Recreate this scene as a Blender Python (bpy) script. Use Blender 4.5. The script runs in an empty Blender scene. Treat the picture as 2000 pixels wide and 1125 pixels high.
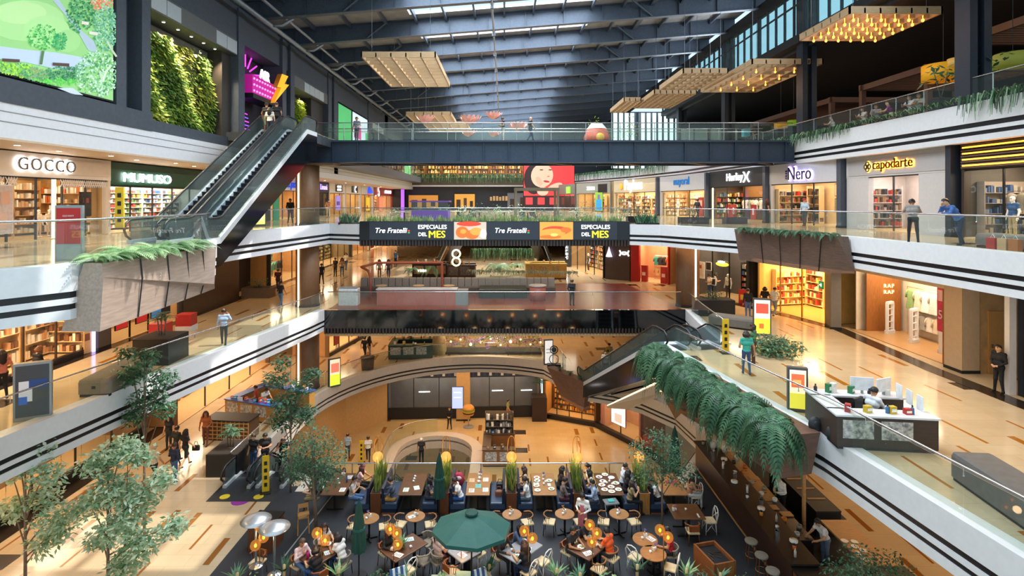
import bpy, math, random
import numpy as np
from mathutils import Vector, Matrix
from mathutils.geometry import tessellate_polygon
SC = bpy.context.scene
COL = SC.collection
R = random.Random(11)
PI = math.pi
F, CX, HY, EYE = 1080.0, 985.0, 392.0, 1.6
Z4, Z3, Z2, Z1, Z0, ZB = 5.6, 0.0, -5.3, -10.7, -16.3, -20.6
def at(x, y, z):
 d = F * (EYE - z) / (y - HY)
 return Vector(((x - CX) * d / F, d, z))
def atd(x, y, d):
 return Vector(((x - CX) * d / F, d, EYE - (y - HY) * d / F))
def atx(x, X):
 return F * X / (x - CX)
def lin(h):
 h = h.lstrip('#')
 out = []
 for i in (0, 2, 4):
  c = int(h[i:i+2], 16) / 255
  out.append(c / 12.92 if c <= 0.04045 else ((c + 0.055) / 1.055) ** 2.4)
 return (*out, 1.0)
# materials
MC = {}
def mat(h, rough=0.55, metal=0.0, emit=0.0, var=0.10, scale=6.0, spec=0.5, kind=None, h2=None, ehex=None):
 key = (h, rough, metal, emit, var, scale, spec, kind, h2, ehex)
 if key in MC: return MC[key]
 m = bpy.data.materials.new('surface ' + h.lstrip('#') + (' ' + kind if kind else ''))
 m.use_nodes = True
 nt = m.node_tree; N = nt.nodes; L = nt.links
 b = N['Principled BSDF']
 c = lin(h)
 b.inputs['Base Color'].default_value = c
 b.inputs['Roughness'].default_value = rough
 b.inputs['Metallic'].default_value = metal
 b.inputs['Specular IOR Level'].default_value = spec
 if emit > 0:
  b.inputs['Emission Color'].default_value = lin(ehex) if ehex else c
  b.inputs['Emission Strength'].default_value = emit
 elif var > 0:
  tc = N.new('ShaderNodeTexCoord')
  mp = N.new('ShaderNodeMapping'); L.new(tc.outputs['Object'], mp.inputs['Vector'])
  nz = N.new('ShaderNodeTexNoise'); nz.inputs['Scale'].default_value = scale
  nz.inputs['Detail'].default_value = 4
  L.new(mp.outputs[0], nz.inputs['Vector'])
  rp = N.new('ShaderNodeValToRGB')
  c2 = lin(h2) if h2 else tuple(min(1, v * (1 + var)) for v in c[:3]) + (1,)
  c1 = c if h2 else tuple(v * (1 - var) for v in c[:3]) + (1,)
  rp.color_ramp.elements[0].color = c1; rp.color_ramp.elements[1].color = c2
  rp.color_ramp.elements[0].position = .32; rp.color_ramp.elements[1].position = .68
  if kind == 'wood': mp.inputs['Scale'].default_value = (1, 1, 8)
  if kind == 'woodx': mp.inputs['Scale'].default_value = (1, 8, 8)
  if kind == 'woody': mp.inputs['Scale'].default_value = (8, 1, 8)
  if kind == 'woodv': mp.inputs['Scale'].default_value = (8, 8, .7)
  L.new(nz.outputs['Fac'], rp.inputs[0])
  L.new(rp.outputs[0], b.inputs['Base Color'])
 MC[key] = m
 return m
def leafmat(h, h2, trans=0.25):
 key = ('leaf', h, h2)
 if key in MC: return MC[key]
 m = mat(h, rough=.45, var=.3, scale=3.5, h2=h2, kind='leaf')
 b = m.node_tree.nodes['Principled BSDF']
 m = m.copy(); nt = m.node_tree; b = nt.nodes['Principled BSDF']; t = nt.nodes.new('ShaderNodeBsdfTranslucent'); mx = nt.nodes.new('ShaderNodeMixShader'); mx.inputs[0].default_value = .4
 if b.inputs['Base Color'].links: nt.links.new(b.inputs['Base Color'].links[0].from_socket, t.inputs[0])
 nt.links.new(b.outputs[0], mx.inputs[1]); nt.links.new(t.outputs[0], mx.inputs[2]); nt.links.new(mx.outputs[0], nt.nodes['Material Output'].inputs['Surface'])
 MC[key] = m
 return m
def glass(h='#f5faf7', refl=1.0, alpha=.018, name='clear glass'):
 key = ('glass', h, refl, alpha)
 if key in MC: return MC[key]
 m = bpy.data.materials.new(name); m.use_nodes = True
 nt = m.node_tree; N = nt.nodes; L = nt.links
 N.remove(N['Principled BSDF'])
 o = N['Material Output']
 t = N.new('ShaderNodeBsdfTransparent'); t.inputs[0].default_value = lin(h)
 g = N.new('ShaderNodeBsdfGlossy'); g.inputs['Roughness'].default_value = .02
 d = N.new('ShaderNodeBsdfDiffuse'); d.inputs[0].default_value = (.75, .85, .82, 1)
 fr = N.new('ShaderNodeFresnel'); fr.inputs['IOR'].default_value = 1.45
 ml = N.new('ShaderNodeMath'); ml.operation = 'MULTIPLY'; ml.inputs[1].default_value = refl
 ge = N.new('ShaderNodeNewGeometry'); iv = N.new('ShaderNodeMath'); iv.operation = 'SUBTRACT'; iv.inputs[0].default_value = 1.0
 L.new(ge.outputs['Backfacing'], iv.inputs[1]); m3 = N.new('ShaderNodeMath'); m3.operation = 'MULTIPLY'
 L.new(fr.outputs[0], m3.inputs[0]); L.new(iv.outputs[0], m3.inputs[1]); L.new(m3.outputs[0], ml.inputs[0])
 mx = N.new('ShaderNodeMixShader'); L.new(ml.outputs[0], mx.inputs[0])
 m2 = N.new('ShaderNodeMixShader'); m2.inputs[0].default_value = alpha
 L.new(t.outputs[0], m2.inputs[1]); L.new(d.outputs[0], m2.inputs[2])
 L.new(m2.outputs[0], mx.inputs[1]); L.new(g.outputs[0], mx.inputs[2])
 L.new(mx.outputs[0], o.inputs['Surface'])
 MC[key] = m
 return m
def node(N, t, **kw):
 n = N.new(t)
 for k, v in kw.items(): setattr(n, k, v)
 return n
def floormat(name, h1, h2, stripe, dark, rough=.16, lane=1.15, cell=3.4, dens=.5, grout=True):
 m = bpy.data.materials.new(name); m.use_nodes = True
 nt = m.node_tree; N = nt.nodes; L = nt.links; b = N['Principled BSDF']
 tc = N.new('ShaderNodeTexCoord')
 sx = N.new('ShaderNodeSeparateXYZ'); L.new(tc.outputs['Object'], sx.inputs[0])
 def M(op, a, bb=None):
  n = node(N, 'ShaderNodeMath', operation=op)
  for i, v in enumerate((a, bb)):
   if v is None: continue
   if isinstance(v, (int, float)): n.inputs[i].default_value = v
   else: L.new(v, n.inputs[i])
  return n.outputs[0]
 def cells(w, l, seed):
  lx = M('DIVIDE', M('ADD', sx.outputs[0], 100 + seed), w)
  li = M('FLOOR', lx); fx = M('FRACT', lx)
  wn = node(N, 'ShaderNodeTexWhiteNoise', noise_dimensions='1D'); L.new(li, wn.inputs['W'])
  ly = M('DIVIDE', M('ADD', M('ADD', sx.outputs[1], 100), M('MULTIPLY', wn.outputs[0], 17.0)), l)
  ci = M('FLOOR', ly); fy = M('FRACT', ly)
  cb = N.new('ShaderNodeCombineXYZ'); L.new(li, cb.inputs[0]); L.new(ci, cb.inputs[1]); cb.inputs[2].default_value = seed
  w3 = node(N, 'ShaderNodeTexWhiteNoise', noise_dimensions='3D'); L.new(cb.outputs[0], w3.inputs['Vector'])
  return fx, fy, w3.outputs[0]
 fx, fy, c = cells(lane, cell, 3.3)
 wid = M('ADD', .1, M('MULTIPLY', M('GREATER_THAN', c, 1 - dens * .45), .13))
 st = M('MULTIPLY', M('MULTIPLY', M('GREATER_THAN', c, 1 - dens), M('LESS_THAN', fx, wid)), M('LESS_THAN', fy, .5))
 gx, gy, g = cells(2.3, 3.1, 9.7)
 sq = M('MULTIPLY', M('MULTIPLY', M('GREATER_THAN', g, .9), M('LESS_THAN', gx, .42)), M('LESS_THAN', gy, .26))
 nz = N.new('ShaderNodeTexNoise'); nz.inputs['Scale'].default_value = 1.1; nz.inputs['Detail'].default_value = 6
 L.new(tc.outputs['Object'], nz.inputs['Vector'])
 bk = N.new('ShaderNodeTexBrick'); bk.inputs['Scale'].default_value = 1.0
 bk.inputs['Color1'].default_value = (1, 1, 1, 1); bk.inputs['Color2'].default_value = (.93, .93, .93, 1)
 bk.inputs['Mortar'].default_value = (.72, .72, .72, 1) if grout else (1, 1, 1, 1)
 bk.inputs['Mortar Size'].default_value = .006; bk.inputs['Brick Width'].default_value = 1.2; bk.inputs['Row Height'].default_value = .6
 L.new(tc.outputs['Object'], bk.inputs['Vector'])
 def mix(f, a, bb, mode='MIX'):
  n = node(N, 'ShaderNodeMix', data_type='RGBA', blend_type=mode)
  for i, v in ((0, f), (6, a), (7, bb)):
   if isinstance(v, (int, float)): n.inputs[i].default_value = v
   elif isinstance(v, tuple): n.inputs[i].default_value = v
   else: L.new(v, n.inputs[i])
  return n.outputs[2]
 cc = mix(nz.outputs['Fac'], lin(h1), lin(h2))
 cc = mix(1.0, cc, bk.outputs['Color'], 'MULTIPLY')
 cc = mix(st, cc, lin(stripe)); cc = mix(sq, cc, lin(dark))
 L.new(cc, b.inputs['Base Color'])
 b.inputs['Roughness'].default_value = rough
 b.inputs['Specular IOR Level'].default_value = .45
 return m
# mesh builder
class MB:
 def __init__(s): s.v = []; s.f = []; s.mi = []; s.sm = []; s.m = 0; s.smooth = False
 def add(s, vs, fs):
  o = len(s.v); s.v.extend([tuple(x) for x in vs])
  for f in fs:
   s.f.append([i + o for i in f]); s.mi.append(s.m); s.sm.append(s.smooth)
  return s
 def box(s, x0, y0, z0, x1, y1, z1):
  v = [(x0,y0,z0),(x1,y0,z0),(x1,y1,z0),(x0,y1,z0),(x0,y0,z1),(x1,y0,z1),(x1,y1,z1),(x0,y1,z1)]
  return s.add(v, [(0,3,2,1),(4,5,6,7),(0,1,5,4),(1,2,6,5),(2,3,7,6),(3,0,4,7)])
 def cbox(s, c, d, rz=0, rx=0, ry=0):
  m = Matrix.Translation(c) @ Matrix.Rotation(rz, 4, 'Z') @ Matrix.Rotation(ry, 4, 'Y') @ Matrix.Rotation(rx, 4, 'X')
  a, b, e = d[0]/2, d[1]/2, d[2]/2
  v = [m @ Vector(p) for p in ((-a,-b,-e),(a,-b,-e),(a,b,-e),(-a,b,-e),(-a,-b,e),(a,-b,e),(a,b,e),(-a,b,e))]
  return s.add(v, [(0,3,2,1),(4,5,6,7),(0,1,5,4),(1,2,6,5),(2,3,7,6),(3,0,4,7)])
 def rbox(s, c, d, r=.03, rz=0):
  hx, hy, hz = d[0]/2, d[1]/2, d[2]/2; r = min(r, hx*.95, hy*.95, hz*.95)
  rings = [(0, -hz), (0, hz - r), (r*.3, hz - r*.3), (r, hz)]
  n = 3; vs = []; cs, sn = math.cos(rz), math.sin(rz)
  for ins, z in rings:
   for (qx, qy, a0) in ((1,1,0),(-1,1,PI/2),(-1,-1,PI),(1,-1,1.5*PI)):
    for k in range(n + 1):
     a = a0 + PI/2*k/n
     x = qx*(hx - r) + (r - ins)*math.cos(a); y = qy*(hy - r) + (r - ins)*math.sin(a)
     vs.append((c[0] + x*cs - y*sn, c[1] + x*sn + y*cs, c[2] + z))
  k = 4*(n+1); fs = []
  for i in range(len(rings)-1):
   for j in range(k): fs.append((i*k+j, i*k+(j+1)%k, (i+1)*k+(j+1)%k, (i+1)*k+j))
  fs.append(tuple(range((len(rings)-1)*k, len(rings)*k))); fs.append(tuple(reversed(range(k))))
  return s.add(vs, fs)
 def prism(s, poly, z0, z1, holes=()):
  loops = [list(poly)] + [list(h) for h in holes]
  flat = [p for l in loops for p in l]
  tr = tessellate_polygon([[Vector((p[0], p[1], 0)) for p in l] for l in loops])
  n = len(flat)
  fs = []
  for t in tr:
   a, b, c = (flat[i] for i in t)
   cr = (b[0]-a[0])*(c[1]-a[1]) - (b[1]-a[1])*(c[0]-a[0])
   u = tuple(t) if cr > 0 else tuple(reversed(t))
   fs.append(tuple(i + n for i in u)); fs.append(tuple(reversed(u)))
  o = 0
  for l in loops:
   k = len(l); ar = sum(l[i][0]*l[(i+1)%k][1] - l[(i+1)%k][0]*l[i][1] for i in range(k))
   for i in range(k):
    q = (o+i, o+(i+1)%k, n+o+(i+1)%k, n+o+i)
    fs.append(q if ar > 0 else tuple(reversed(q)))
   o += k
  return s.add([(p[0],p[1],z0) for p in flat] + [(p[0],p[1],z1) for p in flat], fs)
 def cyl(s, p0, p1, r0, r1=None, n=10, caps=True):
  r1 = r0 if r1 is None else r1
  return s.tube([p0, p1], [r0, r1], n, caps)
 def tube(s, path, r, n=8, caps=True):
  path = [Vector(p) for p in path]
  rs = r if isinstance(r, (list, tuple)) else [r]*len(path)
  vs = []; prev = None
  for i, p in enumerate(path):
   t = (path[min(i+1, len(path)-1)] - path[max(i-1, 0)])
   if t.length < 1e-9: t = Vector((0,0,1))
   t.normalize()
   if prev is None:
    u = t.cross(Vector((0,0,1)))
    if u.length < 1e-3: u = Vector((1,0,0))
   else:
    u = prev - t * prev.dot(t)
    if u.length < 1e-4: u = t.orthogonal()
   u.normalize(); prev = u; w = t.cross(u)
   for k in range(n):
    a = 2*PI*k/n
    vs.append(p + (u*math.cos(a) + w*math.sin(a))*rs[i])
  fs = []
  for i in range(len(path)-1):
   for k in range(n): fs.append((i*n+k, i*n+(k+1)%n, (i+1)*n+(k+1)%n, (i+1)*n+k))
  if caps: fs.append(tuple(reversed(range(n)))); fs.append(tuple(range((len(path)-1)*n, len(path)*n)))
  return s.add(vs, fs)
 def lathe(s, prof, c=(0,0,0), n=20, axis=None):
  vs = []; fs = []
  for (r, z) in prof:
   for k in range(n):
    a = 2*PI*k/n
    vs.append((c[0] + r*math.cos(a), c[1] + r*math.sin(a), c[2] + z))
  for i in range(len(prof)-1):
   for k in range(n): fs.append((i*n+k, i*n+(k+1)%n, (i+1)*n+(k+1)%n, (i+1)*n+k))
  if prof[0][0] > 1e-4: fs.append(tuple(reversed(range(n))))
  if prof[-1][0] > 1e-4: fs.append(tuple(range((len(prof)-1)*n, len(prof)*n)))
  return s.add(vs, fs)
 def ball(s, c, r, n=14, m=9, sc=(1,1,1)):
  prof = []
  vs = []; fs = []
  for i in range(m+1):
   t = PI*i/m
   for k in range(n):
    a = 2*PI*k/n
    vs.append((c[0]+r*sc[0]*math.sin(t)*math.cos(a), c[1]+r*sc[1]*math.sin(t)*math.sin(a), c[2]-r*sc[2]*math.cos(t)))
  for i in range(m):
   for k in range(n): fs.append((i*n+k, i*n+(k+1)%n, (i+1)*n+(k+1)%n, (i+1)*n+k))
  return s.add(vs, fs)
 def quad(s, a, b, c, d): return s.add([a,b,c,d], [(0,1,2,3)])
 def build(s, name, mats, parent=None, loc=None, rotz=0):
  me = bpy.data.meshes.new(name)
  me.from_pydata([tuple(v) for v in s.v], [], s.f)
  if not isinstance(mats, (list, tuple)): mats = [mats]
  for m in mats: me.materials.append(m)
  me.polygons.foreach_set('material_index', s.mi)
  me.polygons.foreach_set('use_smooth', s.sm)
  me.update()
  o = bpy.data.objects.new(name, me); COL.objects.link(o)
  if parent is not None: o.parent = parent
  if loc is not None: o.location = loc
  if rotz: o.rotation_euler = (0, 0, rotz)
  return o
def S(k, *a, **w):
 m = MB(); getattr(m, k)(*a, **w); return m.build
def SS(k, *a, **w):
 m = MB(); m.smooth = True; getattr(m, k)(*a, **w); return m.build
def tag(o, label, cat, group=None, kind=None):
 o['label'] = label
 if cat: o['category'] = cat
 if group: o['group'] = group
 if kind: o['kind'] = kind
 return o
def thing(name, label, cat, loc=(0,0,0), rotz=0, group=None):
 o = bpy.data.objects.new(name, None); COL.objects.link(o)
 o.location = loc; o.rotation_euler = (0, 0, rotz); o.empty_display_size = .1
 return tag(o, label, cat, group)
def struct(o): o['kind'] = 'structure'; return o
def stuff(o, label, cat): return tag(o, label, cat, None, 'stuff')
def dup(root, loc, rotz, label, group=None, parent=None):
 def cp(o, par):
  c = o.copy(); COL.objects.link(c)
  if par is not None: c.parent = par
  for ch in list(o.children): cp(ch, c)
  return c
 r = cp(root, None); r.location = loc; r.rotation_euler = (0, 0, rotz); r['label'] = label
 if group: r['group'] = group
 return r
ORD = ['first','second','third','fourth','fifth','sixth','seventh','eighth','ninth','tenth','eleventh','twelfth','thirteenth','fourteenth','fifteenth','sixteenth','seventeenth','eighteenth','nineteenth','twentieth']
FONT = None
def text(body, width, m, parent=None, o=(0,0,0), dirv=(1,0,0), up=(0,0,1), ext=.03, bold=.0, height=None, name='sign_lettering', shear=0, center=True, space=1.0):
 cu = bpy.data.curves.new('letters', 'FONT'); cu.body = body; cu.size = 1; cu.extrude = 0.0
 cu.shear = shear; cu.align_x = 'LEFT'; cu.resolution_u = 3; cu.space_character = space; cu.space_line = .9
 ob = bpy.data.objects.new('letters', cu); COL.objects.link(ob)
 dg = bpy.context.evaluated_depsgraph_get(); dg.update()
 me = bpy.data.meshes.new_from_object(ob.evaluated_get(dg))
 bpy.data.objects.remove(ob); bpy.data.curves.remove(cu)
 vs = [v.co.copy() for v in me.vertices]; fs = [list(p.vertices) for p in me.polygons]
 bpy.data.meshes.remove(me)
 if not vs: return None
 x0 = min(v.x for v in vs); x1 = max(v.x for v in vs); y0 = min(v.y for v in vs); y1 = max(v.y for v in vs)
 sx = width/(x1-x0); sy = sx if height is None else height/(y1-y0)
 D = Vector(dirv).normalized(); U = Vector(up).normalized(); Nn = D.cross(U)
 mb = MB(); n = len(vs)
 def layer(ox, oy):
  return [Vector(o) + D*(((v.x - (x0+x1)/2)*sx if center else (v.x-x0)*sx) + ox*sx) + U*((v.y-(y0+y1)/2)*sy + oy*sx) + Nn*dz for dz in (ext, 0) for v in vs]
 from collections import Counter
 ec = Counter(); fl = []
 for f in fs:
  fl.append(f)
  for i in range(len(f)): ec[(f[i], f[(i+1) % len(f)])] += 1
 F2 = [list(f) for f in fl]
 for (a, b) in ec:
  if (b, a) not in ec: F2.append([a, a+n, b+n, b])
 sh = [(0,0)] if bold <= 0 else [(-bold*.35,0),(bold*.35,0)] if bold < .065 else [(bold*.55*math.cos(k*PI/4), bold*.55*math.sin(k*PI/4)) for k in range(8)]
 for ox, oy in sh: mb.add(layer(ox, oy), F2)
 return mb.build(name, m, parent)
def area(loc, sx, sy, power, color, rot=(0,0,0), spread=None):
 l = bpy.data.lights.new('daylight' if color[2] > .8 else 'ceiling or fill lamp', 'AREA'); l.shape = 'RECTANGLE'; l.size = sx; l.size_y = sy
 l.energy = power; l.color = color[:3]
 if spread: l.spread = spread
 o = bpy.data.objects.new(l.name, l); COL.objects.link(o); o.location = loc; o.rotation_euler = rot
 return o
def spot(loc, power, color, angle=1.9, blend=.6, rad=.08, rot=(0,0,0)):
 l = bpy.data.lights.new('downlight beam', 'SPOT'); l.energy = power; l.color = color[:3]; l.spot_size = angle; l.spot_blend = blend; l.shadow_soft_size = rad
 o = bpy.data.objects.new('downlight_beam', l); COL.objects.link(o); o.location = loc; o.rotation_euler = rot
 return o
def point(loc, power, color, rad=.08):
 l = bpy.data.lights.new('bulb glow', 'POINT'); l.energy = power; l.color = color[:3]; l.shadow_soft_size = rad
 o = bpy.data.objects.new('bulb_glow', l); COL.objects.link(o); o.location = loc
 return o
WARM = (1.0, .63, .32); WARM2 = (1.0, .78, .55); COOL = (.86, .93, 1.0)
# camera, world
cam = bpy.data.cameras.new('camera'); cam.sensor_width = 36; cam.lens = 36*F/2000
cam.shift_x = (1000-CX)/2000; cam.shift_y = -(562.5-HY)/2000; cam.clip_end = 400
co = bpy.data.objects.new('camera', cam); COL.objects.link(co); co.location = (0, 0, EYE); co.rotation_euler = (PI/2, 0, 0)
SC.camera = co
SC.view_settings.view_transform = 'Standard'; SC.view_settings.look = 'None'; SC.view_settings.gamma = 1
SC.view_settings.use_curve_mapping = False; SC.view_settings.exposure = -0.1
w = bpy.data.worlds.new('sky'); SC.world = w; w.use_nodes = True
wn = w.node_tree.nodes; wl = w.node_tree.links
sk = wn.new('ShaderNodeTexSky'); sk.sky_type = 'PREETHAM' if False else 'HOSEK_WILKIE'
sk.sun_direction = Vector((.5, .05, .86)).normalized(); sk.turbidity = 3.0
hz = wn.new('ShaderNodeMix'); hz.data_type = 'RGBA'; hz.inputs[0].default_value = .6; hz.inputs[7].default_value = (.62,.8,.86,1)
wl.new(sk.outputs[0], hz.inputs[6]); wl.new(hz.outputs[2], wn['Background'].inputs['Color']); wn['Background'].inputs['Strength'].default_value = 2.1
cy = SC.cycles
cy.max_bounces = 6; cy.diffuse_bounces = 3; cy.glossy_bounces = 3; cy.transmission_bounces = 2; cy.transparent_max_bounces = 14
cy.use_denoising = True; cy.caustics_reflective = False; cy.caustics_refractive = False
cy.sample_clamp_indirect = 6.0
# people: one continuous body surface from a blended capsule field
def _sdf_mesh(prims, vox=.02, k=.035):
 P0 = np.array([p[0] for p in prims], float); P1 = np.array([p[1] for p in prims], float)
 R0 = np.array([p[2] for p in prims]); R1 = np.array([p[3] for p in prims])
 lo = np.minimum(P0 - R0[:,None], P1 - R1[:,None]).min(0) - 2.5*vox
 hi = np.maximum(P0 + R0[:,None], P1 + R1[:,None]).max(0) + 2.5*vox
 n = np.ceil((hi-lo)/vox).astype(int) + 1
 gx, gy, gz = [lo[i] + vox*np.arange(n[i]) for i in range(3)]
 G = np.stack(np.meshgrid(gx, gy, gz, indexing='ij'), -1)
 D = None
 for a, b, r0, r1 in zip(P0, P1, R0, R1):
  ab = b - a; L2 = max(1e-9, ab @ ab)
  t = np.clip(((G - a) @ ab)/L2, 0, 1)
  d = np.sqrt(((G - a - t[...,None]*ab)**2).sum(-1)) - (r0 + (r1-r0)*t)
  if D is None: D = d
  else:
   h = np.clip(.5 + .5*(d - D)/k, 0, 1) if False else np.clip(.5 + .5*(D - d)/k, 0, 1)
   D = D*(1-h) + d*h - k*h*(1-h)
 ins = D < 0
 c = np.zeros(tuple(n-1), int)
 for dx in (0,1):
  for dy in (0,1):
   for dz in (0,1):
    c += ins[dx:n[0]-1+dx, dy:n[1]-1+dy, dz:n[2]-1+dz]
 act = (c > 0) & (c < 8)
 idx = -np.ones(tuple(n-1), int); cells = np.argwhere(act); idx[act] = np.arange(len(cells))
 acc = np.zeros((len(cells), 3)); cnt = np.zeros(len(cells))
 corners = [(x,y,z) for x in (0,1) for y in (0,1) for z in (0,1)]
 for i, ca in enumerate(corners):
  for cb in corners[i+1:]:
   if sum(abs(ca[j]-cb[j]) for j in range(3)) != 1: continue
   A = D[cells[:,0]+ca[0], cells[:,1]+ca[1], cells[:,2]+ca[2]]; B = D[cells[:,0]+cb[0], cells[:,1]+cb[1], cells[:,2]+cb[2]]
   m = (A < 0) != (B < 0); t = np.where(m, A/(A-B+1e-12), 0)
   p = np.array(ca)[None] + t[:,None]*(np.array(cb)-np.array(ca))[None]
   acc[m] += p[m]; cnt[m] += 1
 V = lo + (cells + acc/cnt[:,None])*vox
 Fc = []
 for ax in range(3):
  u, v = (ax+1) % 3, (ax+2) % 3
  sl0 = [slice(None)]*3; sl1 = [slice(None)]*3; sl0[ax] = slice(0, n[ax]-1); sl1[ax] = slice(1, n[ax])
  a, b = ins[tuple(sl0)], ins[tuple(sl1)]
  for e in np.argwhere(a != b):
   if e[u] == 0 or e[v] == 0 or e[u] >= n[u]-1 or e[v] >= n[v]-1: continue
   q = []
   for du, dv in ((-1,-1),(0,-1),(0,0),(-1,0)):
    w_ = e.copy(); w_[u] += du; w_[v] += dv; q.append(idx[tuple(w_)])
   if min(q) < 0: continue
   Fc.append(q if a[tuple(e)] else q[::-1])
 return V, Fc
SK, TOP, BOT, SHOE, EYEM, MOUTH = 0, 1, 2, 3, 4, 5
def body(pose, female=False, skirt=False, sleeves='short', cut=None):
 """pose: dict of joints; returns mesh, head frame"""
 J = {k: np.array(v, float) for k, v in pose.items()}
 f = .93 if female else 1.0
 P = []
 def cap(a, b, r0, r1, reg): P.append((a, b, r0*f, r1*f, reg))
 pel, chest, neck, head = J['pelvis'], J['chest'], J['neck'], J['head']
 right = J['right']; right = right/np.linalg.norm(right)
 hw = .085; sw = .165 if female else .185
 fwd = J['face']; fwd = fwd/np.linalg.norm(fwd)
 cap(pel - right*hw*.8, pel + right*hw*.8, .115, .115, BOT)
 mid = pel*.5 + chest*.5
 cap(pel + (mid-pel)*.25 - right*.05, pel + (mid-pel)*.25 + right*.05, .115, .115, TOP)
 cap(mid - right*.05, mid + right*.05, .105, .105, TOP)
 cap(chest - right*.09, chest + right*.09, .12, .12, TOP)
 sh = {s: J['shoulder'] + right*sw*s for s in (-1, 1)}
 cap(sh[-1], sh[1], .07, .07, TOP)
 if female: cap(chest - right*.07 + fwd*.06, chest + right*.07 + fwd*.06, .075, .075, TOP)
 cap(J['shoulder'], neck, .055, .05, SK); cap(neck, head - np.array([0,0,.03]), .05, .055, SK)
 up = head - neck; up = up/np.linalg.norm(up)
 cap(head - up*.035 + fwd*.012, head + up*.035 - fwd*.008, .082, .094, SK)
 cap(head - up*.075 + fwd*.035, head - up*.06 + fwd*.04, .042, .045, SK)
 cap(head - up*.01 + fwd*.09, head - up*.035 + fwd*.108, .014, .017, SK)
 hr = np.cross(fwd, up); hr = hr/np.linalg.norm(hr)
 for s in (-1, 1): cap(head + hr*.092*s - up*.02, head + hr*.094*s + up*.012, .016, .018, SK)
 extra = MB(); extra.smooth = True
 for s, nm in ((-1, 'L'), (1, 'R')):
  el, wr, hd = J['elbow'+nm], J['wrist'+nm], J['hand'+nm]
  ub = TOP
  cap(sh[s], sh[s]*.45 + el*.55, .062, .05, ub)
  cap(sh[s]*.45 + el*.55, el, .048, .042, TOP if sleeves == 'long' else SK)
  cap(el, wr, .042, .03, TOP if sleeves == 'long' else SK)
  dv = (hd - wr); dv = dv/np.linalg.norm(dv)
  cap(wr, wr + dv*.075, .03, .034, SK)
  pal = wr + dv*.085
  side = np.cross(dv, np.array([0,0,1.0])); side = side/max(1e-6, np.linalg.norm(side))
  if abs(dv[2]) > .8: side = np.cross(dv, right); side = side/max(1e-6, np.linalg.norm(side)); side = np.array([0,1.0,0]) if np.linalg.norm(side) < .1 else side
  curl = np.cross(side, dv); curl = curl if curl[2] < 0 else -curl
  extra.m = SK
  for q, ln in ((-1.5,.062), (-.5,.074), (.5,.07), (1.5,.055)):
   b0 = pal + side*q*.018
   extra.tube([b0 - dv*.03, b0 + dv*ln*.5, b0 + dv*ln*.85 + curl*.022, b0 + dv*ln*.95 + curl*.045], [.0105,.0095,.009,.006], 6)
  tb = wr + dv*.03 - side*.028*s
  extra.tube([tb, tb - side*.03*s + dv*.03, tb - side*.036*s + dv*.06 + curl*.012], [.013,.011,.008], 6)
  kn, an = J['knee'+nm], J['ankle'+nm]
  hp = pel + right*hw*s
  if not skirt: cap(hp, kn, .088, .062, BOT); cap(kn, an, .06, .042, BOT)
  else: cap(hp, kn, .095, .075, BOT); cap(kn, an, .05, .036, SK)
  tf = J.get('toe'+nm, an + fwd*.0 + np.array([0, .15, 0]))
  cap(an - np.array([0,0,.02]), an*.3 + tf*.7 - np.array([0,0,.035]), .042, .038, SHOE)
 V, Fc = _sdf_mesh(P)
 C_ = np.array([V[q].mean(0) for q in Fc]) if False else V[np.array(Fc)].mean(1)
 best = np.full(len(C_), 9.0); reg = np.zeros(len(C_), int)
 for a, b, r0, r1, g in P:
  a = np.array(a); b = np.array(b); ab = b-a; t = np.clip(((C_-a)@ab)/max(1e-9, ab@ab), 0, 1)
  d = np.linalg.norm(C_ - a - t[:,None]*ab, axis=1) - (r0+(r1-r0)*t)
  m = d < best; best[m] = d[m]; reg[m] = g
 mb = MB(); mb.v = [tuple(v) for v in V]; mb.f = [list(q) for q in Fc]; mb.mi = [int(g) for g in reg]; mb.sm = [True]*len(Fc)
 o = len(mb.v); mb.v += extra.v; mb.f += [[i+o for i in q] for q in extra.f]; mb.mi += extra.mi; mb.sm += extra.sm
 mb.smooth = True
 for s in (-1, 1):
  mb.m = EYEM; mb.ball(head + hr*.034*s + fwd*.083 + up*.012, .013, 8, 5)
  mb.m = EYEM; mb.tube([head + hr*.018*s + fwd*.09 + up*.036, head + hr*.052*s + fwd*.078 + up*.036], .006, 5)
 mb.m = MOUTH; mb.tube([head - hr*.025 + fwd*.086 - up*.06, head + fwd*.094 - up*.062, head + hr*.025 + fwd*.086 - up*.06], .008, 5)
 return mb, (head, fwd, up, hr)
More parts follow.
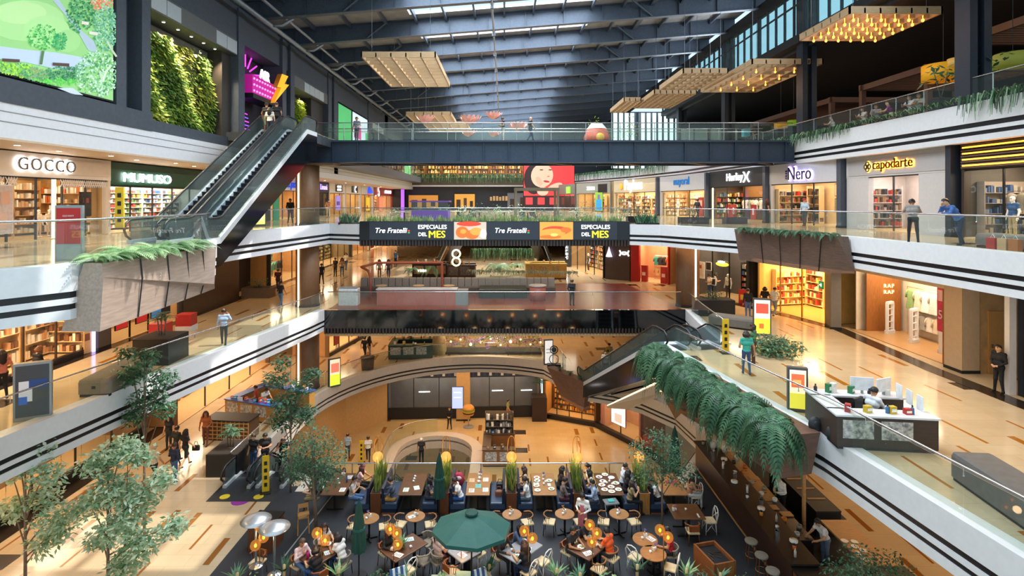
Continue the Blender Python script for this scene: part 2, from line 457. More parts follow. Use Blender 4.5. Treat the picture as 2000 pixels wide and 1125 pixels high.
def hair_mesh(fr, style):
 h, f, u, r = [Vector(x) for x in fr]
 mb = MB(); mb.smooth = True
 n, m = 16, 10; vs = []
 low = {'short': -.015, 'cap': .0, 'bald': .0}.get(style, -.05)
 for i in range(m+1):
  t = (i/m)*PI*.62
  for k in range(n):
   a = 2*PI*k/n; ca, sa = math.cos(a), math.sin(a)
   tt = t
   if ca > .2: tt = min(t, PI*(.36 if style != 'cap' else .42) + (1-ca)*.5)
   R_ = .112
   vs.append(h + u*.012 - f*.008 + (f*ca + r*sa)*R_*math.sin(tt) + u*(.118*math.cos(tt)))
 fs = [tuple(range(n))]
 for i in range(m):
  for k in range(n): fs.append((i*n+k, (i+1)*n+k, (i+1)*n+(k+1)%n, i*n+(k+1)%n))
 mb.add(vs, fs)
 dn = Vector((0,0,-1))
 if style == 'long':
  for q in range(-5, 6):
   a = q/5*1.75
   d = -f*math.cos(a) + r*math.sin(a)
   ln = .34 if abs(q) < 4 else .26
   mb.tube([h + d*.085 + u*.03, h + d*.112 - u*.05, h + d*.118 + dn*.17, h + d*.105 - f*.03 + dn*ln, h + d*.085 - f*.03 + dn*(ln+.07)], [.035,.038,.036,.03,.012], 6)
 if style == 'bun': mb.ball(h - f*.105 + u*.07, .05, 10, 7)
 if style == 'tail':
  mb.tube([h - f*.1 + u*.03, h - f*.15 - u*.0, h - f*.15 + dn*.12, h - f*.12 + dn*.28], [.03,.036,.03,.01], 7)
 if style == 'bob':
  for q in range(-5, 6):
   a = q/5*1.8; d = -f*math.cos(a) + r*math.sin(a)
   mb.tube([h + d*.085 + u*.03, h + d*.112 - u*.04, h + d*.105 + dn*.12], [.035,.038,.016], 6)
 if style == 'cap':
  mb.tube([h + f*.09 + u*.05, h + f*.15 + u*.04, h + f*.19 + u*.03], [.07,.06,.03], 8)
 return mb
def mk(pelvis, chest, shoulder, neck, head, face, eL, wL, hL, eR, wR, hR, kL, aL, kR, aR, right=(1,0,0), **kw):
 d = dict(pelvis=pelvis, chest=chest, shoulder=shoulder, neck=neck, head=head, face=face, elbowL=eL, wristL=wL, handL=hL, elbowR=eR, wristR=wR, handR=hR,
   kneeL=kL, ankleL=aL, kneeR=kR, ankleR=aR, right=right)
 d.update(kw); return d
ST = dict(pelvis=(0,0,.94), chest=(0,.0,1.27), shoulder=(0,-.01,1.42), neck=(0,0,1.5), head=(0,.025,1.63), face=(0,1,-.05),
  eL=(-.25,-.03,1.14), wL=(-.26,.05,.9), hL=(-.25,.08,.8), eR=(.25,-.03,1.14), wR=(.26,.05,.9), hR=(.25,.08,.8),
  kL=(-.1,.02,.5), aL=(-.11,0,.09), kR=(.1,.02,.5), aR=(.11,0,.09))
SIT = dict(pelvis=(0,0,.56), chest=(0,.06,.89), shoulder=(0,.08,1.04), neck=(0,.1,1.12), head=(0,.14,1.25), face=(0,1,-.25),
  eL=(-.26,.2,.82), wL=(-.16,.42,.8), hL=(-.1,.52,.8), eR=(.26,.2,.82), wR=(.16,.42,.8), hR=(.1,.52,.8),
  kL=(-.11,.44,.52), aL=(-.11,.42,.09), kR=(.11,.44,.52), aR=(.11,.46,.09))
def pz(base, **kw): d = dict(base); d.update(kw); return mk(**d)
POSES = {
'stand': pz(ST),
'behind': pz(ST, eL=(-.24,-.12,1.16), wL=(-.12,-.17,.96), hL=(0,-.19,.93), eR=(.24,-.12,1.16), wR=(.12,-.17,.98), hR=(0,-.2,.96)),
'clasp': pz(ST, eL=(-.25,.0,1.15), wL=(-.1,.17,1.0), hL=(-.0,.21,.98), eR=(.25,.0,1.15), wR=(.1,.17,1.0), hR=(.02,.22,.99), aL=(-.15,0,.09), aR=(.15,0,.09)),
'walk': pz(ST, pelvis=(0,0,.92), eL=(-.25,-.12,1.15), wL=(-.25,-.1,.92), hL=(-.25,-.06,.82), eR=(.25,.06,1.14), wR=(.24,.22,.95), hR=(.23,.28,.87),
   kL=(-.1,.18,.52), aL=(-.09,.26,.1), kR=(.1,-.04,.5), aR=(.1,-.3,.13)),
'phone': pz(ST, pelvis=(0,0,.92), eR=(.3,.05,1.22), wR=(.2,.12,1.46), hR=(.12,.08,1.6), kL=(-.1,.14,.52), aL=(-.09,.2,.1), kR=(.1,-.04,.5), aR=(.1,-.26,.12)),
'phonelook': pz(ST, head=(0,.05,1.62), face=(0,1,-.5), eL=(-.25,.02,1.15), wL=(-.1,.24,1.16), hL=(-.03,.32,1.2), eR=(.25,.02,1.15), wR=(.12,.22,1.14), hR=(.04,.31,1.18)),
'carry': pz(ST, eL=(-.26,.0,1.15), wL=(-.22,.2,1.05), hL=(-.18,.29,1.04), eR=(.27,-.05,1.14), wR=(.3,.0,.9), hR=(.3,.02,.8), kL=(-.1,.1,.51), aL=(-.1,.12,.09), aR=(.11,-.08,.1)),
'lean': pz(ST, pelvis=(0,-.28,.92), chest=(0,-.05,1.2), shoulder=(0,.06,1.33), neck=(0,.1,1.4), head=(0,.17,1.52), face=(0,1,-.1),
   eL=(-.25,.2,1.13), wL=(-.08,.34,1.13), hL=(.02,.36,1.13), eR=(.27,.2,1.13), wR=(.17,.2,1.36), hR=(.12,.2,1.48),
   kL=(-.1,-.2,.5), aL=(-.1,-.25,.09), kR=(.12,-.3,.5), aR=(.14,-.5,.1)),
'leanback': pz(ST, pelvis=(0,-.2,.92), chest=(0,-.02,1.22), shoulder=(0,.06,1.36), neck=(0,.09,1.43), head=(0,.14,1.55), face=(0,1,-.2),
   eL=(-.28,.14,1.14), wL=(-.17,.33,1.13), hL=(-.06,.36,1.13), eR=(.28,.14,1.14), wR=(.17,.33,1.13), hR=(.06,.36,1.13),
   kL=(-.12,-.16,.5), aL=(-.14,-.2,.09), kR=(.12,-.2,.5), aR=(.14,-.3,.1)),
'sit': pz(SIT),
'siteat': pz(SIT, eR=(.28,.18,.84), wR=(.12,.34,.98), hR=(.06,.33,1.1), face=(.1,1,-.2)),
'sitchin': pz(SIT, chest=(0,.12,.87), shoulder=(0,.17,1.01), neck=(0,.2,1.09), head=(0,.26,1.21), eR=(.2,.42,.79), wR=(.1,.36,.99), hR=(.06,.35,1.09), face=(-.2,1,-.3)),
'sittalk': pz(SIT, face=(-.6,1,-.1), chest=(0,.1,.88), shoulder=(0,.14,1.03), neck=(0,.16,1.11), head=(0,.2,1.24), eL=(-.24,.32,.82), wL=(-.08,.48,.82), hL=(0,.55,.83), eR=(.24,.34,.82), wR=(.1,.5,.84), hR=(.06,.56,.9)),
'sitback': pz(SIT, pelvis=(0,-.02,.56), chest=(0,-.06,.9), shoulder=(0,-.08,1.06), neck=(0,-.06,1.14), head=(0,-.03,1.27), face=(.3,1,-.35), eL=(-.26,.06,.82), wL=(-.14,.28,.72), hL=(-.06,.36,.74), eR=(.26,.06,.82), wR=(.14,.28,.74), hR=(.06,.36,.76)),
'serve': pz(ST, chest=(0,.04,1.26), shoulder=(0,.06,1.4), neck=(0,.08,1.47), head=(0,.13,1.59), face=(0,1,-.5), eL=(-.26,.05,1.14), wL=(-.12,.27,1.08), hL=(-.04,.33,1.08), eR=(.26,.05,1.14), wR=(.12,.26,1.12), hR=(.04,.32,1.12)),
'work': pz(ST, chest=(0,.12,1.22), shoulder=(0,.18,1.34), neck=(0,.22,1.41), head=(0,.29,1.52), face=(0,1,-.6), eL=(-.26,.28,1.1), wL=(-.2,.5,1.02), hL=(-.16,.6,1.0), eR=(.26,.28,1.1), wR=(.2,.5,1.02), hR=(.16,.6,1.0)),
}
BODYC = {}
HAIRC = {}
SKIN = [mat('#c08a66', .55, var=.04), mat('#a8744f', .55, var=.04), mat('#d2a07c', .55, var=.04), mat('#8d5c3e', .55, var=.04)]
def cloth(h): return mat(h, .8, var=.12, scale=14)
EYED = mat('#1a1210', .4, var=0); LIPS = mat('#8a3f38', .5, var=0)
NP = [0]
def person(pose, loc, rz, label, top, bottom, hair='short', hairc='#15100d', shoes='#17171a', skin=None, female=False, skirt=False, sleeves='short', group=None, s=1.0, cat='person', name='person', child=None):
 """rz: heading of the +Y local axis: 0 faces away from the camera, PI faces it"""
 key = (pose, female, skirt, sleeves)
 NP[0] += 1
 if key not in BODYC:
  mb, fr = body(POSES[pose], female, skirt, sleeves); BODYC[key] = (mb, fr, None)
 mb, fr, me = BODYC[key]
 if me is None:
  o = mb.build(name, [SKIN[0]]*6); BODYC[key] = (mb, fr, o.data)
 else:
  o = bpy.data.objects.new(name, me); COL.objects.link(o)
 sk = skin if skin is not None else SKIN[NP[0] % 3]
 for i, m in enumerate((sk, cloth(top), cloth(bottom), mat(shoes, .5, var=.1), EYED, LIPS)):
  o.material_slots[i].link = 'OBJECT'; o.material_slots[i].material = m
 o.location = loc; o.rotation_euler = (0, 0, rz); o.scale = (s, s, s)
 tag(o, label, cat, group)
 if hair:
  hk = (key, hair)
  if hk not in HAIRC:
   h = hair_mesh(fr, hair).build('cap' if hair == 'cap' else 'hair', [EYED], o); HAIRC[hk] = h.data
  else:
   h = bpy.data.objects.new('cap' if hair == 'cap' else 'hair', HAIRC[hk]); COL.objects.link(h); h.parent = o
  h.material_slots[0].link = 'OBJECT'; h.material_slots[0].material = mat(hairc, .55, var=.15, scale=20)
 if child: child(o, fr)
 return o
def apron(c):
 def f(o, fr):
  mb = MB(); mb.smooth = True
  for z0, z1, wd, y0, y1 in ((.5,1.0,.2,.14,.15), (1.0,1.3,.12,.16,.18)):
   vs = []; n = 8
   for z in (z0, z1):
    for k in range(n+1):
     a = (k/n-.5)*1.9; vs.append((wd*math.sin(a)*1.1, y0*math.cos(a)+.03, z))
    for k in range(n+1):
     a = (k/n-.5)*1.9; vs.append((wd*math.sin(a)*1.1, y0*math.cos(a)+.015, z))
   m_ = n+1
   fs = [(k, k+1, 2*m_+k+1, 2*m_+k) for k in range(n)]
   mb.add(vs, fs)
  mb.build('apron', cloth(c), o)
 return f
def vest(c):
 def f(o, fr):
  mb = MB(); mb.smooth = True
  mb.lathe([(.15,-.27),(.158,-.12),(.165,.0),(.15,.12),(.1,.17)], (0,0,1.27), 16)
  mb.v = [(v[0]*1.25, v[1]*.92, v[2]) for v in mb.v]
  mb.build('vest', cloth(c), o)
 return f
# palette
WHITE = mat('#d9dade', .5, var=.03); WHITE2 = mat('#c9ccd2', .5, var=.03)
BLACKG = mat('#15171c', .35, var=.2); SLATE = mat('#3f4751', .55, var=.12); STEEL = mat('#4b5767', .45, metal=.3, var=.12)
NAVY = mat('#1b2330', .5, var=.15); BEIGE = mat('#c9a878', .5, var=.06); CREAM = mat('#c9bdb0', .5, var=.04)
WOODF = mat('#6d564c', .5, var=.18, kind='woody', scale=5); WOODP = mat('#8a7264', .5, var=.2, kind='woody', scale=4)
WOODC = mat('#7a5a41', .5, var=.15, kind='woodv', scale=5); OAK = mat('#b88a55', .5, var=.15, kind='woodx', scale=4)
LATT = mat('#b59873', .55, var=.1, kind='woodx', scale=4)
WALN = mat('#6a3d22', .4, var=.25, kind='woodv', scale=5); WALNX = mat('#7c4a2a', .38, var=.25, kind='woodx', scale=5)
INOX = mat('#b9bcc0', .25, metal=.9, var=.03); CHROME = mat('#c8c8c8', .12, metal=1.0, var=0)
BLK = mat('#0c0d10', .5, var=.2); CHAR = mat('#26282c', .6, var=.15); GREYM = mat('#8a8c8c', .5, var=.06)
BRASS = mat('#b8843c', .3, metal=.8, var=.05); LED = mat('#ffd9a0', emit=6, var=0); LEDW = mat('#ffffff', emit=6, var=0)
BULB = mat('#ffb45a', emit=8, var=0, ehex='#ff942e'); GLOBE = mat('#3a2410', emit=1.5, var=0, ehex='#ffa848')
DOWN = mat('#fff2dd', emit=8, var=0, ehex='#ffe6c0')
GLASS = glass(); SHOPG = glass('#fafbfa', .8, .01, 'shop window glass'); GREENG = glass('#e6f4ec', 1.0, .06, 'green tinted glass')
FL1 = floormat('polished beige marble with brown inlays', '#c6b092', '#b09a78', '#85521f', '#2c231c', dens=.85, cell=3.0, lane=.95)
FL2 = floormat('polished cream marble with amber inlays', '#cbb797', '#baa27c', '#9a6218', '#2b2019', rough=.12, dens=.62, lane=1.0)
FL0 = floormat('warm stone floor with short inlays', '#d2b585', '#c6a670', '#8f5a1c', '#3a2a1c', rough=.2, lane=1.25, cell=2.2, dens=.5)
FLR = mat('#7c3d2c', .3, var=.2, scale=3); FLG = mat('#1e2229', .6, var=.15, scale=2)
# polylines
def offs(path, d):
 P = [Vector((p[0], p[1])) for p in path]; out = []
 for i, p in enumerate(P):
  a = (P[i] - P[i-1]).normalized() if i > 0 else None
  b = (P[i+1] - P[i]).normalized() if i < len(P)-1 else None
  a = a or b; b = b or a
  t = (a + b)
  if t.length < 1e-4: t = a
  t.normalize(); n = Vector((-t.y, t.x)); c = max(.35, n.dot(Vector((-a.y, a.x))))
  out.append(tuple(p + n * (d / c)))
 return out
def resample(path, step):
 P = [Vector(p) for p in path]; out = [tuple(P[0])]
 for a, b in zip(P, P[1:]):
  n = max(1, math.ceil((b-a).length/step))
  for k in range(1, n+1): out.append(tuple(a.lerp(b, k/n)))
 return out
def strip(mb, path, z0, z1, o0, o1):
 A = offs(path, o0); B = offs(path, o1); n = len(path)
 vs = [(p[0],p[1],z0) for p in A] + [(p[0],p[1],z1) for p in A] + [(p[0],p[1],z0) for p in B] + [(p[0],p[1],z1) for p in B]
 fs = []
 for i in range(n-1):
  fs += [(i, i+1, n+i+1, n+i), (2*n+i, 3*n+i, 3*n+i+1, 2*n+i+1), (n+i, n+i+1, 3*n+i+1, 3*n+i), (i, 2*n+i, 2*n+i+1, i+1)]
 fs += [(0, n, 3*n, 2*n), (n-1, 3*n-1, 4*n-1, 2*n-1)]
 mb.add(vs, fs)
NT = [0]
BANDS = [(.06, -.6, .02, 0), (-.6, -.76, -.03, 1), (-.76, -.9, .0, 0), (-.9, -1.04, -.05, 1), (-1.04, -1.28, -.02, 0)]
def fascia(path, z, bands=BANDS, mats=(WHITE, BLACKG), side=1):
 NT[0] += 1
 mb = MB()
 for (a, b, o, m) in bands:
  mb.m = m; strip(mb, path, z+b, z+a, side*o, -side*.45)
 return struct(mb.build('trim_%d' % NT[0], list(mats)))
NR = [0]
def rail(path, z, label, h=1.1, step=2.0, side=1, posts=False, gm=None, base=.06, brk=True):
 P = resample(path, step)
 o = thing('glass_railing', label, 'railing', (P[0][0], P[0][1], z))
 O = Vector((P[0][0], P[0][1], 0))
 for a, b in zip(P, P[1:]):
  a = Vector(a) - O.xy; b = Vector(b) - O.xy; t = (b-a).normalized(); n = Vector((-t.y, t.x))*.012
  a2 = a + t*.015; b2 = b - t*.015
  mb = MB(); mb.add([(*(a2-n), base), (*(b2-n), base), (*(b2+n), base), (*(a2+n), base), (*(a2-n), h-.06), (*(b2-n), h-.06), (*(b2+n), h-.06), (*(a2+n), h-.06)],
   [(0,1,5,4), (2,3,7,6), (4,5,6,7), (0,4,7,3), (1,2,6,5)])
  mb.build('glass_panel', gm or GLASS, o)
 mb = MB(); mb.smooth = True
 mb.tube([(p[0]-O.x, p[1]-O.y, h) for p in P], .03, 8); hr = mb.build('handrail', INOX, o)
 if brk:
  for p in P[1:-1:(1 if posts else 2)]:
   mb = MB(); q = (p[0]-O.x, p[1]-O.y)
   if posts: mb.cyl((*q, 0), (*q, h), .025, n=6)
   else: mb.cyl((*q, h-.2), (*q, h), .012, n=5); mb.ball((*q, h-.2), .025, 6, 4)
   mb.build('post' if posts else 'rail_bracket', INOX, hr)
 return o
# floors
L2L = [(-15.6,7),(-14.5,16.4),(-13.6,22),(-12.5,27.8),(-11.5,33.2),(-11.3,34.8)]
L2R = [(11.4,34.8),(10.9,31),(10.5,27),(7.3,26.8),(7.6,25),(8.8,18.5),(9.35,16.2),(9.5,14.8),(9.95,10.6),(10.2,7)]
L3L = [(-11.8,7),(-11.3,12.2),(-10.5,13.4),(-10.5,19.5),(-11.2,21.5),(-13.3,24),(-13.0,27),(-12.6,30),(-11.7,37),(-9.45,36)]
L3R = [(8.15,36),(9.9,35),(13.2,29.5),(14.9,23.6),(15.1,15.9),(15.3,7)]
L4R = [(9.5,95),(12.5,87),(16.5,74),(18.9,60),(19.3,45),(19.3,38.6),(19.4,20.4),(19.6,7)]
arc = [(-2.0 + 10.0*math.cos(PI*(1-k/30)), 32.8 + 10.7*math.sin(PI*(1-k/30))) for k in range(21)]
ARCR = [(4.3,39.2),(5.6,37.2),(7.2,36.4),(8.7,35),(10.1,32.6),(10.4,30)]
HOLE1 = [(-12,24.6)] + arc + ARCR + [(9.4,27),(7.8,24.6),(6.5,23.8),(-8.4,23.8),(-8.4,24.6)]
def rrect(x0, y0, x1, y1, r, n=6):
 out = []
 for (cx_, cy_, a0) in ((x1-r,y1-r,0),(x0+r,y1-r,PI/2),(x0+r,y0+r,PI),(x1-r,y0+r,1.5*PI)):
  for k in range(n+1): out.append((cx_ + r*math.cos(a0+PI/2*k/n), cy_ + r*math.sin(a0+PI/2*k/n)))
 return out
HOLE0 = rrect(-7.9, 33.2, -2.0, 42.3, 2.8)
mb = MB(); mb.prism([(-24,6),(26,6),(26,102),(-24,102)], Z1-1.1, Z1, [offs(HOLE1 + HOLE1[:1], .3)[:-1]]); struct(mb.build('floor', FL1))
mb = MB(); mb.prism([(-18,20),(18,20),(18,50),(-18,50)], Z0-.9, Z0, [HOLE0]); struct(mb.build('floor', FL0))
mb = MB(); mb.box(-14, 26, ZB-.3, 8, 52, ZB); struct(mb.build('floor', FL0))
mb = MB(); mb.prism([(-26,6),(-15.9,6)] + offs(L2L,.3) + offs(L2R,.3) + [(10.6,6),(28,6),(28,102),(-26,102)], Z2-1.05, Z2); struct(mb.build('floor', FL2))
VOID3 = [(-7.5,48),(7,48),(8.5,52),(7,62),(-8,62),(-9,55)]
mb = MB(); mb.prism([(-26,6),(-12.1,6)] + offs(L3L,.3) + offs(L3R,.3) + [(15.6,6),(28,6),(28,102),(-26,102)], Z3-1.05, Z3, [VOID3]); struct(mb.build('floor', FL2))
mb = MB(); mb.prism([(46,6),(46,102),(-18,102),(-18,96)] + offs(L4R,.3), Z4-1.3, Z4); struct(mb.build('floor', mat('#5d5348', .5, var=.1)))
mb = MB(); mb.prism([(-11.2,34.95),(11.3,34.95),(10,46),(-11,46)], Z2, Z2+.02); struct(mb.build('floor', FLR))
mb = MB(); mb.prism([(-9.8,13),(-9.5,23.8),(6.4,23.8),(7.7,24.6),(9.3,27),(13.2,27),(13.2,13)], Z1, Z1+.015); struct(mb.build('floor', FLG))
# fascias
fascia(L2L, Z2, side=-1); fascia(L2R, Z2, side=-1)
fascia(L3L, Z3, side=-1); fascia(L3R, Z3, side=-1)
B4 = [(.06, -.78, .02, 0), (-.78, -.98, -.05, 1), (-.98, -1.14, .0, 0), (-1.14, -1.3, -.06, 1), (-1.3, -1.55, -.02, 0)]
fascia(L4R, Z4, B4, side=-1)
arcp = [(-12,24.6)] + arc + ARCR + [(9.4,27),(7.8,24.6)]
fascia(arcp, Z1, [(.06,-.55,.02,0),(-.55,-.68,-.02,1),(-.68,-.82,.0,0),(-.82,-.94,-.04,1),(-.94,-1.2,-.02,0)], mats=(CREAM, BLACKG), side=-1)
fascia(HOLE0 + HOLE0[:1], Z0, [(.05,-.25,.3,0),(-.25,-.4,.15,1),(-.4,-.9,.3,0)], mats=(CREAM, GREYM), side=1)
fascia([(7.8,24.6),(6.5,23.8),(-8.4,23.8),(-8.4,24.6)], Z1, [(.02,-1.2,.02,0)], mats=(CREAM,), side=-1)
# left side walls
NW = [0]
def wallbox(side, x0, y0, z0, x1, y1, z1, m):
 mb = MB(); mb.box(x0, y0, z0, x1, y1, z1); return struct(mb.build('wall_' + side, m))
X3 = -16.2
mb = MB(); mb.box(-24, 6, 3.62, -16.0, 102, 4.75)
mb.m = 1
for z in (4.12, 4.45): mb.box(-16.0, 6, z, -15.985, 102, z+.03)
struct(mb.build('trim_20', [WHITE, GREYM]))
mb = MB(); mb.box(-24, 6, 3.55, -16.0, 102, 3.62); struct(mb.build('ceiling', mat('#cdb59a', .6, var=.04)))
mb = MB()
def pier(y0, y1, z0=4.15, z1=13.3, x=X3, d=1.4): mb.box(x-d, y0, z0, x, y1, z1)
mb.box(X3-1.4, 6, 4.75, X3+.25, 25.1, 5.55)
pier(23.1, 23.7); pier(23.7, 24.5, x=X3-.5); pier(24.5, 25.1, x=X3+.15)
mb.box(X3-1.4, 25.1, 4.15, X3+.1, 102, 5.3)
pier(33.5, 34.3, x=X3+.1); pier(39.9, 40.6, x=X3+.2); pier(40.6,41.4, x=X3-.3); pier(41.4,42.2, x=X3+.2)
pier(50.6, 51.6, x=X3+.1); pier(52, 53.2, x=X3+.2); pier(65.5,67, x=X3+.1); pier(75,77); pier(88,102)
mb.box(X3-1.4, 25.1, 11.3, X3, 102, 13.4); mb.box(X3-1.4, 6, 13.0, X3, 25.1, 13.4)
mb.box(X3-3, 25, 4.75, X3-1.4, 102, 13.4)
struct(mb.build('wall_left', SLATE))
mb = MB()
mb.box(X3-1.35, 32.5, 5.3, X3-.4, 33.5, 10.4); mb.box(X3-1.35, 47.5, 5.3, X3-.4, 50.6, 10.4); mb.box(X3-1.35,70.5,5.3,X3-.4,75,10.4)
struct(mb.build('wall_left', mat('#3b3631', .35, var=.1)))
mb = MB()
for (ya, yb) in ((25.1, 33.5), (42.2, 50.6), (67, 75), (77, 88)):
 mb.box(X3-1.4, ya, 10.4, X3+.02, yb, 11.3)
struct(mb.build('wall_left', mat('#5c5f5e', .6, var=.05)))
TI = mat('#aab3b6', .5, var=.03)
n = 0
for (ya, yb, sp) in ((25.3, 33.3, ((0,.32),(.72,1))), (42.4, 50.2, ((.3,.9),)), (67.2, 74.8, ((.1,.9),))):
 for (s0, s1) in sp:
  mb = MB(); y = ya + (yb-ya)*s0
  while y < ya + (yb-ya)*s1 - .5:
   mb.box(X3+.02, y, 10.45, X3+.05, y+1.15, 11.2); y += 1.2
  n += 1; struct(mb.build('trim_%d' % (30+n), TI))
for k, (y, side) in enumerate([(25.9+1.2*k, 0) for k in range(6)]):
 o = thing('niche_spotlight', 'small white spotlight over the large living wall, %s from the screen' % ORD[k], 'spotlight', (X3-.5, y, 10.4), 0, 'living wall spotlights')
 S('cyl', (0,0,0), (0,0,-.06), .09, n=10)('housing', WHITE, o)
 S('cyl', (0,0,-.06), (0,0,-.065), .07, n=10)('lens', DOWN, o)
 spot((X3-.5, y, 10.3), 1500, WARM2, 1.7, rot=(0, -.25, 0))
for y in (43.5, 45.5): spot((X3-.4, y, 10.3), 1100, WARM2, 1.8, rot=(0, -.2, 0))
# roof
def zr(x): return 14.6 + .078*(x + 16.2)
DECK = mat('#8c8e90', .6, var=.15, scale=1.5)
BY = list(range(12, 97, 6))
mb = MB()
def deck(x0, x1, y0, y1):
 mb.add([(x0,y0,zr(x0)+.02),(x1,y0,zr(x1)+.02),(x1,y1,zr(x1)+.02),(x0,y1,zr(x0)+.02),(x0,y0,zr(x0)+.25),(x1,y0,zr(x1)+.25),(x1,y1,zr(x1)+.25),(x0,y1,zr(x0)+.25)],
  [(0,3,2,1),(4,5,6,7),(0,1,5,4),(1,2,6,5),(2,3,7,6),(3,0,4,7)])
SKY0, SKY1 = -7.0, 7.0
deck(-18, SKY0, 6, 103); deck(SKY1, 20.2, 6, 103)
for y in BY: deck(SKY0, SKY1, y-1.15, y+1.6)
deck(SKY0, SKY1, 6, 8.6)
struct(mb.build('ceiling', DECK))
def slope_box(mb, x0, x1, y0, y1, dz0, dz1):
 mb.add([(x0,y0,zr(x0)+dz0),(x1,y0,zr(x1)+dz0),(x1,y1,zr(x1)+dz0),(x0,y1,zr(x0)+dz0),(x0,y0,zr(x0)+dz1),(x1,y0,zr(x1)+dz1),(x1,y1,zr(x1)+dz1),(x0,y1,zr(x0)+dz1)],
  [(0,3,2,1),(4,5,6,7),(0,1,5,4),(1,2,6,5),(2,3,7,6),(3,0,4,7)])
for i, y in enumerate(BY):
 o = thing('roof_girder', '%s dark steel roof girder from the near end, spanning the whole hall' % ORD[i], 'roof beam', (0, y, 0), 0, 'steel roof girders')
 mb = MB(); slope_box(mb, -17.2, 20, -.02, .02, -1.2, -.05)
 mb.build('web', STEEL, o)
 mb = MB(); slope_box(mb, -17.2, 20, -.22, .22, -1.25, -1.18); mb.build('lower_flange', STEEL, o)
 mb = MB(); slope_box(mb, -17.2, 20, -.2, .2, -.06, 0); mb.build('upper_flange', STEEL, o)
 if y < 70:
  for x in np.arange(-15.8, 19.5, 2.9):
   mb = MB(); slope_box(mb, x, x+.04, -.2, .2, -1.18, -.06); mb.build('stiffener', STEEL, o)
  for x in (-10.4, 11.2):
   mb = MB(); z = zr(x)
   mb.cyl((x, -.15, z-1.15), (x-1.6 if x > 0 else x+1.6, -.6, z-.1), .09, n=6); mb.build('brace', STEEL, o)
k = 0
for x in (-14.3,-11.6,-8.9,-6.6,-4.4,-2.2,0,2.2,4.4,6.6,9,11.2,13.4,15.6,17.8):
 mb = MB(); z = zr(x); wdt = .16 if x in (11.2,) else .07
 mb.box(x-wdt, 6, z-.34, x+wdt, 103, z-.02)
 tag(mb.build('roof_purlin', STEEL), 'slim dark purlin running the length of the roof, %s from the screen wall' % ORD[k], 'purlin', 'roof purlins'); k += 1
o = thing('sprinkler_pipe', 'grey sprinkler pipe hung along the middle of the roof', 'pipe', (-.8, 6, 0))
SS('tube', [(0,0,zr(-.8)-1.5),(0,94,zr(-.8)-1.5)], .07, 8)('main_pipe', GREYM, o)
for y in BY[1:12]:
 S('cyl', (0,y-6,zr(-.8)-1.7),(0,y-6,zr(-.8)-1.2), .13, n=8)('pipe_hanger', STEEL, o)
for (x, z, r, lab) in ((-15.2, 13.0, .16, 'fat grey duct under the left roof edge'), (-14.4, 13.6, .1, 'thin grey pipe beside the left roof duct')):
 o = thing('roof_duct', lab, 'duct', (x, 8, z)); SS('tube', [(0,0,0),(0,86,0)], r, 10)('duct_run', mat('#7d858c', .4, metal=.5, var=.05), o)
 for y in range(4, 80, 6):
  SS('tube', [(0,y,0),(.6,y+.3,.1),(1.3,y+.4,.6)], r*.7, 7)('duct_branch', mat('#7d858c', .4, metal=.5, var=.05), o)
for i, y in enumerate(BY):
 yc = y + 3.1 if i < len(BY)-1 else y + 3.1
 area((0, yc, zr(0)+.6), 13.5, 2.9, 2600, COOL, (0, -math.atan(.078), 0))
sun = bpy.data.lights.new('sun', 'SUN'); sun.energy = 4.6; sun.angle = .009; sun.color = (1, .95, .86)
so = bpy.data.objects.new('sun', sun); COL.objects.link(so); so.rotation_euler = (0, math.radians(32), math.radians(4))
# right side: clerestory, terrace shell
mb = MB(); mb.box(19.3, 6, 12.0, 19.9, 103, 12.55); mb.box(19.3, 6, 15.6, 19.9, 103, 16.4); mb.box(19.9, 6, 11.7, 46, 103, 12.0)
struct(mb.build('ceiling', mat('#1d2026', .6, var=.2)))
wi = 0
for y0 in np.arange(10, 66, 6.5):
 wi += 1
 o = struct(bpy.data.objects.new('window_%d' % wi, None)); COL.objects.link(o); o.location = (19.55, y0, 12.55)
 S('box', -.02, 0, 0, .02, 6.3, 3.05)('pane', glass('#d6eef2', .8, .05, 'tinted clerestory glass'), o)
 mb = MB()
 for k in range(6): mb.box(-.08, k*1.24, 0, .08, k*1.24+.09, 3.05)
 mb.box(-.07, 0, 2.1, .07, 6.3, 2.17); mb.box(-.07, 0, 0, .07, 6.3, .08)
 mb.build('window_frame', SLATE, o)
for y0 in np.arange(10, 66, 6.5): area((19.2, y0+3.15, 14.1), 2.9, 6.2, 420, COOL, (0, PI/2, 0))
bo = thing('neighbour_building', 'pale grey building seen through the clerestory windows', 'building', (30, 6, 12))
mb = MB(); mb.box(0, 0, 0, 3, 100, 1.6); mb.build('wall', mat('#9fb7bd', .6, var=.2, scale=.6), bo)
for k in range(5):
 mb = MB(); mb.box(-.05, 2+k*18, .6, 0, 16+k*18, 1.2); mb.build('window_band', mat('#5d7f8a', .3, var=.3), bo)
for i, (y, x) in enumerate(((23.6, 20.0), (36.6, 20.0), (49.4, 20.0), (62.4, 20.0))):
 o = thing('steel_column', 'dark twin steel column on the right terrace, %s from the camera' % ORD[i], 'column', (x, y, Z4), 0, 'terrace columns')
 for dx in (-.3, .3):
  S('box', dx-.16, -.4, 0, dx+.16, .4, 10.5)('column_flange', NAVY, o)
 S('box', -.14, -.1, 0, .14, .1, 10.5)('column_web', BLK, o)
mb = MB(); mb.box(45, 6, Z4, 46, 103, 12); struct(mb.build('wall_right', mat('#2a2622', .6, var=.2)))
mb = MB(); mb.box(-26, 102, -22, 46, 103.5, 18); struct(mb.build('wall_back', mat('#3a434d', .6, var=.2)))
mb = MB(); mb.box(-24.5, 5.5, -22, -24, 103, 18); struct(mb.build('wall_left', SLATE))
